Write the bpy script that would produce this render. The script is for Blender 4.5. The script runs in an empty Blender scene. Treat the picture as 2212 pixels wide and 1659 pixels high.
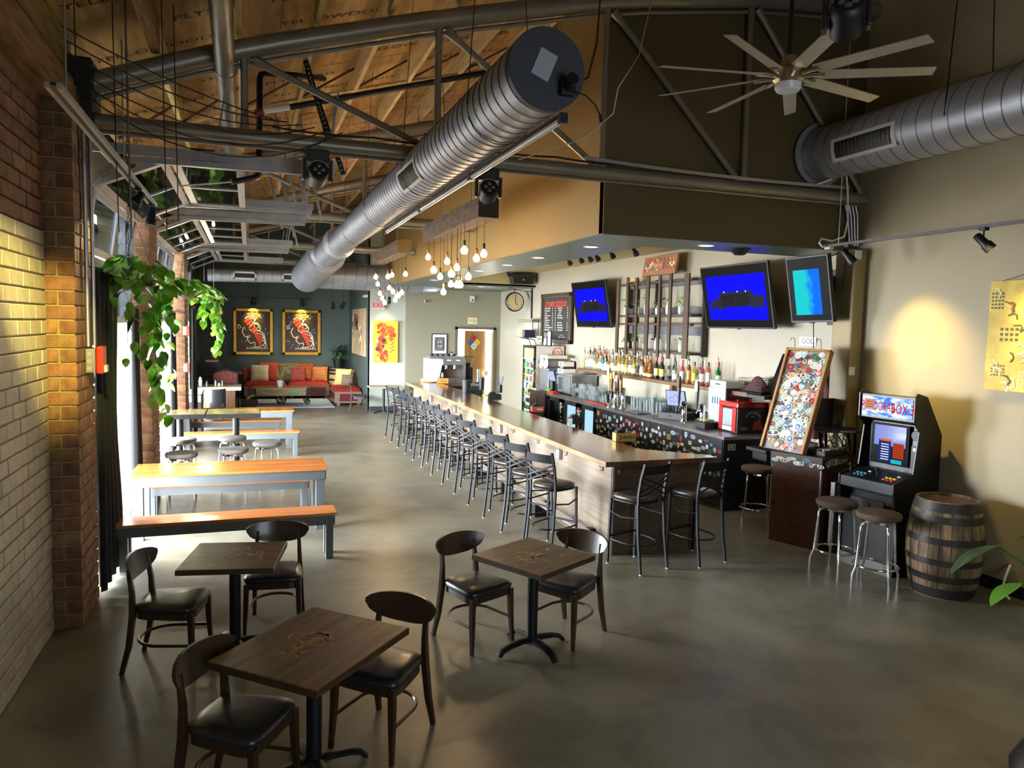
import bpy, bmesh, math, random
from mathutils import Vector, Matrix, Euler
random.seed(7)
R = math.radians
S = bpy.context.scene
COL = S.collection

# ---------------------------------------------------------------- camera
CAMH = 2.5
FPX, YAW, PITCH, ROLL = 1593.8, 0.342826, 0.078999, 0.022972
_fw = Vector((math.sin(YAW)*math.cos(PITCH), math.cos(YAW)*math.cos(PITCH), -math.sin(PITCH)))
_rt = Vector((math.cos(YAW), -math.sin(YAW), 0))
_up = _rt.cross(_fw)
_r = _rt*math.cos(ROLL) + _up*math.sin(ROLL)
_u = -_rt*math.sin(ROLL) + _up*math.cos(ROLL)
cam = bpy.data.cameras.new('camera'); camo = bpy.data.objects.new('camera', cam); COL.objects.link(camo)
cam.sensor_width = 36; cam.lens = FPX/2212*36; cam.clip_start = .05; cam.clip_end = 200
M = Matrix((( _r.x, _u.x, -_fw.x, 0), (_r.y, _u.y, -_fw.y, 0), (_r.z, _u.z, -_fw.z, CAMH), (0, 0, 0, 1)))
camo.matrix_world = M
S.camera = camo
def _ray(px, py): return _r*((px-1106)/FPX) - _u*((py-829.5)/FPX) + _fw
_C = Vector((0, 0, CAMH))
def Zp(px, py, z=0): d = _ray(px, py); return _C + d*((z-CAMH)/d.z)     # survey helpers: where a sight line meets a known plane
def Xp(px, py, x): d = _ray(px, py); return _C + d*(x/d.x)
def Yp(px, py, y): d = _ray(px, py); return _C + d*(y/d.y)

# ---------------------------------------------------------------- world, daylight, exposure
W = bpy.data.worlds.new('sky'); S.world = W; W.use_nodes = True
bg = W.node_tree.nodes['Background']; bg.inputs[0].default_value = (.86, .93, 1, 1); bg.inputs[1].default_value = 76.0
S.view_settings.view_transform = 'Standard'; S.view_settings.look = 'None'; S.view_settings.gamma = 1
S.view_settings.use_curve_mapping = False
S.view_settings.exposure = 0.42
cy = S.cycles
cy.max_bounces = 7; cy.diffuse_bounces = 4; cy.glossy_bounces = 3; cy.transmission_bounces = 4; cy.transparent_max_bounces = 12
cy.caustics_reflective = False; cy.caustics_refractive = False; cy.sample_clamp_indirect = 6
cy.use_adaptive_sampling = True; cy.adaptive_threshold = .03
def light(kind, name, loc, energy, color, size=.1, rot=None, spot=None, blend=.6, target=None, portal=False, size_y=None):
    L = bpy.data.lights.new(name, kind); o = bpy.data.objects.new(name, L); COL.objects.link(o); o.location = loc
    L.energy = energy; L.color = color
    if kind == 'AREA':
        L.size = size
        if size_y: L.shape = 'RECTANGLE'; L.size_y = size_y
        if portal: L.cycles.is_portal = True
    else: L.shadow_soft_size = size
    if spot: L.spot_size = R(spot); L.spot_blend = blend
    if target is not None: rot = (Vector(target)-Vector(loc)).to_track_quat('-Z', 'Y').to_euler()
    if rot is not None: o.rotation_euler = rot
    return o
OPEN = [(7.42, 10.25, 2.45), (11.25, 15.2, 2.5), (16.2, 19.4, 2.5)]          # the three roll-up door openings in the left wall
for a, b, h in OPEN:
    light('AREA', 'daylight_portal', (-1.7, (a+b)/2, 1.7), 1, (1, 1, 1), b-a, (0, R(-90), 0), portal=True, size_y=3.4)
# added fill from behind the camera, where no window is built
light('AREA', 'front_fill_light', (2.6, -2.3, 2.0), 95, (.86, .93, 1), 3.0, (R(90), 0, 0), size_y=2.0)

# ---------------------------------------------------------------- materials
def srgb(h):
    h = h.lstrip('#'); c = [int(h[i:i+2], 16)/255 for i in (0, 2, 4)]
    return tuple((x/12.92 if x <= .04045 else ((x+.055)/1.055)**2.4) for x in c)
_M = {}
def mat(name, col, rough=.5, metal=0, var=0, scale=6, bump=0, bscale=30, stretch=(1, 1, 1), col2=None, coat=0, emis=0, spec=.5, alpha=None, detail=4, contrast=None):
    if name in _M: return _M[name]
    if isinstance(col, str): col = srgb(col)
    if isinstance(col2, str): col2 = srgb(col2)
    m = bpy.data.materials.new(name); m.use_nodes = True; nt = m.node_tree; p = nt.nodes['Principled BSDF']
    p.inputs['Base Color'].default_value = (*col, 1); p.inputs['Roughness'].default_value = rough; p.inputs['Metallic'].default_value = metal
    p.inputs['Specular IOR Level'].default_value = spec
    if coat: p.inputs['Coat Weight'].default_value = coat; p.inputs['Coat Roughness'].default_value = .15
    if emis: p.inputs['Emission Color'].default_value = (*col, 1); p.inputs['Emission Strength'].default_value = emis
    if var or col2 or bump:
        tc = nt.nodes.new('ShaderNodeTexCoord'); mp = nt.nodes.new('ShaderNodeMapping'); mp.inputs['Scale'].default_value = stretch
        nt.links.new(tc.outputs['Object'], mp.inputs[0])
    if var or col2:
        n = nt.nodes.new('ShaderNodeTexNoise'); n.inputs['Scale'].default_value = scale; n.inputs['Detail'].default_value = detail
        nt.links.new(mp.outputs[0], n.inputs['Vector'])
        rmp = nt.nodes.new('ShaderNodeValToRGB'); nt.links.new(n.outputs[0], rmp.inputs[0])
        lo, hi = contrast or (.32, .68)
        rmp.color_ramp.elements[0].position = lo; rmp.color_ramp.elements[1].position = hi
        c2 = col2 or tuple(min(1, c*(1+var)) for c in col)
        c1 = col if col2 else tuple(c*(1-var) for c in col)
        rmp.color_ramp.elements[0].color = (*c1, 1); rmp.color_ramp.elements[1].color = (*c2, 1)
        nt.links.new(rmp.outputs[0], p.inputs['Base Color'])
    if bump:
        n2 = nt.nodes.new('ShaderNodeTexNoise'); n2.inputs['Scale'].default_value = bscale; n2.inputs['Detail'].default_value = 5
        nt.links.new(mp.outputs[0], n2.inputs['Vector'])
        b = nt.nodes.new('ShaderNodeBump'); b.inputs['Strength'].default_value = bump; b.inputs['Distance'].default_value = .01
        nt.links.new(n2.outputs[0], b.inputs['Height']); nt.links.new(b.outputs[0], p.inputs['Normal'])
    _M[name] = m; return m
def objvar(m, amt=.25, sat=.1):
    """per-object brightness change (each brick, board its own shade)"""
    nt = m.node_tree; p = nt.nodes['Principled BSDF']
    oi = nt.nodes.new('ShaderNodeObjectInfo'); hs = nt.nodes.new('ShaderNodeHueSaturation')
    mr = nt.nodes.new('ShaderNodeMapRange'); mr.inputs[3].default_value = 1-amt; mr.inputs[4].default_value = 1+amt
    nt.links.new(oi.outputs['Random'], mr.inputs[0]); nt.links.new(mr.outputs[0], hs.inputs['Value'])
    mr2 = nt.nodes.new('ShaderNodeMapRange'); mr2.inputs[3].default_value = .5-sat*.15; mr2.inputs[4].default_value = .5+sat*.15
    ml = nt.nodes.new('ShaderNodeMath'); ml.operation = 'FRACT'; mm = nt.nodes.new('ShaderNodeMath'); mm.operation = 'MULTIPLY'; mm.inputs[1].default_value = 7.3
    nt.links.new(oi.outputs['Random'], mm.inputs[0]); nt.links.new(mm.outputs[0], ml.inputs[0]); nt.links.new(ml.outputs[0], mr2.inputs[0]); nt.links.new(mr2.outputs[0], hs.inputs['Hue'])
    src = p.inputs['Base Color']
    if src.is_linked: nt.links.new(src.links[0].from_socket, hs.inputs['Color'])
    else: hs.inputs['Color'].default_value = src.default_value
    nt.links.new(hs.outputs[0], src)
    return m
def glassy(name, col, trans=.75, rough=.03, mix=.12, pcol=None, gain=.5):
    """thin clear or tinted glass: mostly see-through, with a glossy skin"""
    if name in _M: return _M[name]
    if isinstance(col, str): col = srgb(col)
    m = bpy.data.materials.new(name); m.use_nodes = True; nt = m.node_tree; nt.nodes.clear()
    o = nt.nodes.new('ShaderNodeOutputMaterial'); t = nt.nodes.new('ShaderNodeBsdfTransparent'); t.inputs[0].default_value = (*col, 1)
    p = nt.nodes.new('ShaderNodeBsdfPrincipled'); p.inputs['Base Color'].default_value = (*(pcol or col), 1); p.inputs['Roughness'].default_value = rough
    fr = nt.nodes.new('ShaderNodeLayerWeight'); fr.inputs[0].default_value = .35
    mr = nt.nodes.new('ShaderNodeMapRange'); mr.inputs[3].default_value = 1-trans; mr.inputs[4].default_value = min(1, 1-trans+gain)
    nt.links.new(fr.outputs['Facing'], mr.inputs[0])
    mx = nt.nodes.new('ShaderNodeMixShader'); nt.links.new(mr.outputs[0], mx.inputs[0]); nt.links.new(t.outputs[0], mx.inputs[1]); nt.links.new(p.outputs[0], mx.inputs[2])
    nt.links.new(mx.outputs[0], o.inputs[0]); _M[name] = m; return m
def concrete():
    m = mat('polished_concrete', '#77756A', .34, 0, 0, 1.4, .06, 4, col2='#959285', detail=10, contrast=(.2, .8), spec=.55)
    nt = m.node_tree; p = nt.nodes['Principled BSDF']
    rp = [n for n in nt.nodes if n.type == 'VALTORGB'][0]; ns = [n for n in nt.nodes if n.type == 'TEX_NOISE'][0]; ns.inputs['Distortion'].default_value = .5; ns.inputs['Roughness'].default_value = .62
    for pos, c in ((.36, '#69665A'), (.5, '#7C796B'), (.62, '#868373')):
        e = rp.color_ramp.elements.new(pos); e.color = (*srgb(c), 1)
    mp = [n for n in nt.nodes if n.type == 'MAPPING'][0]
    n3 = nt.nodes.new('ShaderNodeTexNoise'); n3.inputs['Scale'].default_value = .45; n3.inputs['Detail'].default_value = 3; nt.links.new(mp.outputs[0], n3.inputs['Vector'])
    r3 = nt.nodes.new('ShaderNodeValToRGB'); r3.color_ramp.elements[0].position = .4; r3.color_ramp.elements[0].color = (1, 1, 1, 1); r3.color_ramp.elements[1].position = .72; r3.color_ramp.elements[1].color = (.88, .82, .72, 1); nt.links.new(n3.outputs[0], r3.inputs[0])
    n4 = nt.nodes.new('ShaderNodeTexNoise'); n4.inputs['Scale'].default_value = 1.3; n4.inputs['Detail'].default_value = 6; n4.inputs['Distortion'].default_value = 2.5; nt.links.new(mp.outputs[0], n4.inputs['Vector'])
    r4 = nt.nodes.new('ShaderNodeValToRGB'); e0, e1 = r4.color_ramp.elements; e0.position = .485; e0.color = (1, 1, 1, 1); e1.position = .515; e1.color = (1, 1, 1, 1); em = r4.color_ramp.elements.new(.5); em.color = (1.12, 1.11, 1.07, 1); nt.links.new(n4.outputs[0], r4.inputs[0])
    x = nt.nodes.new('ShaderNodeMix'); x.data_type = 'RGBA'; x.blend_type = 'MULTIPLY'; x.inputs[0].default_value = 1; nt.links.new(rp.outputs[0], x.inputs[6]); nt.links.new(r3.outputs[0], x.inputs[7])
    y = nt.nodes.new('ShaderNodeMix'); y.data_type = 'RGBA'; y.blend_type = 'MULTIPLY'; y.inputs[0].default_value = 1; nt.links.new(x.outputs[2], y.inputs[6]); nt.links.new(r4.outputs[0], y.inputs[7])
    nt.links.new(y.outputs[2], p.inputs['Base Color'])
    return m
def emit(name, col, s):
    if name in _M: return _M[name]
    if isinstance(col, str): col = srgb(col)
    m = bpy.data.materials.new(name); m.use_nodes = True; nt = m.node_tree; nt.nodes.clear()
    o = nt.nodes.new('ShaderNodeOutputMaterial'); e = nt.nodes.new('ShaderNodeEmission'); e.inputs[0].default_value = (*col, 1); e.inputs[1].default_value = s
    nt.links.new(e.outputs[0], o.inputs[0]); _M[name] = m; return m
def wood(name, c1, c2, scale=3, axis=0, rough=.4, coat=0, bump=.15, c3=None):
    """grain running along one axis"""
    if name in _M: return _M[name]
    st = [14, 14, 14]; st[axis] = 1.0
    m = mat(name, c1, rough, 0, 0, scale, bump, 14, tuple(st), col2=c2, coat=coat, detail=6, contrast=(.3, .7))
    return m

# ---------------------------------------------------------------- mesh builder
class MB:
    def __init__(s): s.v = []; s.f = []; s.mi = []; s.m = 0
    def face(s, idx): s.f.append(tuple(idx)); s.mi.append(s.m)
    def add(s, vs, fs):
        b = len(s.v); s.v += [tuple(v) for v in vs]
        for f in fs: s.face([b+i for i in f])
        return s
    def box(s, x0, y0, z0, x1, y1, z1):
        if x0 > x1: x0, x1 = x1, x0
        if y0 > y1: y0, y1 = y1, y0
        if z0 > z1: z0, z1 = z1, z0
        return s.add([(x0,y0,z0),(x1,y0,z0),(x1,y1,z0),(x0,y1,z0),(x0,y0,z1),(x1,y0,z1),(x1,y1,z1),(x0,y1,z1)],
              [(3,2,1,0),(4,5,6,7),(0,1,5,4),(1,2,6,5),(2,3,7,6),(3,0,4,7)])
    def cbox(s, c, d, rot=None):
        h = Vector(d)/2; q = rot.to_matrix() if rot is not None and hasattr(rot, 'to_matrix') else (rot or Matrix.Identity(3)); c = Vector(c)
        vs = [c + q @ Vector((sx*h.x, sy*h.y, sz*h.z)) for sx, sy, sz in ((-1,-1,-1),(1,-1,-1),(1,1,-1),(-1,1,-1),(-1,-1,1),(1,-1,1),(1,1,1),(-1,1,1))]
        return s.add(vs, [(3,2,1,0),(4,5,6,7),(0,1,5,4),(1,2,6,5),(2,3,7,6),(3,0,4,7)])
    def bar(s, p, q, w, h, up=(0,0,1)):
        """rectangular bar from p to q: w across, h along 'up'"""
        p = Vector(p); q = Vector(q); d = (q-p); L = d.length; d.normalize(); u = Vector(up)
        if abs(d.dot(u)) > .98: u = Vector((0,1,0))
        a = d.cross(u).normalized(); b = a.cross(d).normalized()
        mtx = Matrix((a, d, b)).transposed()
        return s.cbox((p+q)/2, (w, L, h), mtx)
    def tube(s, path, r, n=8, closed=False, caps=True, flat=1.0, up=None):
        P = [Vector(p) for p in path]; N = len(P); rs = r if isinstance(r, (list, tuple)) else [r]*N
        b = len(s.v); prev = None
        for i, p in enumerate(P):
            if closed: t = P[(i+1) % N]-P[i-1]
            else: t = P[min(i+1, N-1)]-P[max(i-1, 0)]
            if t.length < 1e-9: t = Vector((0,0,1))
            t.normalize()
            if prev is None:
                a = Vector(up) if up else (Vector((0,0,1)) if abs(t.z) < .9 else Vector((1,0,0)))
            else: a = prev
            a = (a - t*a.dot(t))
            if a.length < 1e-6: a = Vector((1,0,0)) - t*t.x
            a.normalize(); prev = a; c = t.cross(a)
            for k in range(n):
                an = 2*math.pi*(k+.5)/n
                s.v.append(tuple(p + (a*math.cos(an)*flat + c*math.sin(an))*rs[i]))
        M_ = N if closed else N-1
        for i in range(M_):
            j = (i+1) % N
            for k in range(n):
                l = (k+1) % n
                s.face((b+i*n+k, b+i*n+l, b+j*n+l, b+j*n+k))
        if not closed and caps:
            s.face([b+k for k in reversed(range(n))]); s.face([b+(N-1)*n+k for k in range(n)])
        return s
    def cyl(s, p, q, r, r2=None, n=12): return s.tube([p, q], [r, r if r2 is None else r2], n)
    def lathe(s, prof, c=(0,0,0), n=16, axis='z', cap=True):
        b = len(s.v); c = Vector(c)
        for (r, z) in prof:
            for k in range(n):
                a = 2*math.pi*k/n; x, y = r*math.cos(a), r*math.sin(a)
                v = (x, y, z) if axis == 'z' else ((z, x, y) if axis == 'x' else (y, z, x))
                s.v.append(tuple(c+Vector(v)))
        for i in range(len(prof)-1):
            for k in range(n):
                l = (k+1) % n
                s.face((b+i*n+k, b+i*n+l, b+(i+1)*n+l, b+(i+1)*n+k))
        if cap:
            if prof[0][0] > 1e-5: s.face([b+k for k in reversed(range(n))])
            if prof[-1][0] > 1e-5: s.face([b+(len(prof)-1)*n+k for k in range(n)])
        return s
    def ball(s, c, r, n=10, sq=(1,1,1)):
        prof = [(max(1e-4, math.sin(math.pi*i/(n//2+2))), -math.cos(math.pi*i/(n//2+2))) for i in range(n//2+3)]
        b = len(s.v); s.lathe(prof, (0,0,0), n, cap=False)
        for i in range(b, len(s.v)):
            v = s.v[i]; s.v[i] = (c[0]+v[0]*r*sq[0], c[1]+v[1]*r*sq[1], c[2]+v[2]*r*sq[2])
        return s
    def prism(s, pts, d, plane='xy'):
        """extrude polygon pts (3D coords) by vector d"""
        n = len(pts); d = Vector(d); vs = [Vector(p) for p in pts] + [Vector(p)+d for p in pts]
        return s.add(vs, [tuple(reversed(range(n))), tuple(range(n, 2*n))] + [(i, (i+1) % n, n+(i+1) % n, n+i) for i in range(n)])
    def grid(s, fn, nu, nv, thick=None):
        """surface patch fn(u,v)->Vector; thick(u,v) -> second side"""
        b = len(s.v)
        for i in range(nu+1):
            for j in range(nv+1): s.v.append(tuple(fn(i/nu, j/nv)))
        for i in range(nu):
            for j in range(nv):
                a = b+i*(nv+1)+j; s.face((a, a+nv+1, a+nv+2, a+1))
        if thick:
            b2 = len(s.v)
            for i in range(nu+1):
                for j in range(nv+1): s.v.append(tuple(thick(i/nu, j/nv)))
            for i in range(nu):
                for j in range(nv):
                    a = b2+i*(nv+1)+j; s.face((a, a+1, a+nv+2, a+nv+1))
            E = nv+1
            for i in range(nu):
                s.face((b+i*E, b2+i*E, b2+(i+1)*E, b+(i+1)*E)); s.face((b+i*E+nv, b+(i+1)*E+nv, b2+(i+1)*E+nv, b2+i*E+nv))
            for j in range(nv):
                s.face((b+j, b+j+1, b2+j+1, b2+j)); s.face((b+nu*E+j, b2+nu*E+j, b2+nu*E+j+1, b+nu*E+j+1))
        return s
    def mesh(s, name, mats, smooth=False, ang=35):
        me = bpy.data.meshes.new(name); me.from_pydata(s.v, [], s.f)
        if not isinstance(mats, (list, tuple)): mats = [mats]
        for m in mats: me.materials.append(m)
        if len(mats) > 1: me.polygons.foreach_set('material_index', s.mi)
        bm = bmesh.new(); bm.from_mesh(me); bmesh.ops.recalc_face_normals(bm, faces=bm.faces); bm.to_mesh(me); bm.free()
        if smooth:
            me.shade_smooth(); me.set_sharp_from_angle(angle=R(ang))
        me.update(); return me
    def build(s, name, mats, parent=None, smooth=False, bevel=0, ang=35, loc=None, rot=None, kind=None):
        return put(name, s.mesh(name, mats, smooth, ang), parent, loc, rot, bevel, kind)
def put(name, me, parent=None, loc=None, rot=None, bevel=0, kind=None, scale=None):
    o = bpy.data.objects.new(name, me); COL.objects.link(o)
    if parent is not None: o.parent = parent
    if loc is not None: o.location = loc
    if rot is not None: o.rotation_euler = rot
    if scale is not None: o.scale = scale if isinstance(scale, (tuple, list)) else (scale,)*3
    if bevel:
        b = o.modifiers.new('bevel', 'BEVEL'); b.width = bevel; b.segments = 2; b.limit_method = 'ANGLE'; b.angle_limit = R(40)
    if kind: o['kind'] = kind
    return o
def thing(name, label, cat, loc=(0,0,0), rz=0, group=None):
    o = bpy.data.objects.new(name, None); COL.objects.link(o); o.location = loc; o.rotation_euler = (0,0,rz)
    return tag(o, label, cat, group)
def tag(o, label, cat, group=None):
    o['label'] = label; o['category'] = cat
    if group: o['group'] = group
    return o
def struct(name, label=None, loc=(0,0,0)):
    o = bpy.data.objects.new(name, None); COL.objects.link(o); o.location = loc; o['kind'] = 'structure'
    if label: o['label'] = label
    return o
def dup(root, loc, rz, label, group=None):
    r = root.copy(); COL.objects.link(r); r.location = loc; r.rotation_euler = (0,0,rz); r['label'] = label
    if group: r['group'] = group
    for ch in list(root.children):
        c = ch.copy(); COL.objects.link(c); c.parent = r
        for g in list(ch.children):
            d = g.copy(); COL.objects.link(d); d.parent = c
    return r
_ones = ['zeroth','first','second','third','fourth','fifth','sixth','seventh','eighth','ninth','tenth','eleventh','twelfth','thirteenth','fourteenth','fifteenth','sixteenth','seventeenth','eighteenth','nineteenth']
def nth(i):
    if i < 20: return _ones[i]
    t = {2:'twent',3:'thirt',4:'fort',5:'fift',6:'sixt',7:'sevent',8:'eight',9:'ninet'}[i//10]
    return t+'ieth' if i % 10 == 0 else t+'y-'+_ones[i % 10]
_tc = {}
def textmesh(s, size, material, depth=.002, align='CENTER', sx=1.0, sp=1.0):
    """lettering as flat mesh in the XY plane (centred)"""
    cu = bpy.data.curves.new('lettering', 'FONT'); cu.body = s; cu.size = size; cu.extrude = depth; cu.align_x = align; cu.align_y = 'CENTER'; cu.space_character = sp
    cu.resolution_u = 2
    o = bpy.data.objects.new('lettering', cu); COL.objects.link(o)
    dg = bpy.context.evaluated_depsgraph_get(); me = bpy.data.meshes.new_from_object(o.evaluated_get(dg))
    bpy.data.objects.remove(o)
    if sx != 1: me.transform(Matrix.Diagonal((sx, 1, 1, 1)))
    me.materials.clear(); me.materials.append(material); return me
# orientation of flat pieces: facing -y (towards the camera), facing -x (towards the room from the right wall)
FY = (R(90), 0, 0)
FX = (R(90), 0, R(-90))
# ================================================================ MATERIALS OF THE ROOM
m_conc = concrete()
m_conc2 = mat('concrete_dark_joint', '#3c3a32', .7)
m_pbrick = objvar(mat('painted_brick', '#B7B19B', .45, 0, .1, 9, .5, 25), .1, .1)
m_brick = objvar(mat('red_brick', '#66432B', .75, 0, 0, 12, .6, 35, col2='#866242'), .25, .1)
m_mortar = mat('mortar', '#8E7F58', .9, 0, .15, 20, .4, 60)
m_pmortar = mat('painted_mortar', '#948B72', .8, 0, .1, 20, .4, 60)
m_mustard = mat('soffit_side_mustard', '#866A3A', .6, 0, .03, 2)
m_brownp = mat('soffit_front_brown', '#5C4F30', .6, 0, .03, 2)  # darker tone used on the soffit's front face
m_soffit = mat('green_grey_paint', '#56645A', .35)
m_beige = mat('cream_ceiling_paint', '#C9B988', .6)
m_wallg = mat('warm_grey_wall_paint', '#A6A08E', .55, 0, .03, 2)
m_door_wall = mat('taupe_wall_paint', '#87826F', .6, 0, .03, 2)
m_pale = mat('pale_sage_paint', '#B4B9AC', .55)
m_green = mat('dark_green_paint', '#465650', .6, 0, .04, 2)
m_dark = mat('near_black', '#141414', .5)
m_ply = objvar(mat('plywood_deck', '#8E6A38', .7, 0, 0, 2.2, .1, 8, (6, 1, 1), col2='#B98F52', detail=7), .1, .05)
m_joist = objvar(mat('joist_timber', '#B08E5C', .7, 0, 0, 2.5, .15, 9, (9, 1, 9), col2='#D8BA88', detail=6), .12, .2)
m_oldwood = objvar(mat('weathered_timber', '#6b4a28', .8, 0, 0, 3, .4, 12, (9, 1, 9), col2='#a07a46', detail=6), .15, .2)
m_steel = mat('galvanised_steel', '#A9AAAC', .38, .85, .12, 5, .05, 30)
m_steeld = mat('dark_steel_pipe', '#7b766c', .42, .8, .2, 4, .1, 25)
m_black = mat('black_iron', '#1b1c1e', .45, .3)
m_blackp = mat('black_plastic', '#17181a', .5)
m_white = mat('white_paint', '#E6E5E0', .5)
m_alu = mat('aluminium', '#C9C9CC', .35, .7)
m_chrome = mat('chrome', '#E8E8EA', .08, 1)
m_glass = glassy('clear_pane', (.96, .98, 1), .93)
m_stamp = mat('green_ink', '#241F10', .8)

# ================================================================ FLOOR
floor = struct('floor')
MB().box(-1.75, -3, -.3, 7.3, 26, -.012).build('subfloor', m_conc2, floor)
xs = [-1.72, 7.28]; ys = [-3, 2.6, 6.95, 11.3, 15.7, 20.2, 25.8]
for i in range(1):
    for j in range(6):
        MB().box(xs[i]+.0012, ys[j]+.0012, -.015, xs[i+1]-.0012, ys[j+1]-.0012, 0).build('floor_slab', m_conc, floor)
MB().box(-14, -6, -.32, -1.75, 34, -.03).build('ground_outside', mat('pale_paving', '#B9B4AA', .8, 0, .08, 2), None, kind='structure')
ow = struct('wall_outside')
MB().box(-9, 21.49, 2.55, -1.95, 21.8, 3.6).build('dark_band', mat('outside_band', '#3a332c', .8), ow); MB().box(-9, 21.5, 0, -1.95, 21.8, 2.55).build('render_panel', mat('pink_render', '#E0C9CC', .8), ow)  # upper band added dark so the door panes read dark
MB().box(-8.9, 21.42, 0, -8.7, 21.5, 3.6).build('corner_post', m_white, ow)
pc = struct('sky_blocker')  # added overhead slab outside, holds skylight back from the doors
MB().box(-5.2, 2, 3.5, -1.76, 26, 3.62).build('blocker_slab', mat('blocker_umber', '#4E463C', .8), pc)
for yy in (4, 8.5, 13, 17.5): MB().box(-5.1, yy, -.03, -4.98, yy+.12, 3.5).build('blocker_post', m_dark, pc)

# ================================================================ LEFT WALL: painted brick, piers, openings
wl = struct('wall_left')
MB().box(-1.75, -3, 0, -1.495, 6.6, 4.4).build('wall_core', m_mortar, wl)
MB().box(-1.5, -3, 0, -1.482, 6.58, 3.13).build('painted_backing', m_pmortar, wl)
CH = .112; BL = .3
brick_me = {}
def brick_box(w, d, h, m, key):
    k = (round(w, 3), round(d, 3), round(h, 3), m.name)
    if k not in brick_me:
        mb = MB(); j = .004
        mb.add([(-w/2,-d/2,-h/2),(w/2,-d/2,-h/2),(w/2,d/2,-h/2),(-w/2,d/2,-h/2),(-w/2,-d/2,h/2),(w/2,-d/2,h/2),(w/2,d/2,h/2),(-w/2,d/2,h/2)],
               [(3,2,1,0),(4,5,6,7),(0,1,5,4),(1,2,6,5),(2,3,7,6),(3,0,4,7)])
        bm = bmesh.new(); me = mb.mesh('brick', m); bm.from_mesh(me)
        bmesh.ops.bevel(bm, geom=list(bm.edges), offset=j, segments=1, affect='EDGES'); bm.to_mesh(me); bm.free(); brick_me[k] = me
    return brick_me[k]
rest = MB(); restp = MB(); cnt = 0
rows = []
for r in range(39):
    z = (r+.5)*CH
    off = (r % 2)*BL/2
    y = 6.56 - off
    first = True
    while y > 2.2:
        L = BL if not (first and off) else BL
        y0 = y-BL; rows.append((abs(y-5.9)*.9+0*z, (y+y0)/2, z, BL)); y = y0
    if off: rows.append((0, 6.56-off/2, z, off))
rows.sort()
for k, (_, yc, z, L) in enumerate(rows):
    painted = z < 3.13; m = m_pbrick if painted else m_brick
    pr_ = .006*random.random()
    if cnt < 300:
        put('brick', brick_box(.03, L-.012, CH-.013, m, 0), wl, (-1.487+pr_, yc, z), (random.uniform(-.006, .006), 0, random.uniform(-.01, .01))); cnt += 1
    else: (restp if painted else rest).box(-1.5, yc-L/2+.006, z-CH/2+.006, -1.472+pr_, yc+L/2-.006, z+CH/2-.006)
restp.build('brickwork', m_pbrick, wl, kind='stuff'); rest.build('brickwork', m_brick, wl, kind='stuff')

def pier(name, x0, x1, y0, y1, H, n_obj=True, label=None):
    w = struct(name, label)
    MB().box(x0, y0+.012, 0, x1-.012, y1-.012, H).build('pier_core', m_mortar, w)
    left = MB(); c = 0
    for r in range(int(H/CH)):
        z = (r+.5)*CH; h = CH-.014
        pcs = []
        wd = x1-x0
        if r % 2 == 0: pcs += [(x0, x1, y0, y0+.1)]; ya = y0+.1
        else: pcs += [(x0, x0+wd*.48, y0, y0+.12), (x0+wd*.52, x1, y0, y0+.2)]; ya = y0+.2
        ny = max(1, round((y1-ya)/.21)); st = (y1-ya)/ny
        for q in range(ny): pcs.append((x1-.1, x1, ya+q*st+.006, ya+(q+1)*st-.004))
        for a, b, cc, d in pcs:
            j = .004*random.random()
            if c < 290: put('brick', brick_box(b-a-.005, d-cc-.004, h, m_brick, 0), w, ((a+b)/2+j, (cc+d)/2, z)); c += 1
            else: left.box(a+.003, cc+.003, z-h/2, b-.003, d-.003, z+h/2)
    if left.v: left.build('brickwork', m_brick, w, kind='stuff')
    return w
pier('wall_pier', -1.52, -1.27, 6.57, 7.26, 4.3)
pier('wall_pier', -1.52, -1.17, 10.32, 11.15, 4.3)
pier('wall_pier', -1.52, -1.15, 15.3, 16.1, 4.3)
wf = struct('wall_left_far')
MB().box(-1.75, 19.5, 0, -1.5, 25.8, 4.6).build('wall_core', m_green, wf)
MB().box(-1.75, 6.6, 0, -1.52, 7.3, 4.5).build('wall_return', m_mortar, wf)
MB().box(-1.75, 10.33, 0, -1.52, 11.14, 4.5).build('wall_return', m_mortar, wf)
MB().box(-1.75, 15.31, 0, -1.52, 16.09, 4.5).build('wall_return', m_mortar, wf)
for k, (a, b, h) in enumerate(OPEN):
    MB().box(-1.75, a-.15, 3.72, -1.52, b+.15, 4.5).build('door_lintel', m_mortar, wf)
MB().box(-1.75, -3, 4.4, -1.48, 26, 4.62).build('wall_plate', m_oldwood, wf)

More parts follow.
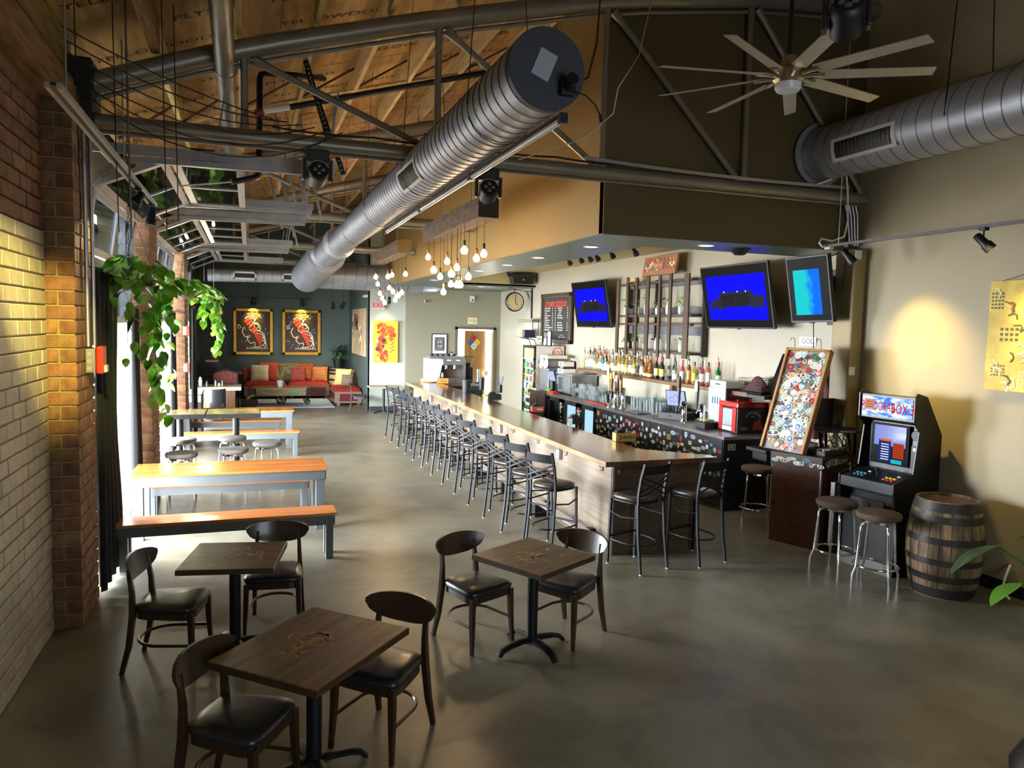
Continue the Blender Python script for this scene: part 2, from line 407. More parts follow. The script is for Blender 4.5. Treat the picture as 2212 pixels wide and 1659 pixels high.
# ================================================================ ROLL-UP GLASS DOORS
m_dgl = glassy('door_pane', (.22, .24, .26), .96, pcol=(.03, .035, .03), gain=.35)
m_drail = mat('door_rail_paint', '#B4B1B4', .4, .4)
def rollup(n, y0, y1, zt, secs):
    """glazed sectional door riding up its tracks; secs = list of ((x,z),(x,z)) edges of each section"""
    d = struct('door_%d' % n)
    for (xa, za), (xb, zb) in secs:
        a = Vector((xa, 0, za)); b = Vector((xb, 0, zb)); dr = (b-a).normalized(); up = Vector((0, 1, 0)); L = (b-a).length
        mb = MB()
        nrm = dr.cross(up)
        def P(y, t): return Vector((xa, y, za)) + dr*t
        for t in (.035, L-.035): mb.bar(P(y0+.04, t), P(y1-.04, t), .045, .07, up=dr)
        for y in (y0+.05, y1-.05): mb.bar(P(y, 0), P(y, L), .045, .1, up=up)
        ncol = max(2, round((y1-y0)/1.25))
        for q in range(1, ncol):
            y = y0+(y1-y0)*q/ncol; mb.bar(P(y, 0), P(y, L), .04, .05, up=up)
        sec = mb.build('door_section', m_drail, d)
        for q in range(ncol):
            ya = y0+(y1-y0)*q/ncol+.03; yb = y0+(y1-y0)*(q+1)/ncol-.03
            c = P((ya+yb)/2, L/2)
            MB().cbox(c, (.006, yb-ya, L-.08), Matrix((nrm, up, dr)).transposed()).build('pane', m_dgl, sec)
    # tracks
    for y in (y0-.03, y1+.03):
        path = [(-1.38, y, 0), (-1.38, y, zt-.55)] + [(-1.38+.5*(1-math.cos(t)), y, zt-.55+.5*math.sin(t)) for t in [i*math.pi/2/8 for i in range(1, 9)]] + [(.78, y, zt-.03)]
        mb = MB(); mb.tube(path, .035, 4, up=(0, 1, 0)); mb.build('track', m_steel, d, smooth=True)
        mb = MB(); mb.bar((-1.3, y+.02, zt+.04), (.8, y+.02, zt+.04), .01, .09); mb.build('track_angle', m_steel, d)
        for x in (-.3, .7): MB().tube([(x, y, zt), (x+.12, y, zt+.75)], .012, 4).build('hanger_strap', m_steel, d)
        for z in (.6, 1.5, 2.4): MB().box(-1.5, y-.03, z, -1.36, y+.03, z+.05).build('track_bracket', m_steel, d)
    MB().box(-1.5, y0-.16, 0, -1.42, y0-.06, zt-.1).build('door_jamb', m_white, d)
    MB().box(-1.5, y1+.06, 0, -1.42, y1+.16, zt-.1).build('door_jamb', m_white, d)
    MB().cyl((-1.3, y0-.1, zt+.12), (-1.3, y1+.1, zt+.12), .03).build('torsion_shaft', m_steeld, d)
    return d
secs = lambda zt: [((-1.38, zt-1.52), (-1.38, zt-.9)), ((-1.38, zt-.88), (-1.3, zt-.3)), ((-1.28, zt-.28), (-.7, zt-.02)), ((-.66, zt-.03), (-.04, zt-.03))]
rollup(1, 7.5, 10.12, 3.95, secs(3.95))
rollup(2, 11.45, 14.95, 3.95, secs(3.95))
rollup(3, 16.4, 19.2, 3.95, secs(3.95))
t = thing('door_opener', 'black electric door opener on a rail above the first roll-up door', 'door opener', (-.4, 8.8, 4.08))
MB().box(-.15, -.7, 0, .1, .7, .1).build('housing', m_black, t, bevel=.01)
MB().box(-.12, -.6, -.02, .05, .6, 0).build('diffuser', m_white, t)

# ================================================================ OTHER WALLS
we = struct('wall_far')
MB().box(-1.75, 25.5, 0, 3.4, 25.8, 6.6).build('wall_face', m_green, we)
wn = struct('wall_nook'); MB().box(3.2, 21.02, 0, 3.35, 25.6, 6.6).build('nook_side', m_green, wn)
wp_ = struct('wall_pale'); MB().box(3.2, 20.98, 0, 4.2, 21.3, 6.6).build('pale_panel', m_pale, wp_)
wd = struct('wall_door')
MB().box(4.2, 20.9, 0, 5.7, 21.2, 6.6).build('wall_face', m_door_wall, wd)
MB().box(6.85, 20.9, 0, 7.3, 21.2, 6.6).build('wall_face', m_door_wall, wd)
MB().box(5.7, 20.9, 2.4, 6.85, 21.2, 6.6).build('wall_face', m_door_wall, wd)
MB().box(5.2, 24.4, 0, 8, 24.6, 3).build('back_room_wall', mat('cream_wall', '#D9C78A', .6), wd)
MB().box(5.2, 21.2, 2.9, 8, 24.5, 3).build('back_room_ceiling', m_white, wd)
light('POINT', 'back_room_lamp', (6.3, 22.6, 2.6), 4, (1, .85, .5), .1)
MB().box(3.2, 20.955, 0, 4.21, 20.98, .12).build('baseboard_pale', mat('slate_base', '#3c444a', .5), None, kind='structure')
wr = struct('wall_right')
MB().box(7.05, 7.3, 0, 7.3, 21.2, 6.6).build('bar_wall_face', m_wallg, wr)
MB().box(6.95, -3, 0, 7.3, 7.3, 6.6).build('front_wall_face', mat('grey_wall_paint', '#A09478', .6, 0, .03, 2), wr)
wb = struct('wall_back')
MB().box(-1.75, -3.3, 0, 7.3, -3, 6.6).build('wall_face', mat('back_wall_paint', '#77736a', .7), wb)
t = thing('wall_chase', 'tan boxed pipe chase with small junction plates in the corner behind the arcade machine', 'pipe cover', (6.86, 7.12, 0))
MB().box(-.1, -.16, 0, .09, .16, 3.5).build('casing', mat('tan_chase_paint', '#94845A', .5), t, bevel=.03)
for z in (1.15, 2.0, 3.38): MB().box(-.105, -.175, z, -.02, -.16, z+.1).build('junction_plate', m_white, t)
MB().box(6.93, -3, 0, 6.95, 6.95, .12).build('baseboard_right', mat('black_base', '#151515', .5), None, kind='structure')
MB().box(-1.5, 25.47, 0, 3.2, 25.5, .12).build('baseboard_far', mat('black_base', '#151515', .5), None, kind='structure')

# ================================================================ ROOF
chord = [(-1.75, 4.2), (-1.3, 4.37), (-.1, 4.83), (1.69, 5.36), (3.57, 5.85), (5.4, 6.15), (7.3, 6.3)]
def zc(x):
    for (a, za), (b, zb) in zip(chord, chord[1:]):
        if x <= b: return za+(zb-za)*(x-a)/(b-a)
    return chord[-1][1]
JD = .27
def zd(x): return zc(x)+.1+JD+.015
ceil = struct('ceiling')
xb = [-1.8, .3, 2.5, 4.7, 7.3]
sheet_cache = {}
ny = 0
for j in range(24):
    ya = -3+j*1.22
    for i in range(4):
        xa, xc_ = xb[i]+.002, xb[i+1]-.002
        if i not in sheet_cache:
            mb = MB(); n = 4
            pts = [(xa+(xc_-xa)*k/n, zd(xa+(xc_-xa)*k/n)) for k in range(n+1)]
            mb.prism([(x, 0, z) for x, z in pts]+[(x, 0, z+.02) for x, z in reversed(pts)], (0, 1.212, 0))
            sheet_cache[i] = mb.mesh('plywood_sheet', m_ply)
        put('plywood_sheet', sheet_cache[i], ceil, (0, ya, random.uniform(0, .003)))
MB().prism([(x, -3, zd(x)+.03) for x, z in chord]+[(7.3, -3, 7.2), (-1.75, -3, 7.2)], (0, 29.3, 0)).build('roof_cover', m_dark, ceil)
st1 = textmesh('PLYSCORD', .15, m_stamp, 0, sx=1.15); st2 = textmesh('YELLOWOOD', .14, m_stamp, 0, sx=1.2)
k = 0
for j in range(24):
    ya = -3+j*1.22
    if ya < 4.5 or ya > 20: continue
    for x in (-1.0, -.2, .6, 1.55, 2.3, 3.1):
        for yy in (.32, .9):
            k += 1
            if (k*7) % 10 < 3: continue
            sl = math.atan2(zd(x+.1)-zd(x-.1), .2)
            put('ink_stamp', st1 if k % 2 else st2, ceil, (x+(.2 if yy > .5 else 0), ya+yy, zd(x+(.2 if yy > .5 else 0))-.006), (R(180), -sl, 0))
jx = [-1.38+.655*i for i in range(14)]
for i, x in enumerate(jx):
    for (a, b) in ((-3, 2.25), (2.3, 7.0), (7.05, 11.75), (11.8, 16.5), (16.55, 21.25), (21.3, 25.5)):
        if x > 3.6 and a > 7: continue
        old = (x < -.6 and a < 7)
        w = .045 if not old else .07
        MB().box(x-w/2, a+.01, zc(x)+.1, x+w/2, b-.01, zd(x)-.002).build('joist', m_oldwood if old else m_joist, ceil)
MB().box(-1.5, -3, 4.12, -1.3, 6.95, 4.36).build('ledger_beam', m_oldwood, ceil)
# cross bridging between the joists, mid-bay
m_strip = mat('bridging_strip', '#5a3320', .7)
for y in (9.4, 14.1, 18.8, 4.6):
    for i in range(9):
        x0, x1 = jx[i]+.025, jx[i+1]-.025
        if x1 > 3.6 and y > 7: break
        mb = MB()
        mb.bar((x0, y, zc(x0)+.13), (x1, y, zd(x1)-.03), .03, .02); mb.build('bridging_strap', m_strip, ceil)
        mb = MB()
        mb.bar((x0, y+.05, zc(x0)+.12), (x1, y+.05, zc(x1)+.12), .05, .03); mb.build('bridging_strap', m_joist, ceil)

# ================================================================ ROOF TRUSSES
m_truss = mat('truss_pipe', '#8C8678', .4, .45, .12, 3, .05, 20)
def truss(y, x1, label, low=True):
    t = thing('roof_truss', label, 'truss', (0, y, 0), 0, 'bowstring trusses across the hall')
    top = [(x, 0, zc(x)) for x in [-1.5+(x1+1.5)*k/14 for k in range(15)]]
    MB().tube(top, .088, 12).build('top_chord', m_truss, t, smooth=True)
    MB().tube([(x, .02, z-.125) for x, _, z in top], .022, 6).build('chord_flange', m_truss, t, smooth=True)
    MB().tube([(-1.45, 0, 4.1), (x1, 0, 4.1)], .068, 12).build('bottom_chord', m_truss, t, smooth=True)
    MB().tube([(-1.45, 0, 4.02), (x1, 0, 4.02)], .016, 6).build('chord_rod', m_truss, t, smooth=True)
    pts = [x for x in (-.03, 1.7, 3.45, 5.2) if x < x1-.05]
    for x in pts:
        mb = MB(); mb.tube([(x, 0, zc(x)-.06), (x, 0, zc(x)-.2), (x, 0, 4.3), (x, 0, 4.14)], [.045, .034, .034, .045], 8); mb.build('vertical_web', m_truss, t, smooth=True)
    for a, b in zip(pts, pts[1:]+[x1]):
        if b == x1 and x1 < 6: continue
        p = Vector((a+.08, 0, zc(a)-.09)); q = Vector((b-.06, 0, 4.15)); d = (q-p).normalized()
        MB().tube([p, p+d*.18, q-d*.15, q], [.05, .032, .032, .042], 8).build('diagonal_web', m_truss, t, smooth=True)
    p = Vector((-1.2, 0, 4.2)); q = Vector((-.1, 0, zc(-.1)-.1))
    return t
truss(7.05, 6.95, 'nearest steel pipe truss, in front of the brown bulkhead over the bar')
truss(11.8, 3.5, 'steel pipe truss over the first tall cocktail table, second from the camera')
truss(16.55, 3.5, 'steel pipe truss third from the camera, behind the second bulb beam')
truss(21.2, 3.3, 'farthest steel pipe truss, in front of the dark green wall')
truss(2.28, 6.95, 'steel pipe truss almost overhead of the camera')
MB().box(-1.5, 6.85, 4.0, -1.18, 7.25, 4.55).build('trim_bearing', m_dark, None, kind='structure')

# ================================================================ BULKHEAD / SOFFIT OVER THE BAR
so = struct('wall_soffit')
MB().box(3.53, 7.15, 3.5, 3.62, 20.95, 6.3).build('side_face', m_mustard, so)
MB().box(3.53, 7.14, 3.5, 7.05, 7.24, 6.5).build('front_face', m_brownp, so)
MB().box(3.54, 7.16, 3.49, 4.5, 20.9, 3.56).build('underside_band', m_soffit, so)
MB().box(4.5, 7.16, 3.49, 7.05, 7.98, 3.56).build('underside_band', m_soffit, so)
MB().box(4.5, 18.1, 3.49, 7.05, 20.9, 3.56).build('underside_band', m_soffit, so)
MB().box(4.48, 7.9, 3.52, 4.53, 18.1, 3.9).build('tray_side', m_beige, so)
MB().box(4.5, 7.93, 3.52, 7.05, 7.98, 3.9).build('tray_side', m_beige, so)
MB().box(4.5, 18.1, 3.52, 7.05, 18.15, 3.9).build('tray_side', m_beige, so)
MB().box(4.5, 7.9, 3.88, 7.05, 18.15, 3.93).build('tray_ceiling', m_beige, so)
e_rec = emit('downlight_glow', (1, .97, .9), 3.5)
for i, (x, y) in enumerate([(3.97, 8.33), (5.06, 7.5), (3.95, 10.05), (4.0, 11.55), (4.0, 13.1), (3.97, 16.5), (5.65, 18.4)]):
    t = thing('recessed_light', 'round white recessed ceiling light over the bar, %s' % ['first on the long side','on the front band','second on the long side','third on the long side','fourth on the long side','fifth on the long side','on the far band'][i], 'light', (x, y, 3.49), 0, 'recessed lights in the bulkhead')
    MB().lathe([(.1, .0), (.1, -.008), (.08, -.008), (.075, 0)], n=24).build('trim_ring', m_white, t, smooth=True)
    MB().lathe([(.0001, -.003), (.076, -.003), (.076, 0)], n=20).build('diffuser', e_rec, t)
    light('SPOT', 'recessed_lamp', (x, y, 3.46), 20, (1, .93, .78), .06, (0, 0, 0), 120, .8)
# ================================================================ FURNITURE MATERIALS
m_chairw = mat('dark_walnut', '#2C1E14', .32, 0, 0, 2.5, .1, 10, (10, 10, 1), col2='#3E2B1C', coat=.3)
m_vinyl = mat('black_vinyl', '#26272B', .33, 0, .1, 4, .05, 40, coat=.2)
m_ttop = wood('dark_oak_top', '#43301A', '#765A2E', 1.6, 0, .38, .15)
m_tedge = wood('oak_edge', '#2E2013', '#4a3620', 2, 0, .5)
m_worn = mat('worn_varnish_mark', '#B2945A', .5, 0, .2, 14)
m_castiron = mat('cast_iron', '#202124', .42, .4, .1, 20, .1, 60)
m_orange = wood('orange_stain_wood', '#BC6A30', '#D28645', 1.5, 0, .18, .5, .05)
m_greyleg = mat('grey_painted_leg', '#5E6467', .45, 0, .06, 4)
m_stoolf = mat('stool_frame_black', '#121418', .5, .0, spec=.3)
m_brownv = mat('brown_vinyl', '#2E2622', .35, 0, .1, 5, .03, 30, coat=.2)
m_greyfab = mat('grey_speckled_fabric', '#77736C', .9, 0, .25, 60, .3, 120)
m_brownfab = mat('brown_cord_fabric', '#5b4c3e', .9, 0, .2, 40, .3, 100)

# ---------------------------------------------------------------- wooden cafe chair (faces +x)
def cafe_chair(label):
    t = thing('cafe_chair', label, 'chair', (0, 0, 0), 0, 'dark wooden cafe chairs round the square tables')
    # seat frame (trapezoid) and cushion
    def outline(s, z):
        pts = []
        for k in range(28):
            a = 2*math.pi*k/28; c, q = math.cos(a), math.sin(a)
            x = math.copysign(abs(c)**.38, c); y = math.copysign(abs(q)**.38, q)
            w = .205 + .028*x
            pts.append(Vector((.005+x*.215*s, y*w*s, z)))
        return pts
    mb = MB(); mb.prism(outline(.97, .385), (0, 0, .055)); mb.build('seat_frame', m_chairw, t, bevel=.004)
    mb = MB(); rings = [(1.0, .438), (1.03, .452), (1.02, .47), (.93, .485), (.72, .495), (.4, .5), (.01, .502)]
    b = []
    for s_, z in rings: b.append(outline(s_, z))
    vs = [v for r_ in b for v in r_]; n = 28
    fs = [(i*n+k, i*n+(k+1) % n, (i+1)*n+(k+1) % n, (i+1)*n+k) for i in range(len(rings)-1) for k in range(n)]
    mb.add(vs, fs+[tuple(range(n))]); mb.build('seat', m_vinyl, t, smooth=True, ang=60)
    for sy in (-1, 1):
        mb = MB(); mb.tube([(.195, sy*.195, .43), (.2, sy*.2, .25), (.215, sy*.21, 0)], [.029, .026, .018], 4, up=(1, 0, 0)); mb.build('leg', m_chairw, t, bevel=.003)
        mb = MB(); mb.tube([(-.275, sy*.2, 0), (-.225, sy*.19, .2), (-.2, sy*.18, .42), (-.205, sy*.172, .58), (-.23, sy*.165, .74)], [.02, .026, .029, .023, .018], 4, up=(1, 0, 0)); mb.build('leg', m_chairw, t, bevel=.003)
    mb = MB(); mb.tube([(.19, -.195, .2)]+[(-.02-.2*math.cos(a*.99), .19*math.sin(a), .2) for a in [R(-80+160*i/10) for i in range(11)]]+[(.19, .195, .2)], .012, 8)
    mb.build('stretcher', m_chairw, t, smooth=True)
    # curved oval back panel
    def back(off):
        def f(u, v):
            y = (u-.5)*.5; e = max(.0, 1-(abs(y)/.252)**2.3)**.5
            z = .812 + (v-1)*.172*max(e, .02) - .05*(1-e)
            x = -.27 + 1.15*y*y - (z-.735)*.2 + off
            return Vector((x, y, z))
        return f
    mb = MB(); mb.grid(back(0), 18, 6, back(.019)); mb.build('backrest', m_chairw, t, smooth=True, ang=50)
    return t
chair0 = cafe_chair('dark wooden cafe chair left of the square table nearest the brick pier')
chair0.location = (-.54, 5.72, 0); chair0.rotation_euler = (0, 0, R(-14))
CG = 'dark wooden cafe chairs round the square tables'
c2 = Zp(518, 1545, .47)
dup(chair0, (c2.x, c2.y, 0), R(-32), 'dark wooden cafe chair nearest the camera, left of the front table')
dup(chair0, (.74, 4.27, 0), R(-133), 'dark wooden cafe chair right of the front table, orange glow on its seat')
dup(chair0, (.19, 6.16, 0), R(-98), 'dark wooden cafe chair behind the left square table, back to the benches')
dup(chair0, (1.68, 5.46, 0), R(-66), 'dark wooden cafe chair left of the centre square table')
dup(chair0, (2.42, 5.33, 0), R(-148), 'dark wooden cafe chair right of the centre table, before the bar end')

# ---------------------------------------------------------------- square pedestal tables
def ped_table(c, a, b, rz, label, worn, foot=15):
    rz = R(rz)
    t = thing('pedestal_table', label, 'table', (c[0], c[1], 0), rz, 'square wooden pedestal tables in the foreground')
    MB().box(-a/2, -b/2, .708, a/2, b/2, .75).build('tabletop', [m_ttop], t, bevel=.004)
    e = MB()
    for x0, y0, x1, y1 in ((-a/2-.001, -b/2-.001, a/2+.001, -b/2+.006), (-a/2-.001, b/2-.006, a/2+.001, b/2+.001), (-a/2-.001, -b/2, -a/2+.006, b/2), (a/2-.006, -b/2, a/2+.001, b/2)): e.box(x0, y0, .709, x1, y1, .746)
    e.build('edge_banding', m_tedge, t)
    rnd = random.Random(worn)
    mb = MB()
    for k in range(20):
        x, y = rnd.gauss(0, .095), rnd.gauss(0, .07); an = rnd.uniform(0, 3.1); L = rnd.uniform(.03, .09); w = rnd.uniform(.007, .016); cur = rnd.uniform(-2, 2)
        f = lambda u, v, x=x, y=y, an=an, L=L, w=w, cur=cur: Vector((x+math.cos(an+cur*u)*L*(u-.5)*2 - math.sin(an)*w*(v-.5)*math.sin(math.pi*max(.05, min(.95, u)))*2, y+math.sin(an+cur*u)*L*(u-.5)*2+math.cos(an)*w*(v-.5)*2*math.sin(math.pi*max(.05, min(.95, u))), .7508))
        mb.grid(f, 6, 1)
    mb.build('worn_varnish', m_worn, t)
    MB().lathe([(.12, .69), (.12, .708)], n=20).build('top_plate', m_castiron, t)
    MB().lathe([(.042, .06), (.042, .7)], n=20).build('column', m_castiron, t, smooth=True)
    for k in range(4):
        an = R(foot+90*k)-rz; d = Vector((math.cos(an), math.sin(an), 0))
        mb = MB(); mb.tube([d*.02+Vector((0, 0, .085)), d*.1+Vector((0, 0, .085)), d*.2+Vector((0, 0, .072)), d*.27+Vector((0, 0, .05)), d*.305+Vector((0, 0, .014))], [.045, .04, .036, .033, .03], 8, flat=.55)
        mb.build('base_foot', m_castiron, t, smooth=True, ang=60)
    return t
ped_table((2.05, 5.155), .66, .68, 29, 'worn brown square pedestal table in the centre, before the bar end', 3)
ped_table((-.11, 5.75), .66, .65, -11, 'dark square pedestal table on the left, behind the front table', 5)
ped_table((.325, 4.02), .83, .69, 46.6, 'dark pedestal table nearest the camera, cut by the picture edge', 8)

# ---------------------------------------------------------------- orange and grey trestle set
def plank_unit(name, label, cat, x0, x1, y0, y1, H, group, apron=.1, leg=.075):
    t = thing(name, label, cat, ((x0+x1)/2, (y0+y1)/2, 0), 0, group); L = x1-x0; D = y1-y0
    n = 3 if D > .5 else 1
    for k in range(n):
        MB().box(-L/2, -D/2+D*k/n+.0008, H-.028, L/2, -D/2+D*(k+1)/n-.0008, H).build('top_board', m_orange, t, bevel=.003)
    i = .03
    for sy in (-1, 1):
        MB().box(-L/2+i, sy*(D/2-i)-.012, H-.028-apron, L/2-i, sy*(D/2-i)+.012, H-.03).build('apron_rail', m_greyleg, t)
    for sx in (-1, 1):
        MB().box(sx*(L/2-i)-.012, -D/2+i, H-.028-apron, sx*(L/2-i)+.012, D/2-i, H-.03).build('end_rail', m_greyleg, t)
        for sy in (-1, 1):
            cx, cy_ = sx*(L/2-i-leg/2-.005), sy*(D/2-i-leg/2-.005)
            MB().box(cx-leg/2, cy_-leg/2, 0, cx+leg/2, cy_+leg/2, H-.03).build('leg', m_greyleg, t, bevel=.003)
    return t
TG, BG = 'orange topped long tables', 'orange topped long benches'
plank_unit('long_table', 'orange topped long table with grey legs, nearest of the two', 'table', -1.26, .88, 8.95, 9.68, .75, TG, .11, .1)
plank_unit('long_bench', 'orange topped grey bench nearest the camera', 'bench', -1.23, .86, 7.78, 8.13, .5, BG)
plank_unit('long_bench', 'orange topped grey bench behind the nearest long table', 'bench', -1.2, .74, 9.75, 10.08, .46, BG)
plank_unit('long_table', 'orange topped long table farther away, behind the tall table', 'table', -1.2, .82, 14.95, 15.6, .75, TG, .11, .1)
plank_unit('long_bench', 'orange topped grey bench just behind the grey round stools', 'bench', -1.2, .87, 14.05, 14.36, .46, BG)
plank_unit('long_bench', 'orange topped grey bench behind the farther long table', 'bench', -1.2, .62, 15.75, 16.05, .46, BG)

# ---------------------------------------------------------------- tall cocktail table with glittery tops
m_glit = mat('glitter_resin_top', '#7A6A2E', .12, .1, 0, 5, .02, 60, col2='#D9C98A', coat=.8, detail=8)
m_edgeb = mat('scuffed_black_edge', '#2a2522', .6, 0, .5, 30)
t = thing('cocktail_table', 'tall two-part cocktail table with a glittery gold resin top and dark scuffed edge', 'table', (-.58, 12.2, 0))
for i, (a, b) in enumerate(((-.75, -.05), (-.04, .74))):
    MB().box(a, -.32, 1.0, b, .32, 1.07).build('tabletop', m_edgeb, t, bevel=.004)
    MB().box(a+.012, -.308, 1.069, b-.012, .308, 1.074).build('resin_inlay', m_glit, t)
for x in (-.42, .38):
    MB().cyl((x, 0, .05), (x, 0, 1.0), .05, n=14).build('column', m_castiron, t, smooth=True)
    mb = MB(); mb.lathe([(.28, 0), (.28, .02), (.06, .06)], (x, 0, 0), 24); mb.build('base_disc', m_castiron, t, smooth=True)

# ---------------------------------------------------------------- round chrome stools
def round_stool(label, fabric, H, group):
    t = thing('round_stool', label, 'stool', (0, 0, 0), 0, group)
    MB().lathe([(.0001, H-.075), (.17, H-.075), (.2, H-.06), (.208, H-.03), (.2, H-.008), (.16, H), (.0001, H+.003)], n=28).build('seat', fabric, t, smooth=True, ang=50)
    MB().lathe([(.15, H-.1), (.15, H-.075)], n=20).build('seat_plate', m_chrome, t)
    for k in range(4):
        a = R(45+90*k); d = Vector((math.cos(a), math.sin(a), 0))
        mb = MB(); mb.tube([d*.06+Vector((0, 0, H-.095)), d*.14+Vector((0, 0, H-.1)), d*.168+Vector((0, 0, H-.13)), d*.175+Vector((0, 0, H-.2)), d*.2+Vector((0, 0, .24)), d*.235+Vector((0, 0, .15)), d*.235+Vector((0, 0, 0))], .0125, 10); mb.build('leg', m_chrome, t, smooth=True, ang=60)
    MB().tube([(.2*math.cos(R(a)), .2*math.sin(R(a)), .25) for a in range(0, 360, 15)], .011, 8, closed=True).build('foot_ring', m_chrome, t, smooth=True, ang=60)
    return t
s1 = round_stool('brown cushioned chrome stool before the arcade machine, beside the wooden cabinet', m_brownfab, .78, 'round chrome bar stools with brown seats')
s1.location = (5.74, 5.96, 0); s1.rotation_euler = (0, 0, R(12))
dup(s1, (5.76, 5.44, 0), R(30), 'brown cushioned chrome stool beside the oak barrel')
dup(s1, (6.12, 7.72, 0), R(50), 'brown cushioned chrome stool behind the bar, between back counter and wooden cabinet')
g1 = round_stool('grey speckled round stool at the tall table, front left', m_greyfab, .7, 'grey round stools at the tall cocktail table')
g1.location = (-.87, 10.75, 0)
for i, (px, py, lb) in enumerate([(504, 967, 'grey speckled round stool at the tall table, front middle'), (577, 953, 'grey speckled round stool at the tall table, farthest right'), (502, 942, 'grey speckled round stool behind the right column of the tall table'), (393, 946, 'dark grey round stool behind the left column of the tall table')]):
    p = Zp(px, py, .7); dup(g1, (p.x, p.y, 0), R(20*i), lb)
# brown barber style bar-height table edge by the wooden cabinet
t = thing('sink_basin', 'black plastic basin on a grey post beside the brown stool behind the bar', 'basin', (6.55, 7.95, 0))
MB().box(-.3, -.2, .92, .35, .2, .97).build('rim', m_blackp, t, bevel=.01); MB().box(-.24, -.15, .8, .3, .15, .92).build('bowl', m_blackp, t, bevel=.02)
MB().cyl((0, 0, 0), (0, 0, .8), .03).build('post', m_alu, t, smooth=True)

# ---------------------------------------------------------------- cross-back bar stools (face +x)
def bar_stool(label):
    t = thing('bar_stool', label, 'stool', (0, 0, 0), 0, 'black cross-back bar stools along the bar')
    H = .77
    mb = MB(); rings = [(.96, H-.055), (1.0, H-.045), (1.02, H-.025), (.97, H-.008), (.75, H+.004), (.4, H+.01), (.01, H+.011)]; n = 24
    def ol(s, z):
        o = []
        for k in range(n):
            a = 2*math.pi*k/n; c, q = math.cos(a), math.sin(a); x = math.copysign(abs(c)**.55, c); y = math.copysign(abs(q)**.55, q)
            o.append((.02+x*.2*s, y*(.2+.02*x)*s, z))
        return o
    vs = [v for s_, z in rings for v in ol(s_, z)]
    mb.add(vs, [(i*n+k, i*n+(k+1) % n, (i+1)*n+(k+1) % n, (i+1)*n+k) for i in range(len(rings)-1) for k in range(n)]+[tuple(range(n))])
    mb.build('seat', m_brownv, t, smooth=True, ang=60)
    MB().tube([(x, y, H-.065) for x, y, z in ol(.97, 0)], .011, 6, closed=True).build('seat_ring', m_stoolf, t, smooth=True, ang=60)
    for sy in (-1, 1):
        MB().tube([(.2, sy*.195, H-.06), (.205, sy*.2, .4), (.215, sy*.205, .012)], .017, 4, up=(1, 0, 0)).build('leg', m_stoolf, t)
        MB().tube([(-.26, sy*.2, .012), (-.21, sy*.195, .35), (-.185, sy*.19, .68), (-.19, sy*.19, .82), (-.215, sy*.188, .98), (-.26, sy*.185, 1.14)], [.017]*6, 4, up=(1, 0, 0)).build('back_post', m_stoolf, t, smooth=True, ang=30)
        MB().cyl((.215, sy*.205, 0), (.215, sy*.205, .014), .014, n=8).build('foot_glide', m_white, t); MB().cyl((-.26, sy*.2, 0), (-.26, sy*.2, .014), .014, n=8).build('foot_glide', m_white, t)
        MB().tube([(.203, sy*.198, .57), (0, sy*.24, .55), (-.19, sy*.193, .57)], .009, 6).build('side_rail', m_stoolf, t, smooth=True)
    MB().bar((.212, -.2, .3), (.212, .2, .3), .02, .02).build('foot_rail', m_stoolf, t)
    MB().tube([(.2, -.2, .27), (0, -.2, .27), (-.12, -.17, .27), (-.2, -.08, .27), (-.225, 0, .27), (-.2, .08, .27), (-.12, .17, .27), (0, .2, .27), (.2, .2, .27)], .0095, 6).build('foot_ring', m_stoolf, t, smooth=True, ang=60)
    def cx(y, z): return -.2-(z-.8)*.17-.03*(1-(y/.19)**2)
    mb = MB(); mb.grid(lambda u, v: Vector((cx((u-.5)*.37, 1.02+v*.095), (u-.5)*.37, 1.02+v*.095)), 8, 1, lambda u, v: Vector((cx((u-.5)*.37, 1.02+v*.095)+.008, (u-.5)*.37, 1.02+v*.095)))
    mb.build('top_rail', m_stoolf, t, smooth=True, ang=40)
    for k, (za, zb) in enumerate(((1.0, .85), (.95, .79), (.85, 1.0), (.79, .95))):
        off = .006 if k > 1 else 0
        mb = MB(); mb.grid(lambda u, v: Vector((cx((u-.5)*.37, za+(zb-za)*u)+off, (u-.5)*.37, za+(zb-za)*u+(v-.5)*.019)), 8, 1, lambda u, v: Vector((cx((u-.5)*.37, za+(zb-za)*u)+off+.005, (u-.5)*.37, za+(zb-za)*u+(v-.5)*.019)))
        mb.build('cross_slat', m_stoolf, t, smooth=True, ang=40)
    return t
stool0 = bar_stool('black cross-back bar stool along the bar front, first from the near corner')
def stool_pos(k): return (3.19-.0062*k, 7.53+.702*k, 0)
stool0.location = stool_pos(0); stool0.rotation_euler = (0, 0, R(30))
for k in range(1, 13):
    dup(stool0, stool_pos(k), R(30+random.uniform(-3, 3)), 'black cross-back bar stool along the bar front, %s from the near corner' % nth(k+1))
dup(stool0, (3.84, 6.74, 0), R(107), 'black cross-back bar stool at the short end of the bar, left one', 'black bar stools at the short end of the bar')
dup(stool0, (4.58, 6.77, 0), R(104), 'black cross-back bar stool at the short end of the bar, right one', 'black bar stools at the short end of the bar')

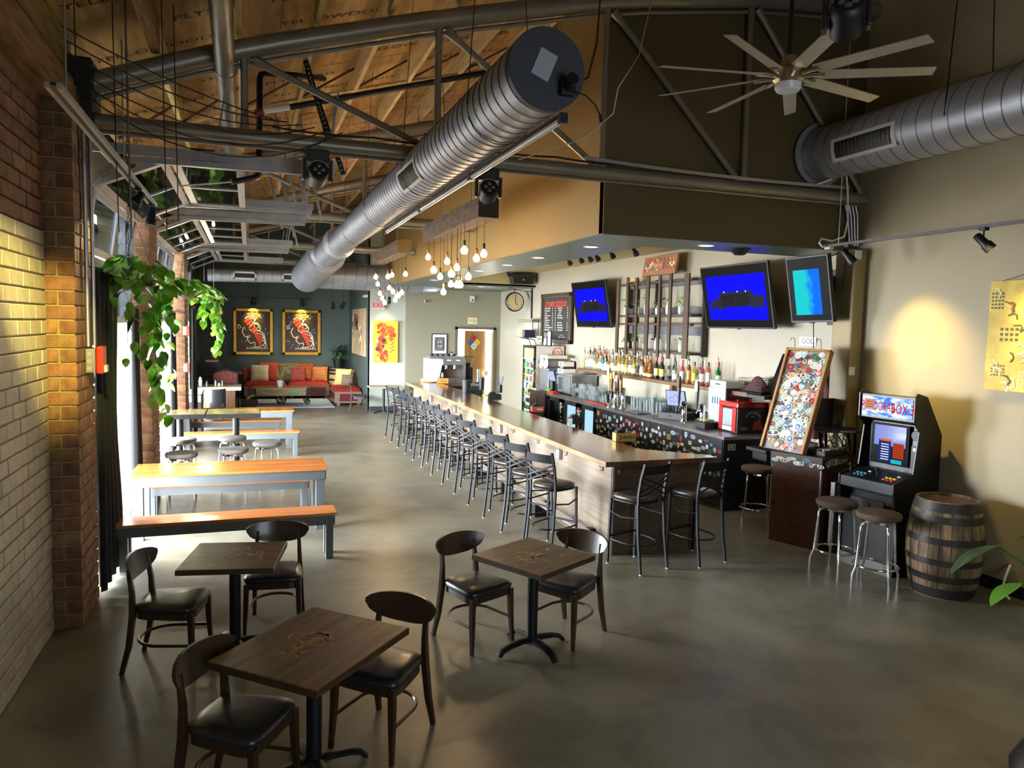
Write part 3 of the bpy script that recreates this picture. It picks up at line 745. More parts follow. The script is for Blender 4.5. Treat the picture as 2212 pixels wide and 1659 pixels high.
# ================================================================ BAR
m_bart = wood('bar_top_wood', '#5A3A20', '#8C6236', 1.1, 1, .13, .8, .04)
m_bare = mat('bar_edge_wood', '#8A6440', .45, 0, 0, 3, .2, 12, (8, 1, 8), col2='#B88A60', detail=6)
m_barp = wood('bar_panel_oak', '#6F6152', '#8f806c', 1.4, 1, .5, 0, .2)
m_barp2 = wood('bar_panel_oak_dark', '#4A3D30', '#66563f', 1.4, 0, .5, 0, .2)
bar = thing('bar_counter', 'long L-shaped wooden bar with a glossy brown top and oak panelled front', 'bar', (0, 0, 0))
poly = [(3.58, 6.98), (4.95, 6.98), (4.98, 7.12), (4.42, 7.62), (4.36, 7.72), (4.36, 17.6), (3.58, 17.6)]
mb = MB(); mb.prism([(x, y, 1.03) for x, y in poly], (0, 0, .042)); mb.build('bar_top', m_bart, bar, bevel=.004)
mb = MB(); mb.box(3.565, 6.97, 1.018, 3.585, 17.62, 1.074); mb.build('front_edging', m_bare, bar, bevel=.004)
mb = MB(); mb.box(3.565, 6.962, 1.018, 4.96, 6.982, 1.074); mb.build('front_edging', mat('bar_end_edge', '#6b4a2b', .4, 0, .2, 8), bar, bevel=.004)
MB().box(3.75, 7.16, 0, 4.85, 7.5, 1.03).build('carcass', m_dark, bar)
MB().box(3.75, 7.16, 0, 4.3, 17.5, 1.03).build('carcass', m_dark, bar)
for k in range(9):
    a = 7.13+k*1.155
    for (z0, z1) in ((.1, .56), (.563, 1.018)):
        MB().box(3.735, a+.002, z0, 3.755, a+1.153, z1).build('front_panel', m_barp, bar)
MB().box(3.735, 7.13, 0, 3.75, 17.52, .1).build('plinth', m_barp2, bar)
MB().box(3.735, 7.125, 0, 3.76, 7.15, 1.02).build('corner_trim', m_alu, bar)
MB().box(3.76, 7.13, 0, 4.3, 7.15, 1.02).build('end_panel', m_barp2, bar); MB().box(4.303, 7.13, 0, 4.845, 7.15, 1.02).build('end_panel', m_barp2, bar)
MB().box(4.845, 7.125, 0, 4.86, 7.5, 1.02).build('corner_trim', m_alu, bar)
MB().box(3.73, 17.5, 0, 4.3, 17.52, 1.02).build('end_panel', m_barp2, bar)
# foot rail shelf
t = bar
mb = MB(); mb.box(3.5, 7.3, .2, 3.62, 17.3, .215); mb.build('foot_board', m_alu, bar)
for k in range(8): MB().box(3.52, 7.5+k*1.35, 0, 3.735, 7.58+k*1.35, .2).build('foot_bracket', m_dark, bar)
for i, y in enumerate([7.35, 8.35, 9.3, 10.3, 11.35, 12.3, 13.3, 14.3]):
    t = thing('coat_hook', 'chrome double coat hook under the bar edge, %s from the near corner' % nth(i+1), 'hook', (3.735, y, .93), 0, 'coat hooks under the bar edge')
    MB().box(-.006, -.012, -.03, 0, .012, .03).build('back_plate', m_chrome, t)
    MB().tube([(0, 0, .01), (-.03, 0, .005), (-.05, 0, .03)], .005, 6).build('upper_prong', m_chrome, t); MB().tube([(0, 0, -.015), (-.025, 0, -.03), (-.04, 0, -.01)], .005, 6).build('lower_prong', m_chrome, t)
for i, y in enumerate([8.55, 10.9, 13.6, 15.6]):
    t = thing('outlet_box', 'grey metal outlet box on the bar front panel, %s from the near corner' % nth(i+1), 'outlet', (3.735, y, .88), 0, 'outlet boxes on the bar front')
    MB().box(-.05, -.045, -.065, 0, .045, .065).build('cover', m_steel, t, bevel=.012); MB().box(-.056, -.03, -.05, -.05, .03, .05).build('flap', m_alu, t, bevel=.004)
t = thing('coat_hook', 'chrome coat hook on the short end of the bar below its left corner', 'hook', (3.8, 7.12, .93), R(90))
MB().box(-.006, -.012, -.03, 0, .012, .03).build('back_plate', m_chrome, t); MB().tube([(0, 0, .01), (-.03, 0, .005), (-.05, 0, .03)], .005, 6).build('upper_prong', m_chrome, t)

# napkin and condiment boxes on the bar
def put_on_bar(px, py): p = Zp(px, py, 1.074); return (p.x, p.y, 1.074)
m_card = mat('kraft_card', '#BFA25A', .6); m_redbox = mat('brick_red_wood', '#8A3F2A', .5, 0, .1, 10); m_orbox = mat('orange_wood_box', '#C88A45', .5, 0, .1, 8)
def holder(name, label, px, py, w, d, h, m, rz, words=None, wm=None, wsize=.06, dark=True):
    t = thing(name, label, 'box', put_on_bar(px, py), rz)
    for a in ((-w/2, -d/2, w/2, -d/2+.008), (-w/2, d/2-.008, w/2, d/2), (-w/2, -d/2, -w/2+.008, d/2), (w/2-.008, -d/2, w/2, d/2)):
        MB().box(a[0], a[1], 0, a[2], a[3], h).build('side_panel', m, t)
    MB().box(-w/2, -d/2, 0, w/2, d/2, .006).build('bottom_panel', m, t)
    if dark:
        for k in range(5): MB().box(-w/2+.02+k*.022, -d/2+.02, .006, -w/2+.036+k*.022, d/2-.02, h+.03+.012*(k % 3)).build('straw_bundle' if k % 2 else 'napkin_stack', m_blackp, t)
    if words: put('lettering', textmesh(words, wsize, wm or m_black, .0005, sx=.8), t, (0.03, -d/2-.0015, h/2), FY)
    return t
lar = holder('garnish_box', 'tan card box printed with dark lettering on the bar near the right end', 1348, 952, .27, .13, .105, m_card, R(-6), 'LARCENY', m_black, .05)
MB().ball((-.075, -.0665, .07), .016, 8, (1, .1, 1)).build('printed_seal', m_redbox, lar); MB().box(-.088, -.067, .02, -.062, -.0655, .045).build('printed_key', m_redbox, lar)
holder('napkin_caddy', 'black napkin caddy with a white card on the bar, before the second cooler', 1243, 915, .2, .14, .09, m_blackp, R(-5))
rb = holder('straw_box', 'brick red wooden box with straws on the bar before the dark cabinet', 1160, 889, .2, .16, .09, m_redbox, R(-8), 'MAKERS', m_white, .035)
holder('napkin_caddy', 'black napkin caddy beside the yellow cloth on the bar', 1068, 863, .24, .16, .1, m_blackp, R(-5))
holder('toothpick_box', 'orange wooden box with dark script near the far end of the bar', 956, 828, .27, .12, .12, m_orbox, R(-10), 'Tavern', m_tedge, .07, dark=False)
t = thing('flyer_card', 'small white card stood against the second napkin caddy', 'card', put_on_bar(1232, 919), R(-5)); MB().box(-.03, -.003, 0, .03, .003, .1).build('card', m_white, t)
for i, (px, py, c, w) in enumerate([(1007, 848, '#17181a', .2), (1040, 842, '#1d1e22', .12)]):
    t = thing('knock_box', 'tall black %s on the far half of the bar top' % ('utensil caddy' if i == 0 else 'cup holder'), 'caddy', put_on_bar(px, py), R(-10)); MB().lathe([(w/2.4, 0), (w/2, .26)], n=16).build('body', m_blackp, t, smooth=True); MB().lathe([(w/2-.01, .26), (w/2, .262), (w/2, .27)], n=16).build('rim', m_black, t)
t = thing('tool_cup', 'black cup of blue and black utensils behind the bar, beside the yellow cloth', 'cup', put_on_bar(1080, 848)); MB().lathe([(.045, 0), (.05, .16)], n=14).build('cup', m_blackp, t, smooth=True)
for k, c in enumerate(('#2a4f8a', '#16181c', '#1e6b54', '#16181c')): MB().cyl((0, 0, .02), (.03*(k-1.5)*2, .02*(k-1), .34), .006, n=6).build('utensil', mat('utensil_%d' % k, c, .4), t)
t = thing('cloth', 'folded yellow cloth on the bar beside the black napkin caddy', 'cloth', put_on_bar(1057, 856)); MB().box(-.14, -.06, 0, .14, .06, .02).build('fold', mat('yellow_cloth', '#D9C332', .9, 0, .1, 20, .4, 40), t, bevel=.008); MB().box(-.12, -.05, .02, .1, .05, .035).build('fold', mat('yellow_cloth', '#D9C332', .9), t, bevel=.006)
for i, (px, py, c, h, r, nm) in enumerate([(912, 824, '#EDE6DE', .07, .035, 'small white sugar pot'), (920, 823, '#C9A87A', .14, .022, 'tall tan shaker'), (928, 823, '#CDB896', .12, .022, 'pale shaker'), (936, 822, '#3b3632', .16, .035, 'dark glass jar with metal lid')]):
    t = thing('condiment_jar', '%s on the tray at the far bar end' % nm, 'jar', put_on_bar(px, py)); MB().lathe([(r, 0.012), (r, h*.8), (r*.8, h*.86)], n=12).build('body', mat('jar_%d' % i, c, .3), t, smooth=True); MB().lathe([(r*.85, h*.86), (r*.85, h)], n=12).build('lid', m_alu, t)
t = thing('serving_tray', 'round wooden tray under the shakers at the far end of the bar', 'tray', put_on_bar(925, 825)); MB().lathe([(.2, 0), (.21, .012)], n=28).build('base', m_orbox, t); MB().tube([(.21*math.cos(a/24*6.283), .21*math.sin(a/24*6.283), .014) for a in range(24)], .006, 6, closed=True).build('rim', m_orbox, t)
# ================================================================ BACK BAR COUNTER with stickers and coolers
BX = 6.12; BZ = 1.05
m_stainless = mat('worn_stainless', '#8b8a86', .32, .8, .2, 6, .05, 40)
m_blackcab = mat('black_cabinet', '#101012', .45)
m_brownlam = wood('dark_brown_laminate', '#2A1D16', '#3B2A1E', 2, 2, .4)
bb = thing('back_counter', 'long black back bar counter covered in stickers with a stainless top', 'counter', (0, 0, 0))
MB().box(BX-.03, 8.42, BZ-.045, 7.04, 14.85, BZ).build('worktop', m_stainless, bb, bevel=.004)
MB().box(BX, 8.46, .06, 7.03, 12.42, BZ-.045).build('cabinet_body', m_blackcab, bb)
MB().box(BX+.1, 12.42, .06, 7.03, 14.8, BZ-.045).build('cabinet_body', m_blackcab, bb)
MB().box(BX+.06, 8.5, 0, 7.0, 14.8, .06).build('toe_kick', m_dark, bb)
for k in range(4):
    MB().box(BX-.012, 8.48+k*.98, .09, BX, 8.48+k*.98+.96, BZ-.05).build('cooler_door', m_blackcab, bb, bevel=.004)
MB().box(7.0, 8.42, BZ, 7.045, 14.85, BZ+.12).build('trim_1', m_blackp, None, kind='structure')
m_coolin = emit('cooler_lit_interior', '#9FC4D6', 1.1)
for k, (a, b) in enumerate(((12.45, 13.1), (13.25, 13.95), (14.1, 14.75))):
    MB().box(BX-.01, a, .09, BX+.1, a+.07, BZ-.05).build('cooler_frame', m_blackcab, bb); MB().box(BX-.01, b-.07, .09, BX+.1, b, BZ-.05).build('cooler_frame', m_blackcab, bb)
    MB().box(BX-.01, a, .09, BX+.1, b, .2).build('cooler_frame', m_blackcab, bb); MB().box(BX-.01, a, BZ-.13, BX+.1, b, BZ-.05).build('cooler_frame', m_blackcab, bb)
    if k < 2: MB().box(BX+.06, a+.07, .2, BX+.07, b-.07, BZ-.13).build('lit_glass', m_coolin, bb)
# ---- stickers: flat printed shapes
m_st = [mat('sticker_%d' % i, c, .4) for i, c in enumerate(['#E9E7E2', '#D8D3C8', '#C2392F', '#2F5F9E', '#D9A93A', '#3F7F5A', '#1b1b1d', '#8E6FA8', '#E07A3A', '#6FB0C4', '#B9B2A4', '#5a4638', '#7d1f24', '#F0D96A'])]
sticker_me = []
def mk_sticker(kind, mb_, mi):
    rnd = random.Random(kind*31+mb_*7+mi)
    mb = MB()
    def shape(s, z, kd):
        if kd == 0: return [(s*math.cos(a*math.pi/8), s*math.sin(a*math.pi/8), z) for a in range(16)]
        if kd == 1: return [(-s*1.1, -s*.8, z), (s*1.1, -s*.8, z), (s*1.1, s*.8, z), (-s*1.1, s*.8, z)]
        if kd == 2: return [(-s*.7, s, z), (-s*.9, -.1*s, z), (0, -s*1.05, z), (s*.9, -.1*s, z), (s*.7, s, z)]
        if kd == 3: return [(s*1.4*math.cos(a*math.pi/7), s*.7*math.sin(a*math.pi/7), z) for a in range(14)]
        if kd == 4: return [(-s*1.5, -s*.45, z), (s*1.5, -s*.45, z), (s*1.5, s*.45, z), (-s*1.5, s*.45, z)]
        return [(s*(1 if a % 2 == 0 else .72)*math.cos(a*math.pi/6), s*(1 if a % 2 == 0 else .72)*math.sin(a*math.pi/6), z) for a in range(12)]
    mb.prism(shape(1, 0, kind), (0, 0, .04)); mb.m = 1
    p = shape(.74, .055, kind); mb.add(p, [tuple(range(len(p)))]); mb.m = 0
    q = shape(.4, .06, rnd.choice([0, 1, 2, 5])); dx, dy = rnd.uniform(-.12, .12), rnd.uniform(-.12, .12); mb.add([(x+dx, y+dy, z) for x, y, z in q], [tuple(range(len(q)))])
    mb.m = 1
    for k in range(2): mb.box(-.3+dx, -.1+k*.2-.03, .06, .3+dx, -.1+k*.2+.02, .065)
    return mb.mesh('sticker', [m_st[mb_], m_st[mi]])
rs = random.Random(3)
for kd in range(6):
    for q in range(7):
        a = rs.choice([0, 0, 0, 1, 1, 0, 10, 10, 6, 11, 2, 4, 5]); b = rs.choice([i for i in (6, 6, 11, 12, 3, 10, 2, 5, 1, 9) if i != a]); sticker_me.append(mk_sticker(kd, a, b))
def sticker(parent, loc, rot, s):
    return put('sticker', rs.choice(sticker_me), parent, loc, rot, scale=(s, s, .03))
def cover_plane(parent, n, fn, rot, smin, smax, gap=1.7, tries=40):
    pl = []
    for k in range(n):
        for _ in range(tries):
            u, v, s = rs.random(), rs.random(), rs.uniform(smin, smax)
            p = fn(u, v)
            if all((Vector(p)-Vector(q)).length > (s+t_)*gap/2*1.15 for q, t_ in pl):
                pl.append((p, s)); sticker(parent, p, (rot[0], rot[1], rot[2]) if not callable(rot) else rot(), s); break
cover_plane(bb, 150, lambda u, v: (BX-.0135, 8.52+u*3.85, .42+v*.52), FX, .03, .048, 2.1)
cover_plane(bb, 16, lambda u, v: (BX-.0135, 13.12+u*.1, .3+v*.62), FX, .03, .045, 1.3); cover_plane(bb, 10, lambda u, v: (BX-.0135, 14.0+u*.1, .3+v*.62), FX, .03, .045, 1.3)
sticker(bb, (6.25, 8.455, .9), FY, .055)
put('lettering', textmesh('I \u2665 DALLAS', .07, m_st[12], .0005, sx=.8), bb, (BX-.016, 11.15, .9), FX)
# dark cabinet continuing with drawers
t = thing('back_cabinet', 'dark brown cabinet with small drawers left of the black coolers', 'cabinet', (6.1, 15.35, 0))
MB().box(0, -.45, 0, .9, .5, .98).build('body', m_brownlam, t); MB().box(-.04, -.5, .98, .93, .55, 1.05).build('top', m_brownlam, t, bevel=.004)
for k in range(2):
    d = MB().box(-.012, -.42+k*.46, .72, 0, .0+k*.46, .94).build('drawer', m_brownlam, t, bevel=.004); MB().ball((-.025, -.2+k*.46, .83), .013, 8).build('knob', m_chrome, d)
MB().box(-.012, -.42, .1, 0, .46, .69).build('door', m_brownlam, t, bevel=.004)

# ---------------------------------------------------------------- glasses, taps and gear on the counter
m_gl = glassy('drinking_glass', (.95, .97, .97), .92, pcol=(.45, .47, .47), gain=.4)
def glass_mesh(kind):
    mb = MB()
    if kind == 0: mb.lathe([(.03, 0), (.042, .15), (.039, .15), (.028, .008), (.0001, .008)], n=12)
    elif kind == 1: mb.lathe([(.034, 0), (.038, .09), (.035, .09), (.031, .008), (.0001, .008)], n=12)
    elif kind == 2: mb.lathe([(.033, 0), (.033, .004), (.004, .01), (.004, .08), (.02, .1), (.045, .15), (.04, .19), (.038, .19), (.042, .15), (.018, .105), (.0001, .1)], n=12)
    else: mb.lathe([(.035, 0), (.035, .004), (.004, .01), (.004, .09), (.06, .17), (.058, .172), (.0001, .1)], n=12)
    return mb.mesh('drinking_glass', m_gl, True, 60)
gm = [glass_mesh(k) for k in range(4)]
gk = ['pint glass', 'short tumbler', 'stemmed wine glass', 'martini glass']
rg = random.Random(5); gi = {}
def glasses(name, y0, y1, x0, x1, ny, nx, kinds, where, stack=False):
    c = 0
    for i in range(ny):
        for j in range(nx):
            k = kinds[(i+j*2) % len(kinds)]
            y = y0+(y1-y0)*(i+.5)/ny + rg.uniform(-.02, .02); x = x0+(x1-x0)*(j+.5)/nx
            for lv in range(3 if (stack and k < 2) else 1):
                o = put('drinking_glass', gm[k], None, (x, y, BZ+.001+lv*(.04 if k == 0 else .092)), (0, 0, rg.random()))
                lab = '%s %s, %s row, %s from front' % (gk[k], where.split(',')[0], nth(i+1), nth(j+1)) + ((', %s up' % ['lowest', 'second', 'third'][lv]) if (stack and k < 2) else '')
                if stack and k < 2 and lv == 2: pass
                tag(o, lab, 'glass', 'glasses: %s %s' % (gk[k], where))
                c += 1
glasses('a', 13.0, 14.1, 6.35, 6.7, 9, 4, [1, 1, 2, 3], 'by the steel oven', True)
glasses('b', 12.2, 12.85, 6.35, 6.7, 5, 3, [0, 1, 1], 'on the red mat')
glasses('c', 10.6, 11.7, 6.4, 6.85, 10, 4, [0], 'right of taps', True)
t = thing('bar_mat', 'red bar mat on the stainless counter under glasses', 'mat', (6.28, 12.75, BZ)); MB().box(-.05, -.45, 0, .06, .45, .012).build('mat_sheet', mat('red_rubber', '#C8372A', .6), t, bevel=.003)
for k in range(11): MB().box(-.045, -.42+k*.08, .012, .055, -.4+k*.08, .016).build('mat_rib', mat('red_rubber', '#C8372A', .6), t)
def tap_tower(label, x, y, n, hs, cols, H=.34):
    t = thing('beer_tower', label, 'beer tap', (x, y, BZ))
    for s in (-1, 1) if n > 2 else (0,):
        MB().lathe([(.055, 0), (.055, .015), (.042, .03), (.042, H), (.046, H+.01), (.03, H+.03), (.0001, H+.035)], (0, s*.14, 0), 20).build('column', m_chrome, t, smooth=True, ang=50)
        MB().lathe([(.075, 0), (.075, .012)], (0, s*.14, 0), 20).build('flange', m_chrome, t)
    for i in range(n):
        yy = (i-(n-1)/2)*.11
        MB().tube([(-.03, yy, H-.07), (-.1, yy, H-.07), (-.12, yy, H-.12)], [.016, .016, .012], 8).build('faucet', m_chrome, t, smooth=True)
        h = MB(); h.lathe([(.012, 0), (.012, .03), (.016, .05), (.024, .1+hs[i]*.3), (.028, .12+hs[i]*.6), (.02, .12+hs[i]), (.0001, .13+hs[i])], (-.1, yy, H-.05), 12)
        h.build('tap_handle', mat('handle_%s' % cols[i][1:], cols[i], .35), t, smooth=True)
        MB().box(-.135, yy-.035, H+.1+hs[i]*.4, -.125, yy+.035, H+.18+hs[i]*.6).build('tap_badge', m_st[rs.choice([0, 1, 4, 11])], t)
    return t
tap_tower('chrome beer tower with five tall wooden tap handles, mid counter', 6.4, 12.05, 5, [.2, .12, .22, .17, .3], ['#B98A5A', '#1c1a1a', '#C97A5A', '#17181a', '#C9A24A'])
tap_tower('slim chrome tap tower with a tall black handle, beside the register screen', 6.42, 9.93, 1, [.35], ['#17181a'], .3)
tap_tower('slim chrome tap tower with a thin dark handle, nearer the red dispenser', 6.5, 9.55, 1, [.3], ['#22242a'], .3)
# register screens
m_scr = emit('screen_lavender', '#AFB8EE', 1.0); m_ink = mat('screen_ink', '#1d2140', .6)
t = thing('register_screen', 'tilted register screen with a blue crown drawing on a black cash drawer', 'register', (6.55, 10.35, BZ), R(28))
MB().box(-.2, -.22, 0, .2, .22, .11).build('cash_drawer', m_blackp, t, bevel=.006); MB().lathe([(.015, 0), (.015, .004)], (-.2, 0, .06), 12, axis='x').build('lock', m_chrome, t)
MB().cyl((0, 0, .11), (.02, 0, .22), .03).build('stand', m_black, t)
q = Euler((0, R(-18), 0)).to_matrix()
scr = MB().cbox((-.03, 0, .33), (.025, .36, .28), q).build('screen_housing', m_blackp, t, bevel=.006)
MB().cbox((-.044, 0, .334), (.004, .33, .25), q).build('display', m_scr, scr)
mb = MB()
def dp(y, z): return Vector((-.03, 0, .33)) + q @ Vector((-.0165, y, z))
for a, b in (((.12, -.03), (.09, .03)), ((.09, .03), (.06, 0)), ((.06, 0), (.0, .08)), ((0, .08), (-.06, 0)), ((-.06, 0), (-.09, .03)), ((-.09, .03), (-.12, -.03)), ((.12, -.04), (-.12, -.04)), ((.1, -.05), (.1, -.085)), ((.04, -.05), (.04, -.085)), ((-.04, -.05), (-.04, -.085)), ((-.1, -.05), (-.1, -.085))):
    mb.tube([dp(*a), dp(*b)], .003, 4)
mb.build('crown_drawing', m_ink, scr)
# small register screen by the slush machine
t = thing('tablet_screen', 'small lavender tablet screen tilted beside the steel oven', 'screen', (6.35, 15.15, 1.28), R(22)); MB().cbox((0, 0, .12), (.02, .2, .26), Euler((0, R(-20), 0))).build('housing', m_black, t); MB().cbox((-.013, 0, .122), (.004, .18, .23), Euler((0, R(-20), 0))).build('display', m_scr, t); MB().box(-.02, -.04, -.23, .06, .04, 0).build('stand', m_black, t)
# steel oven
t = thing('countertop_oven', 'stainless countertop oven with a glass door and cartons stacked on top', 'oven', (6.62, 14.62, BZ))
MB().box(-.22, -.42, .02, .38, .3, .42).build('body', m_stainless, t, bevel=.006); MB().box(-.24, -.02, .05, -.22, .28, .4).build('door_frame', m_steel, t); MB().box(-.245, .02, .09, -.24, .24, .36).build('door_glass', mat('smoked_glass', '#3f4a4a', .1), t)
MB().box(-.24, -.4, .05, -.22, -.04, .4).build('control_panel', m_steel, t); MB().box(-.25, -.52, .42, .42, .34, .45).build('top_shelf', m_steel, t)
MB().box(-.24, .28, .2, -.28, .3, .38).build('handle', m_chrome, t)
for k in range(4): MB().box((-.2, .3)[k % 2], (-.38, .22)[k//2], 0, (-.16, .34)[k % 2], (-.34, .26)[k//2], .02).build('foot', m_black, t)
for i, (dx, dy, w, d, h, z, c, lb) in enumerate([(0, .1, .3, .3, .09, .452, '#E6DECB', 'white and cream carton on the oven, lowest of the stack'), (.02, .12, .26, .24, .05, .543, '#2c2a30', 'dark carton between two pale ones on the oven'), (.0, .12, .26, .25, .1, .594, '#EAE2C8', 'cream carton on top of the oven stack')]):
    t = thing('carton', lb, 'box', (6.5+dx, 14.6+dy, BZ+z)); MB().box(-w/2, -d/2, 0, w/2, d/2, h).build('carton_body', mat('carton_%d' % i, c, .6), t, bevel=.002); MB().box(-w/2-.001, -d/4, h*.35, -w/2, d/4, h*.6).build('printed_label', m_st[6 if i != 1 else 0], t)
for k in range(3):
    t = thing('bottle', 'dark wine bottle beside the cartons on the oven, %s from the left' % nth(k+1), 'bottle', (6.7, 14.9-.09*k, BZ+.452), 0); MB().lathe([(.036, 0), (.037, .2), (.014, .26), (.013, .31), (.0001, .31)], n=12).build('glass_body', mat('wine_black', '#17120f', .2), t, smooth=True); MB().lathe([(.015, .26), (.015, .312)], n=10).build('foil', m_alu, t)
t = thing('bowl', 'lime green bowl on the back counter', 'bowl', (6.22, 14.98, BZ+.001)); MB().lathe([(.03, 0), (.07, .05), (.08, .09), (.075, .09), (.06, .045), (.0001, .012)], n=18).build('bowl_wall', mat('lime', '#5FC22E', .4), t, smooth=True); MB().lathe([(.03, 0), (.03, .006)], n=14).build('foot', mat('lime', '#5FC22E', .4), t)
t = thing('towel_tray', 'red tray of folded towels right of the lime green bowl', 'tray', (6.2, 14.72, BZ+.001)); MB().box(-.08, -.18, 0, .08, .12, .03).build('tray_base', mat('red_rubber', '#C8372A', .6), t, bevel=.01); MB().box(-.06, -.12, .03, .06, .02, .06).build('towel_roll', mat('red_rubber', '#C8372A', .6), t, bevel=.014); MB().box(-.06, .03, .03, .06, .1, .055).build('towel_roll', mat('red_rubber', '#C8372A', .6), t, bevel=.012)
# slush machine with two barrels
t = thing('slush_machine', 'double slush machine with clear horizontal tanks and a cream hood', 'drink machine', (6.55, 15.62, BZ))
MB().box(-.2, -.26, 0, .3, .26, .5).build('base_cabinet', m_steel, t, bevel=.01); MB().box(-.24, -.24, 0, -.2, .24, .05).build('drip_tray', m_steel, t)
m_cream = mat('cream_plastic', '#DDD5C0', .35)
for s in (-1, 1):
    tk = MB().lathe([(.1, -.2), (.1, .26)], (0, s*.13, .62), 18, axis='x').build('tank', m_gl, t, smooth=True); MB().lathe([(.085, -.18), (.085, .24)], (0, s*.13, .61), 16, axis='x').build('slush', mat('slush_grey', '#8d8478', .5), tk, smooth=True)
    MB().lathe([(.11, -.215), (.11, -.2)], (0, s*.13, .62), 18, axis='x').build('front_ring', m_white, t, smooth=True); MB().box(-.26, s*.13-.02, .5, -.2, s*.13+.02, .58).build('dispense_tap', m_white, t)
    MB().box(-.22, s*.13-.1, .72, .28, s*.13+.1, .8).build('lid', m_cream, t, bevel=.02)
for i, y in enumerate((15.78, 15.62)):
    o = thing('food_tray', 'small white paper tray before the slush machine, %s one' % ('left', 'right')[i], 'tray', (6.2, y, BZ+.001)); MB().box(-.07, -.055, 0, .07, .055, .01).build('tray_base', m_white, o); MB().box(-.07, -.055, .01, -.064, .055, .035).build('tray_side', m_white, o)
# red whiskey dispenser and small fridge
t = thing('shot_chiller', 'red and black drinks chiller with arched white lettering on the counter end', 'dispenser', (6.72, 8.86, BZ))
m_red = mat('gloss_red', '#B3231F', .25, coat=.5)
MB().box(-.26, -.22, 0, .28, .22, .36).build('body', mat('dark_red_black', '#240c0c', .35), t, bevel=.01); MB().box(-.27, -.23, .36, .29, .23, .44).build('lid', m_red, t, bevel=.02)
MB().box(-.275, -.2, .03, -.26, -.12, .36).build('front_frame', m_red, t); MB().box(-.275, .12, .03, -.26, .2, .36).build('front_frame', m_red, t); MB().box(-.272, -.11, .1, -.26, .11, .34).build('window', mat('frosted_window', '#9aa09e', .15), t); MB().box(-.274, -.11, .03, -.26, .11, .09).build('label_strip', mat('label_violet', '#B9B2DE', .5), t)
for i, ch in enumerate('FIREBALL'):
    a = R(62-124*i/7); r_ = .13
    put('lettering', textmesh(ch, .05, m_white, .0005), t, (-.0+math.sin(-a)*r_*1.0, -.2225, .2+math.cos(a)*r_*.75), (R(90), a*.7, 0))
put('lettering', textmesh('WHISKY', .018, m_white, .0005), t, (0, -.2225, .24), FY); put('lettering', textmesh('CINNAMON\nWHISKY', .022, m_white, .0005), t, (-.15, -.2225, .07), FY)
mb = MB(); mb.prism([(.0, -.224, .05), (.09, -.224, .06), (.2, -.224, .02), (.16, -.224, .12), (.1, -.224, .2), (.05, -.224, .15), (.02, -.224, .18)], (0, -.002, 0)); mb.build('printed_figure', m_red, t)
for x in (-.1, .12): MB().ball((x, 0, .45), .018, 8).build('lid_knob', m_red, t)
t = thing('mini_fridge', 'small white drinks fridge with red lettering behind the red chiller', 'fridge', (6.8, 9.3, BZ))
MB().box(-.2, -.2, 0, .22, .22, .6).build('body', mat('fridge_dark', '#2c2226', .4), t, bevel=.01); MB().box(-.23, -.2, .02, -.2, .22, .6).build('door', mat('fridge_pale', '#BFD0D2', .35), t, bevel=.008); MB().box(-.235, -.15, .1, -.23, .17, .52).build('lit_window', emit('fridge_glow', '#CFE9F4', 1.6), t)
for k in range(4): MB().lathe([(.02, .36), (.02, .46)], (-.245, -.09+k*.06, 0), 10).build('can', mat('can_blue', '#7FA6C4', .3, .4), t, smooth=True)
put('lettering', textmesh('Red Bull', .11, m_red, .0005, sx=.9), t, (.02, -.202, .5), FY)
t = thing('carton', 'white carton on top of the small white fridge', 'box', (6.75, 9.32, BZ+.601)); MB().box(-.16, -.2, 0, .16, .2, .1).build('carton_body', m_white, t, bevel=.003); MB().box(-.161, -.06, .04, -.16, .06, .06).build('printed_label', m_black, t)
t = thing('fruit_tray', 'clear domed tray of cut lemons and napkins between taps and the fridge', 'tray', (6.62, 9.25-.02, BZ)) if False else thing('fruit_tray', 'clear domed tray of cut lemons between the taps and the fridge', 'tray', (6.38, 9.25, BZ))
MB().box(-.12, -.12, 0, .12, .12, .1).build('tray_base', m_blackp, t, bevel=.01)
for k in range(6): MB().ball((-.07+.07*(k % 3), -.04+.08*(k//3), .12), .03, 8, (1, 1, .6)).build('lemon_piece', mat('lemon', '#E6D23A', .5), t, smooth=True)
MB().grid(lambda u, v: Vector(((u-.5)*.26, (v-.5)*.26, .12+.1*math.sin(math.pi*u)*math.sin(math.pi*v))), 8, 8).build('dome', m_gl, t, smooth=True)
t = thing('clipboard', 'dark clipboard with papers lying on the stainless counter', 'clipboard', (6.25, 11.15, BZ+.001)); MB().box(-.08, -.2, 0, .1, .2, .012).build('board', m_blackp, t); MB().box(-.07, -.19, .012, .09, .12, .016).build('paper', mat('grey_paper', '#8d8a90', .7), t)
t = thing('cup_stack', 'tall stack of clear plastic cups behind the register screen', 'cups', (6.42, 10.85, BZ)) 
for k in range(14): MB().lathe([(.035, .02*k), (.045, .02*k+.12), (.043, .02*k+.12)], n=12, cap=False).build('cup', m_gl, t, smooth=True)
t = thing('cup_stack', 'stack of small metal shaker tins beside the beer tower', 'cups', (6.33, 12.32, BZ))
for k in range(3): MB().lathe([(.034, .05*k), (.045, .05*k+.17), (.043, .05*k+.17)], n=14, cap=False).build('tin', m_chrome, t, smooth=True)

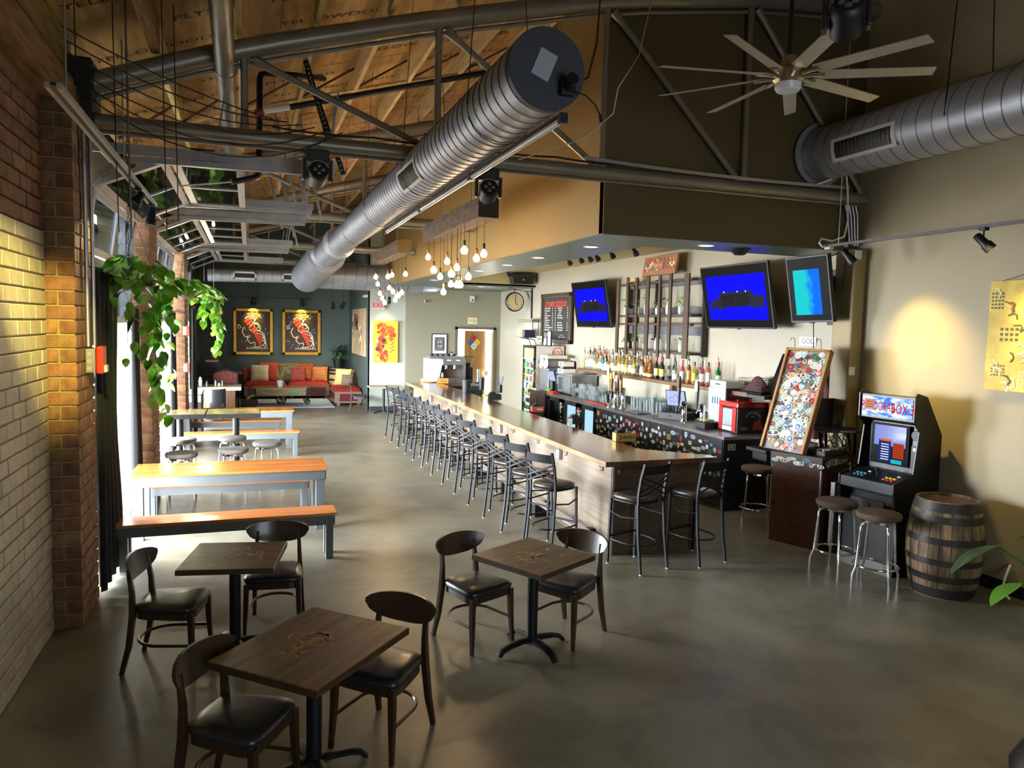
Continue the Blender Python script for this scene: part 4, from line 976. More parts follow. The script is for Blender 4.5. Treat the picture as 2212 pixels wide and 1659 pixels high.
# ================================================================ WALL SHELF WITH BOTTLES
SZ = 1.62
m_shelf = wood('shelf_wood', '#4E3420', '#7A5636', 1.5, 1, .5, 0, .2)
sh = thing('wall_shelf', 'long brown wooden wall shelf behind the bar crowded with liquor bottles', 'shelf', (0, 0, 0))
for a, b in ((8.75, 10.4), (10.41, 12.6), (12.61, 14.55)): MB().box(6.68, a, SZ-.06, 7.04, b, SZ).build('shelf_board', m_shelf, sh, bevel=.003)
for y in (9.4, 11.2, 13.2, 14.35): MB().box(6.95, y-.04, BZ, 7.04, y+.04, SZ-.06).build('shelf_post', m_shelf, sh)
cap_c = {'black': '#17171a', 'red': '#B3202A', 'yellow': '#E3D83A', 'blue': '#26296b', 'cork': '#C9A06A', 'white': '#E8E6E0', 'silver': '#B8B8BA', 'orange': '#D86A3A'}
body_c = {'clear': ('#F2F4EE', .88), 'pale gold': ('#EBE0A0', .75), 'amber': ('#C98A42', .6), 'dark green': ('#2F4420', .25), 'bright green': ('#1E8A3A', .35), 'light blue': ('#8CC6DA', .55), 'red and clear': ('#E8A0A0', .7), 'dark navy': ('#141d3a', .2), 'yellow': ('#E8DC8A', .75)}
prof = {'tall': [(.034, 0), (.036, .01), (.036, .19), (.014, .235), (.013, .29)], 'square': [(.042, 0), (.043, .01), (.043, .15), (.015, .185), (.014, .23)], 'squat': [(.045, 0), (.056, .03), (.056, .08), (.03, .12), (.014, .15), (.013, .2)], 'slim': [(.03, 0), (.031, .01), (.031, .22), (.012, .26), (.012, .3)], 'wide': [(.05, 0), (.052, .01), (.05, .14), (.03, .18), (.014, .2), (.014, .26)]}
bot_cache = {}
def bottle(kind, body, cap, lab, pourer, x, y, z, label, group='liquor bottles on the wall shelf', sc=1.0):
    key = (kind, body, cap, lab, pourer)
    if key not in bot_cache:
        p = prof[kind]; top = p[-1][1]; c, tr = body_c[body]
        n = 4 if kind == 'square' else 12
        n = 8 if kind == 'square' else 12
        g = MB(); g.lathe(p+[(.0001, top)], n=n); bg_ = g.mesh('glass_body', glassy('bottle_'+body.replace(' ', '_'), c, tr, .05, pcol=tuple(v*.6 for v in srgb(c))), True, 45)
        lb = MB(); r = p[1][0]+.001; zz = p[2][1]; lb.lathe([(r, zz*.25), (r, zz*.8)], n=n, cap=False); lm = lb.mesh('paper_label', mat('blabel_'+lab, lab, .6), True)
        cp = MB(); 
        if cap in ('red', 'yellow', 'cork', 'orange') : cp.lathe([(.017, top-.03), (.018, top+.02), (.0001, top+.022)], n=10)
        else: cp.lathe([(.0155, top-.045), (.0155, top+.008), (.0001, top+.01)], n=10)
        cm = cp.mesh('cap', mat('cap_'+cap, cap_c[cap], .4), True)
        pm = None
        if pourer: 
            pr = MB(); pr.lathe([(.013, top), (.014, top+.025), (.006, top+.03)], n=8); pr.tube([(0, 0, top+.02), (0, 0, top+.05), (-.012, 0, top+.09)], .0045, 6); pm = pr.mesh('pourer', m_black, True)
        bot_cache[key] = (bg_, lm, cm, pm)
    g, l, c, p = bot_cache[key]
    t = thing('bottle', label, 'bottle', (x, y, z), rg.random(), group); t.scale = (sc*1.12, sc*1.12, sc*1.22)
    put('glass_body', g, t); put('paper_label', l, t); put('cap', c, t)
    if p: put('pourer', p, t)
    return t
# front row, left to right as seen (y falling)
seq = [('tall','clear','cork','#D08A3A'),('tall','clear','cork','#E6E0D0'),('slim','clear','black','#E8E6E0'),('tall','clear','orange','#D8D8D8'),('slim','clear','blue','#D8DDE8'),('tall','yellow','yellow','#E3D84A'),('tall','clear','black','#DAD9C0'),('wide','yellow','blue','#E9E26A'),('square','clear','yellow','#F0E890'),('tall','clear','red','#E9E2C8'),('square','light blue','black','#9CCFDE'),('tall','dark navy','red','#E2E2E2'),('squat','clear','cork','#E8E0C8'),('square','pale gold','orange','#E9D9A0'),
 ('tall','pale gold','black','#F0E8C0'),('tall','clear','white','#F2F0E0'),('wide','pale gold','black','#F0E6B0'),('slim','pale gold','silver','#E8D8A0'),('tall','yellow','cork','#F0E4A8'),('tall','pale gold','black','#F2EAC8'),('tall','yellow','yellow','#EFE08A'),('square','pale gold','orange','#E8D890'),('tall','clear','black','#F4F2E4'),('slim','pale gold','white','#EFE8C8'),('wide','pale gold','black','#E8DCA8'),('tall','clear','black','#1c1c1e'),('tall','amber','cork','#E8D8B0'),('square','clear','black','#F2E8C0'),('squat','amber','red','#EAD8A8'),('tall','amber','cork','#D8843A'),('squat','amber','red','#E8C890'),
 ('tall','dark green','red','#E8E0A8'),('tall','dark green','black','#E0D848'),('tall','dark green','red','#E8D870'),
 ('squat','clear','black','#2f2f33'),('tall','dark green','black','#C8C4B0'),('wide','clear','black','#D8D8C8'),('tall','red and clear','orange','#E8E2DC'),('tall','pale gold','blue','#26262a'),('slim','amber','silver','#D89A5A'),('tall','yellow','black','#D8C24A'),('squat','clear','black','#E9E0A8'),('tall','red and clear','black','#F0E8DC'),('slim','red and clear','black','#E8ECF0'),('tall','bright green','red','#C8E0D0')]
import itertools
ys_ = [14.38-.083*i for i in range(14)] + [13.18-.098*i for i in range(17)] + [11.45, 11.33, 11.2] + [11.05, 10.9, 10.78, 10.62, 10.5, 10.38, 10.26, 10.15, 10.0, 9.88, 9.66]
for i, (s_, y) in enumerate(zip(seq, ys_)):
    shade = {'#1c1c1e': 'black', '#26262a': 'black', '#2f2f33': 'black'}.get(s_[3], '')
    bottle(s_[0], s_[1], s_[2], s_[3], i % 3 != 1, 6.8+.05*((i*7) % 3-1)*.6, y, SZ, '%s bottle with %s cap, %s from the left along the shelf front' % (s_[1], s_[2], nth(i+1)))
# second row behind
k2 = 0
for i in range(22):
    y = 14.3-.078*i if i < 8 else 13.2-.1*(i-8)
    s_ = seq[(i*5+3) % 30]; k2 += 1
    bottle(s_[0], s_[1], s_[2], s_[3], True, 6.93, y-.04, SZ, '%s bottle in the back row of the shelf, %s from the left' % (s_[1], nth(k2)), 'liquor bottles in the back row of the shelf', 1.08)
# black shelf end with wire basket of cloths
t = thing('corner_shelf', 'black corner shelf holding a wire basket at the right end of the bottle shelf', 'shelf', (6.82, 8.62, SZ-.06)); MB().box(-.16, -.28, 0, .22, .12, .05).build('shelf_board', m_blackp, t, bevel=.004); MB().box(.13, -.1, -.5, .2, -.02, 0).build('shelf_post', m_shelf, t)
t = thing('wire_basket', 'black wire basket heaped with a maroon cloth and dark gear', 'basket', (6.84, 8.72, SZ+.002))
bx, by = .14, .26
for z, s in ((0, .85), (.09, .92), (.2, 1)): MB().tube([(-bx*s, -by*s, z), (bx*s, -by*s, z), (bx*s, by*s, z), (-bx*s, by*s, z)], .004, 4, closed=True).build('rim_wire', m_black, t)
for k in range(9): 
    y = -by+2*by*k/8; MB().tube([(-bx, y, .2), (-bx*.85, y*.85, 0), (bx*.85, y*.85, 0), (bx, y, .2)], .0025, 4).build('wire', m_black, t)
rr = random.Random(9)
MB().grid(lambda u, v: Vector(((u-.5)*.24, (v-.5)*.46, .03+.2*math.sin(math.pi*u)*math.sin(math.pi*v)+.05*math.sin(u*13+v*9)*math.sin(math.pi*u)*math.sin(math.pi*v))), 14, 16).build('maroon_cloth', mat('maroon_cloth', '#4A2A2C', .9, 0, .2, 10), t, smooth=True)
MB().box(-.1, -.22, .01, .1, .22, .06).build('dark_gear', m_black, t, bevel=.02)

# ================================================================ LATTICE RACK WITH VASES
m_lat = wood('lattice_wood', '#2E2116', '#4C3924', 2, 2, .55, 0, .2); m_lat2 = mat('lattice_dark', '#241A12', .6)
la = thing('lattice_rack', 'dark wooden lattice rack on the wall holding plant vases above the bottles', 'rack', (0, 0, 0))
ly = [12.86, 12.49, 12.14, 11.74, 11.33, 10.98, 10.47]
for i, y in enumerate(ly):
    w = (.1, .075, .08, .12, .075, .085, .14)[i]; MB().box(6.72, y-w/2, 2.02-.012*(i % 3), 6.745, y+w/2, 3.44+.02*(i % 2)-.004*i).build('upright_slat', m_lat, la)
for z, d in ((2.1, .2), (2.58, .06), (2.73, .2), (3.32, .1)):
    MB().box(6.75 if d > .1 else 6.745, 10.35, z-.02, 6.75+d, 12.9, z+.02).build('cross_rail', m_lat, la)
for y in (12.86, 12.6, 11.8, 10.3): MB().box(6.93, y-.02, 2.06, 7.04, y+.02, 3.38).build('back_frame', m_lat2, la)
MB().box(6.98, 10.3, 2.4, 7.04, 12.88, 2.55).build('slate_band', mat('slate_band', '#5a5c60', .6), la); MB().box(6.98, 10.3, 2.76, 7.04, 12.88, 2.88).build('slate_band', mat('slate_band', '#5a5c60', .6), la); MB().box(6.98, 10.3, 3.25, 7.04, 12.88, 3.34).build('slate_band', mat('slate_band', '#5a5c60', .6), la)
m_vase = glassy('vase_glass', (.9, .95, .88), .55); m_leafy = mat('leaf_lime', '#7FC23A', .45, 0, .15, 8); m_leafd = mat('leaf_mid', '#4F8A2A', .45, 0, .2, 8)
m_leafd.node_tree.nodes['Principled BSDF'].inputs['Subsurface Weight'].default_value = 0
def leaf_mesh(L, W_, m, fold=.25, seg=5):
    mb = MB(); mb.v.append((0, 0, 0))
    pts = []
    for k in range(1, seg+1):
        u = k/seg; w = W_*(math.sin(math.pi*min(1, u*.98)**.75)**.8 if u < 1 else 0); zz = -L*.25*u*u
        pts.append((L*u, w, zz))
    b = len(mb.v)
    for x, w, z in pts: mb.v += [(x, w/2, z+fold*w*.5), (x, 0, z), (x, -w/2, z+fold*w*.5)]
    mb.face((0, 2, 1)); mb.face((0, 3, 2))
    for k in range(seg-1):
        a = 1+k*3; mb.face((a, a+1, a+4, a+3)); mb.face((a+1, a+2, a+5, a+4))
    me = mb.mesh('leaf', m, True, 80); return me
lf_s = [leaf_mesh(.09, .07, m_leafy), leaf_mesh(.08, .055, m_leafd), leaf_mesh(.07, .055, mat('leaf_pale', '#A8CF5A', .45))]
lf_p = leaf_mesh(.07, .05, mat('leaf_purple', '#5A3A4A', .5))
vn = 0
for (y, z, h, nl, kind) in [(12.7, 2.75, .2, 7, 0), (12.3, 2.75, .2, 4, 0), (11.95, 2.75, .24, 4, 2), (11.55, 2.75, .16, 9, 1), (11.2, 2.75, .22, 6, 1), (10.8, 2.75, .18, 8, 2), (12.66, 2.12, .14, 4, 1), (12.33, 2.12, .18, 6, 0), (11.95, 2.12, .13, 3, 2), (11.55, 2.12, .22, 5, 3), (11.4, 2.12, .2, 3, 3), (11.15, 2.12, .17, 4, 2), (10.75, 2.12, .18, 3, 3)]:
    vn += 1
    rowz = 'upper' if z > 2.5 else 'lower'; nn = vn if vn <= 6 else vn-6
    t = thing('plant_vase', 'glass vase with %s cutting on the %s lattice shelf, %s from the left' % (('green', 'deep green', 'yellow-green', 'purple')[kind], rowz, nth(nn)), 'vase', (6.84, y, z), 0, 'vases on the lattice rack')
    MB().lathe([(.04, 0), (.05, h*.4), (.045, h*.75), (.025, h*.85), (.03, h), (.028, h)], n=12, cap=False).build('vase_body', m_vase, t, smooth=True)
    MB().tube([(0, 0, .01), (0, .01, h), (-.03, .0, h+.06)], .004, 5).build('stem', m_leafd, t)
    for k in range(nl):
        a = rr.uniform(0, 6.28); put('leaf', lf_p if kind == 3 else lf_s[kind], t, (-.02+rr.uniform(-.04, .02), rr.uniform(-.06, .06), h+rr.uniform(-.03, .1)), (rr.uniform(-.5, .5), rr.uniform(-.6, .5), a), scale=rr.uniform(.8, 1.25))
m_x = None
t = thing('carved_sign', 'leaning carved wooden tiki style sign with worn lettering on top of the lattice rack', 'sign', (6.78, 11.47, 3.44), 0)
q = Euler((0, R(10), 0)).to_matrix()
MB().cbox((.03, 0, .17), (.04, 1.1, .34), q).build('board', mat('sign_tan', '#8A6240', .6, 0, .2, 6), t)
mcol = [mat('relief_%d' % i, c, .5) for i, c in enumerate(['#C98A4A', '#D9B080', '#8A5A3A', '#A83A2A', '#E8DCC0', '#4A5A5A'])]
for k in range(46):
    y = -.5+1.0*(k+.5)/46; zz = .1+.17*((k*7) % 5)/4.0
    p = Vector((.03, 0, .17))+q @ Vector((-.022, y, zz-.17)); MB().ball(p, .035, 6, (.25, 1, rr.uniform(.5, 1.3))).build('carving', mcol[rr.randrange(6)], t)
MB().cbox(Vector((.03, 0, .17))+q @ Vector((-.03, 0, 0)), (.012, .3, .13), q).build('name_plate', mat('plate_rose', '#A86A52', .5), t)
put('lettering', textmesh('TIKI CLUB', .05, mcol[4], .001), t, Vector((.03, 0, .17))+q @ Vector((-.04, 0, 0)), FX)
t = thing('straw_hat', 'crumpled tan hat lying on the left top corner of the lattice rack', 'hat', (6.84, 12.4, 3.35)); MB().lathe([(.16, 0), (.15, .01), (.08, .03), (.07, .09), (.0001, .1)], n=18).build('crown', mat('straw', '#C9B06A', .8), t, smooth=True); MB().lathe([(.19, .0), (.1, .008)], n=18).build('brim', mat('straw', '#C9B06A', .8), t)

# ================================================================ TELEVISIONS
m_blue = emit('screen_blue', '#1414F0', 1.0); m_blued = emit('screen_deep_blue', '#0A0A8C', .8)
m_scrdark = mat('screen_glass_dark', '#050608', .4, spec=.04)
def tv(label, TL, TR, BR, BL, thick, content):
    TL, TR, BR, BL = map(Vector, (TL, TR, BR, BL)); c = (TL+TR+BR+BL)/4
    ux = ((TR-TL)+(BR-BL)).normalized(); w = ((TR-TL).length+(BR-BL).length)/2; uz = ((TL-BL)+(TR-BR)); h = uz.length/2; uz = (uz-ux*uz.dot(ux)).normalized(); n = ux.cross(uz)  # n points away from the viewer side
    Mx = Matrix((ux, uz, n)).transposed()
    t = thing('television', label, 'television', c)
    if n.dot(Vector((0, 0, 0))-c) < 0: nn = -1
    else: nn = 1
    t.rotation_euler = Mx.to_euler()
    # local: x right, y up, z towards viewer if nn>0
    MB().box(-w/2, -h/2, -thick*nn, w/2, h/2, 0).build('housing', m_blackp, t, bevel=.005)
    MB().box(-w/2+.02, -h/2+.025, 0, w/2-.02, h/2-.02, .002*nn).build('screen_glass', m_scrdark, t)
    content(t, w, h, nn)
    gap = min(.6, 7.04-c.x); MB().box(-.1, -.1, -thick*nn, .1, .1, -gap*nn).build('wall_bracket', m_black, t)
    MB().box(-.03, -h/2-.012, -.02, .03, -h/2, 0).build('sensor_bar', m_blackp, t)
    return t, w, h, nn
def blue_scene(t, w, h, nn):
    z = .003*nn
    MB().box(-w*.42, -h*.36, z, w*.44, h*.34, z+.001*nn).build('lit_picture', m_blue, t)
    mb = MB(); z2 = z+.002*nn
    mb.prism([(-w*.4, -.2*h, z2), (-w*.3, -.16*h, z2), (-w*.22, -.2*h, z2), (-w*.1, -.13*h, z2), (w*.05, -.16*h, z2), (w*.16, -.12*h, z2), (w*.26, -.17*h, z2), (w*.4, -.16*h, z2), (w*.42, 0, z2), (w*.26, .02*h, z2), (w*.24, .09*h, z2), (-w*.22, .07*h, z2), (-w*.25, -.02*h, z2), (-w*.36, -.05*h, z2)], (0, 0, .001*nn))
    mb.build('dark_picture_shapes', mat('picture_dark', '#06061c', .6, spec=.1), t)
    mb = MB(); z3 = z2+.002*nn
    mb.box(-w*.2, -.15*h, z3, -w*.02, .04*h, z3+.001*nn); mb.box(w*.02, -.15*h, z3, w*.2, .04*h, z3+.001*nn); mb.build('dark_doorway', mat('picture_black', '#020203', .6, spec=.08), t)
    for x in (-.15, .05, .17): MB().box(w*x-.008, .07*h, z3, w*x+.008, .09*h, z3+.002*nn).build('lit_dot', emit('tiny_lamp', '#ffffff', 2), t)
def tv_corners(ya, yb, z0, z1, xt, xb): return ((xt, ya, z1), (xt, yb, z1), (xb, yb, z0), (xb, ya, z0))
tv('wall television with a blue picture left of the lattice rack', *tv_corners(14.96, 13.32, 2.5, 3.46, 6.66, 6.84), .05, blue_scene)
tv('largest wall television with a blue picture, right of the lattice rack', *tv_corners(9.88, 8.3, 2.53, 3.45, 6.56, 6.74), .05, blue_scene)
def cyan_scene(t, w, h, nn):
    z = .003*nn
    m = bpy.data.materials.new('screen_cyan_picture'); m.use_nodes = True; nt = m.node_tree; nt.nodes.clear(); o = nt.nodes.new('ShaderNodeOutputMaterial'); e = nt.nodes.new('ShaderNodeEmission'); nt.links.new(e.outputs[0], o.inputs[0])
    tc = nt.nodes.new('ShaderNodeTexCoord'); sp = nt.nodes.new('ShaderNodeSeparateXYZ'); ns = nt.nodes.new('ShaderNodeTexNoise'); ns.inputs['Scale'].default_value = 4; ad = nt.nodes.new('ShaderNodeMath'); ad.operation = 'MULTIPLY_ADD'; ad.inputs[1].default_value = .6
    nt.links.new(tc.outputs['Generated'], sp.inputs[0]); nt.links.new(tc.outputs['Generated'], ns.inputs['Vector']); nt.links.new(ns.outputs[0], ad.inputs[0]); nt.links.new(sp.outputs['X'], ad.inputs[2])
    rp = nt.nodes.new('ShaderNodeValToRGB'); rp.color_ramp.elements[0].position = .75; rp.color_ramp.elements[0].color = (*srgb('#20BDC0'), 1); rp.color_ramp.elements[1].position = 1.0; rp.color_ramp.elements[1].color = (*srgb('#1668E8'), 1)
    nt.links.new(ad.outputs[0], rp.inputs[0]); nt.links.new(rp.outputs[0], e.inputs[0]); e.inputs[1].default_value = 1
    MB().box(-w*.34, -h*.38, z, w*.28, h*.3, z+.001*nn).build('lit_picture', m, t)
tv('angled television with a cyan and blue picture beside the wall chase', (6.3, 7.74, 3.40), (6.42, 7.1, 3.43), (6.56, 6.98, 2.63), (6.5, 7.58, 2.63), .07, cyan_scene)
t = thing('tv_arm', 'black swinging wall arm behind the angled cyan television', 'bracket', (6.9, 7.5, 2.95)); MB().box(.1, -.12, -.35, .14, .12, .35).build('wall_plate', m_black, t); MB().bar((.1, 0, .1), (-.3, -.1, .1), .04, .06).build('arm_bar', m_black, t); MB().bar((.1, 0, -.1), (-.3, -.1, -.1), .04, .06).build('arm_bar', m_black, t)
# ================================================================ MENU BOARD, CLOCK, SPEAKER, SMALL WALL THINGS
m_frame = mat('carved_dark_frame', '#3A2A1E', .5, 0, .3, 12, .5, 40); m_chalk = mat('chalkboard', '#262622', .7); m_redl = mat('menu_red', '#E0462E', .5); m_wl = mat('chalk_white', '#EFEBDD', .6)
t = thing('menu_board', 'framed black menu board with a red heading and white price columns', 'menu', (6.98, 16.5, 2.7))
W2, H2 = .92, .6
MB().box(-.01, -W2+.08, -H2+.08, .02, W2-.08, H2-.08).build('board', m_chalk, t)
for a in ((-W2, -H2, W2, -H2+.1), (-W2, H2-.1, W2, H2), (-W2, -H2, -W2+.1, H2), (W2-.1, -H2, W2, H2)): MB().box(-.04, a[0], a[1], .02, a[2], a[3]).build('frame_bar', m_frame, t, bevel=.012)
put('lettering', textmesh('crown', .3, m_redl, .001, sx=.8), t, (-.014, .36, .36), FX); put('lettering', textmesh('station', .3, m_redl, .001, sx=.8), t, (-.014, -.33, .36), FX)
items = ['Drip Coffee\nAmericano\nLatte\nCappuccino\nMocha\nCold Brew\nHot Tea\nChai Latte\nHot Chocolate\nItalian Soda', '3\n3\n4\n4\n5\n4\n3\n4\n4\n3', '4\n4\n5\n5\n6\n5\n4\n5\n5\n4', 'Espresso\n  double\n  quad\nCortado\nMacchiato\n\nIced Tea\nSmoothie\nKombucha\nLemonade', '3\n4\n6\n4\n4\n\n3\n6\n5\n4']
for s_, y, w in zip(items, (.7, .22, .04, -.12, -.68), (1.3, 1.6, 1.6, 1.3, 1.6)):
    put('lettering', textmesh(s_, .058, m_wl, .001, 'LEFT', sx=w), t, (-.014, y, -.02), FX)
put('lettering', textmesh('Oat, soy, almond +1\nHouse syrups +1\nVanilla', .045, m_wl, .001, 'LEFT', sx=1.3), t, (-.014, .7, -.42), FX); put('lettering', textmesh('Order at\n@crownstation', .045, m_wl, .001, sx=1.3), t, (-.014, -.4, -.42), FX)
t = thing('station_clock', 'round station style clock with roman numerals hung from a scrolled iron bracket', 'clock', (6.55, 18.3, 3.12))
MB().lathe([(.0001, .05), (.23, .05), (.255, .03), (.255, -.03), (.23, -.05), (.0001, -.05)], n=36, axis='y').build('case', m_black, t, smooth=True)
MB().lathe([(.0001, -.054), (.22, -.054), (.22, -.05)], n=36, axis='y').build('dial', mat('parchment', '#C9B88E', .6), t)
for k in range(12):
    a = R(30*k); put('numeral', textmesh(['XII', 'I', 'II', 'III', 'IIII', 'V', 'VI', 'VII', 'VIII', 'IX', 'X', 'XI'][k], .045, m_black, .0005), t, (math.sin(a)*.175, -.056, math.cos(a)*.175), (R(90), a, 0))
MB().bar((0, -.058, 0), (.0, -.058, .15), .004, .012, up=(1, 0, 0)).build('minute_hand', m_black, t); MB().bar((0, -.06, 0), (.055, -.06, -.09), .004, .014, up=(1, 0, 0)).build('hour_hand', m_black, t)
MB().tube([(-.12, 0, .32), (-.15, 0, .35), (-.11, 0, .38), (0, 0, .33), (.2, 0, .3), (.48, 0, .28)], .009, 6).build('bracket_rod', m_black, t, smooth=True); MB().cyl((0, 0, .25), (0, 0, .33), .01).build('hanger', m_black, t)
MB().box(.47, -.03, -.42, .5, .03, .42).build('wall_bar', m_black, t)
for k in range(3): MB().tube([(.2+.09*k*math.cos(R(a))*0+.12*math.cos(R(a))*(1-.2*k)+.1, 0, .27-.0*k-.3*(1-math.sin(R(a)))*(.7-.15*k)) for a in range(0, 91, 15)], .006, 5).build('scroll', m_black, t, smooth=True)
for yy in (8.9, 12.0, 14.6, 16.6): light('SPOT', 'tray_spot_lamp', (5.15, yy, 3.7), 24, (1, .8, .36), .04, spot=62, blend=1.0, target=(7.04, yy+.9, 3.0))
t = thing('wall_speaker', 'black trapezoid loudspeaker mounted under the cream ceiling tray', 'speaker', (6.62, 18.0, 3.7)); 
mb = MB(); mb.prism([(-.28, -.14, -.13), (.28, -.14, -.13), (.33, -.14, .1), (.25, -.14, .15), (-.25, -.14, .15), (-.33, -.14, .1)], (0, .25, 0)); mb.build('cabinet', m_blackp, t, bevel=.02); MB().box(-.27, -.15, -.1, .27, -.14, .02).build('grille', mat('speaker_grille', '#0c0c0d', .7, 0, 0, 4, .4, 200), t); MB().box(-.02, -.155, -.04, .02, -.15, -.01).build('badge', m_white, t)
for i, (a_, b_) in enumerate(((1370, 538), (1320, 544), (1288, 550), (1272, 552), (1253, 555), (1228, 560), (1097, 587))):
    p0 = Zp(a_, b_, 3.8); p0.z = 3.84
    t = thing('spot_head', 'small black spotlight under the cream ceiling tray, %s from the near end' % nth(i+1), 'spotlight', p0, 0, 'spotlights in the ceiling tray')
    d = Vector((.8, .25, -1)).normalized(); MB().cyl((0, 0, .04), (0, 0, -.03), .014, n=8).build('stem', m_black, t); c = Vector((0, 0, -.06)); MB().tube([c-d*.06, c+d*.03, c+d*.04, c+d*.1], [.03, .03, .045, .048], 14).build('head', m_black, t, smooth=True, ang=40); MB().lathe([(.0001, 0), (.036, 0)], n=12).build('lens', emit('spot_lens', (1, .9, .6), 4), t, loc=c+d*.102, rot=d.to_track_quat('Z', 'Y').to_euler())
# shelf with cards and boxes, small fridge area
t = thing('luggage_shelf', 'black iron luggage rack shelf below the clock', 'shelf', (6.8, 17.9, 2.2)); MB().box(-.22, -.28, 0, .22, .28, .02).build('shelf_plate', m_black, t); 
for y in (-.2, .2): MB().tube([(-.15, y, 0), (.1, y, -.05), (.2, y, -.3)], .012, 6).build('bracket', m_black, t)
for z in (.4, .45): MB().box(-.2, -.28, z, .22, .28, z+.008).build('rail', m_black, t)
for y in (-.2, .2): MB().cyl((.2, y, 0), (.2, y, .47), .01, n=6).build('upright', m_black, t)
for i, (dy, c, lb, tx) in enumerate(((.18, '#E6EBEE', 'white toaster-size box on the iron luggage shelf', ''), (0, '#D9A02A', 'yellow box on the iron luggage shelf', ''), (-.18, '#1d1a3a', 'navy box at the right of the iron luggage shelf', ''))):
    o = thing('carton', lb, 'box', (6.75, 17.9+dy, 2.221)); MB().box(-.14, -.08, 0, .14, .08, .18).build('carton_body', mat('shelfbox_%d' % i, c, .5), o, bevel=.003); MB().box(-.141, -.03, .05, -.14, .03, .11).build('printed_label', m_st[6 if i else 3], o)
# ================================================================ DUCTS
m_duct = mat('spiral_duct_metal', '#A9ADB7', .42, .5, .1, 3, .04, 20)
m_seam = mat('duct_seam', '#6c6e72', .4, .8)
def duct(t, p, q, r, n=40, seam=.13, rings='seam_ring'):
    p = Vector(p); q = Vector(q); d = q-p; L = d.length; dn = d.normalized()
    MB().tube([p, p+d*.5, q], r, n).build('duct_shell', m_duct, t, smooth=True, ang=50)
    if seam:
        k = int(L/seam)
        # shared ring mesh in local frame
        rot = dn.to_track_quat('Z', 'Y')
        key = ('ring', round(r, 3))
        if key not in _tc: _tc[key] = MB().tube([(r*math.cos(2*math.pi*a/n), r*math.sin(2*math.pi*a/n), 0) for a in range(n)], .0055, 5, closed=True).mesh('seam_ring', m_seam, True, 80)
        tilt = Euler((.09, 0, 0))
        for i in range(k):
            put('seam_ring', _tc[key], t, p+dn*(seam*(i+.5)), (rot @ tilt.to_quaternion()).to_euler())
dk = thing('air_duct', 'long grey spiral duct running down the hall with a round dark end cap', 'duct', (0, 0, 0))
DX, DZ = 1.6, 3.955
duct(dk, (DX, 4.02, DZ), (DX, 14.2, DZ+.02), .225)
duct(dk, (DX, 14.3, DZ+.02), (DX, 16.6, DZ), .29, seam=.1)
MB().lathe([(.225, 0), (.24, .02), (.3, .16), (.3, .25)], n=40).build('reducer_collar', m_duct, dk, smooth=True, loc=(DX, 14.1, DZ+.02), rot=(R(-90), 0, 0))
duct(dk, (DX-.02, 16.6, DZ-.02), (DX-.22, 19.5, DZ-.34), .39, seam=.16)
MB().lathe([(.29, 0), (.4, .12), (.4, .22)], n=40).build('reducer_collar', m_duct, dk, smooth=True, loc=(DX, 16.5, DZ), rot=(R(-90), 0, 0))
m_capd = mat('dark_slate_cap', '#3A3F48', .55, .2)
MB().lathe([(.0001, -.012), (.232, -.012), (.232, .03)], n=44).build('end_cap', m_capd, dk, loc=(DX, 4.02, DZ), rot=(R(-90), 0, 0))
q = Euler((0, R(22), 0)).to_matrix()
MB().cbox((DX-.02, 4.003, DZ+.02), (.11, .003, .16), q).build('sticker_sheet', mat('pale_sticker', '#9AA0AE', .5), dk)
for y, a in ((7.0, 0),):
    # slatted register let into the duct side
    fr = MB(); ang0, ang1 = R(178), R(232); ya, yb = 6.55, 7.35; rr_ = .232
    def dp_(a, y, r=rr_): return Vector((DX+r*math.cos(a), y, DZ+r*math.sin(a)))
    for (a0, a1, y0, y1) in ((ang0, ang1, ya, ya+.05), (ang0, ang1, yb-.05, yb), (ang0, ang0+R(8), ya, yb), (ang1-R(8), ang1, ya, yb)):
        fr.grid(lambda u, v: dp_(a0+(a1-a0)*u, y0+(y1-y0)*v), 6, 2, lambda u, v: dp_(a0+(a1-a0)*u, y0+(y1-y0)*v, rr_-.015))
    fr = fr.build('register_frame', m_white, dk, smooth=True)
    MB().grid(lambda u, v: dp_(ang0+(ang1-ang0)*u, ya+(yb-ya)*v, .2275), 6, 2).build('register_dark', m_dark, fr)
    for k in range(14):
        y = ya+.06+k*(yb-ya-.1)/14; MB().tube([dp_(ang0+R(8)+(ang1-ang0-R(16))*u/5, y, .231) for u in range(6)], .006, 4).build('louver', m_steeld, fr)
for y in (4.8, 7.05, 9.5, 11.8, 14.0): MB().tube([(DX+.24*math.cos(R(a)), y+.04, DZ+.24*math.sin(R(a))) for a in range(200, 341, 20)]+[(DX+.15, y+.04, DZ+.9)], .004, 4).build('hanger_wire', m_black, dk); MB().tube([(DX-.235, y+.04, DZ), (DX-.13, y+.04, zd(DX)-.1)], .004, 4).build('hanger_wire', m_black, dk)
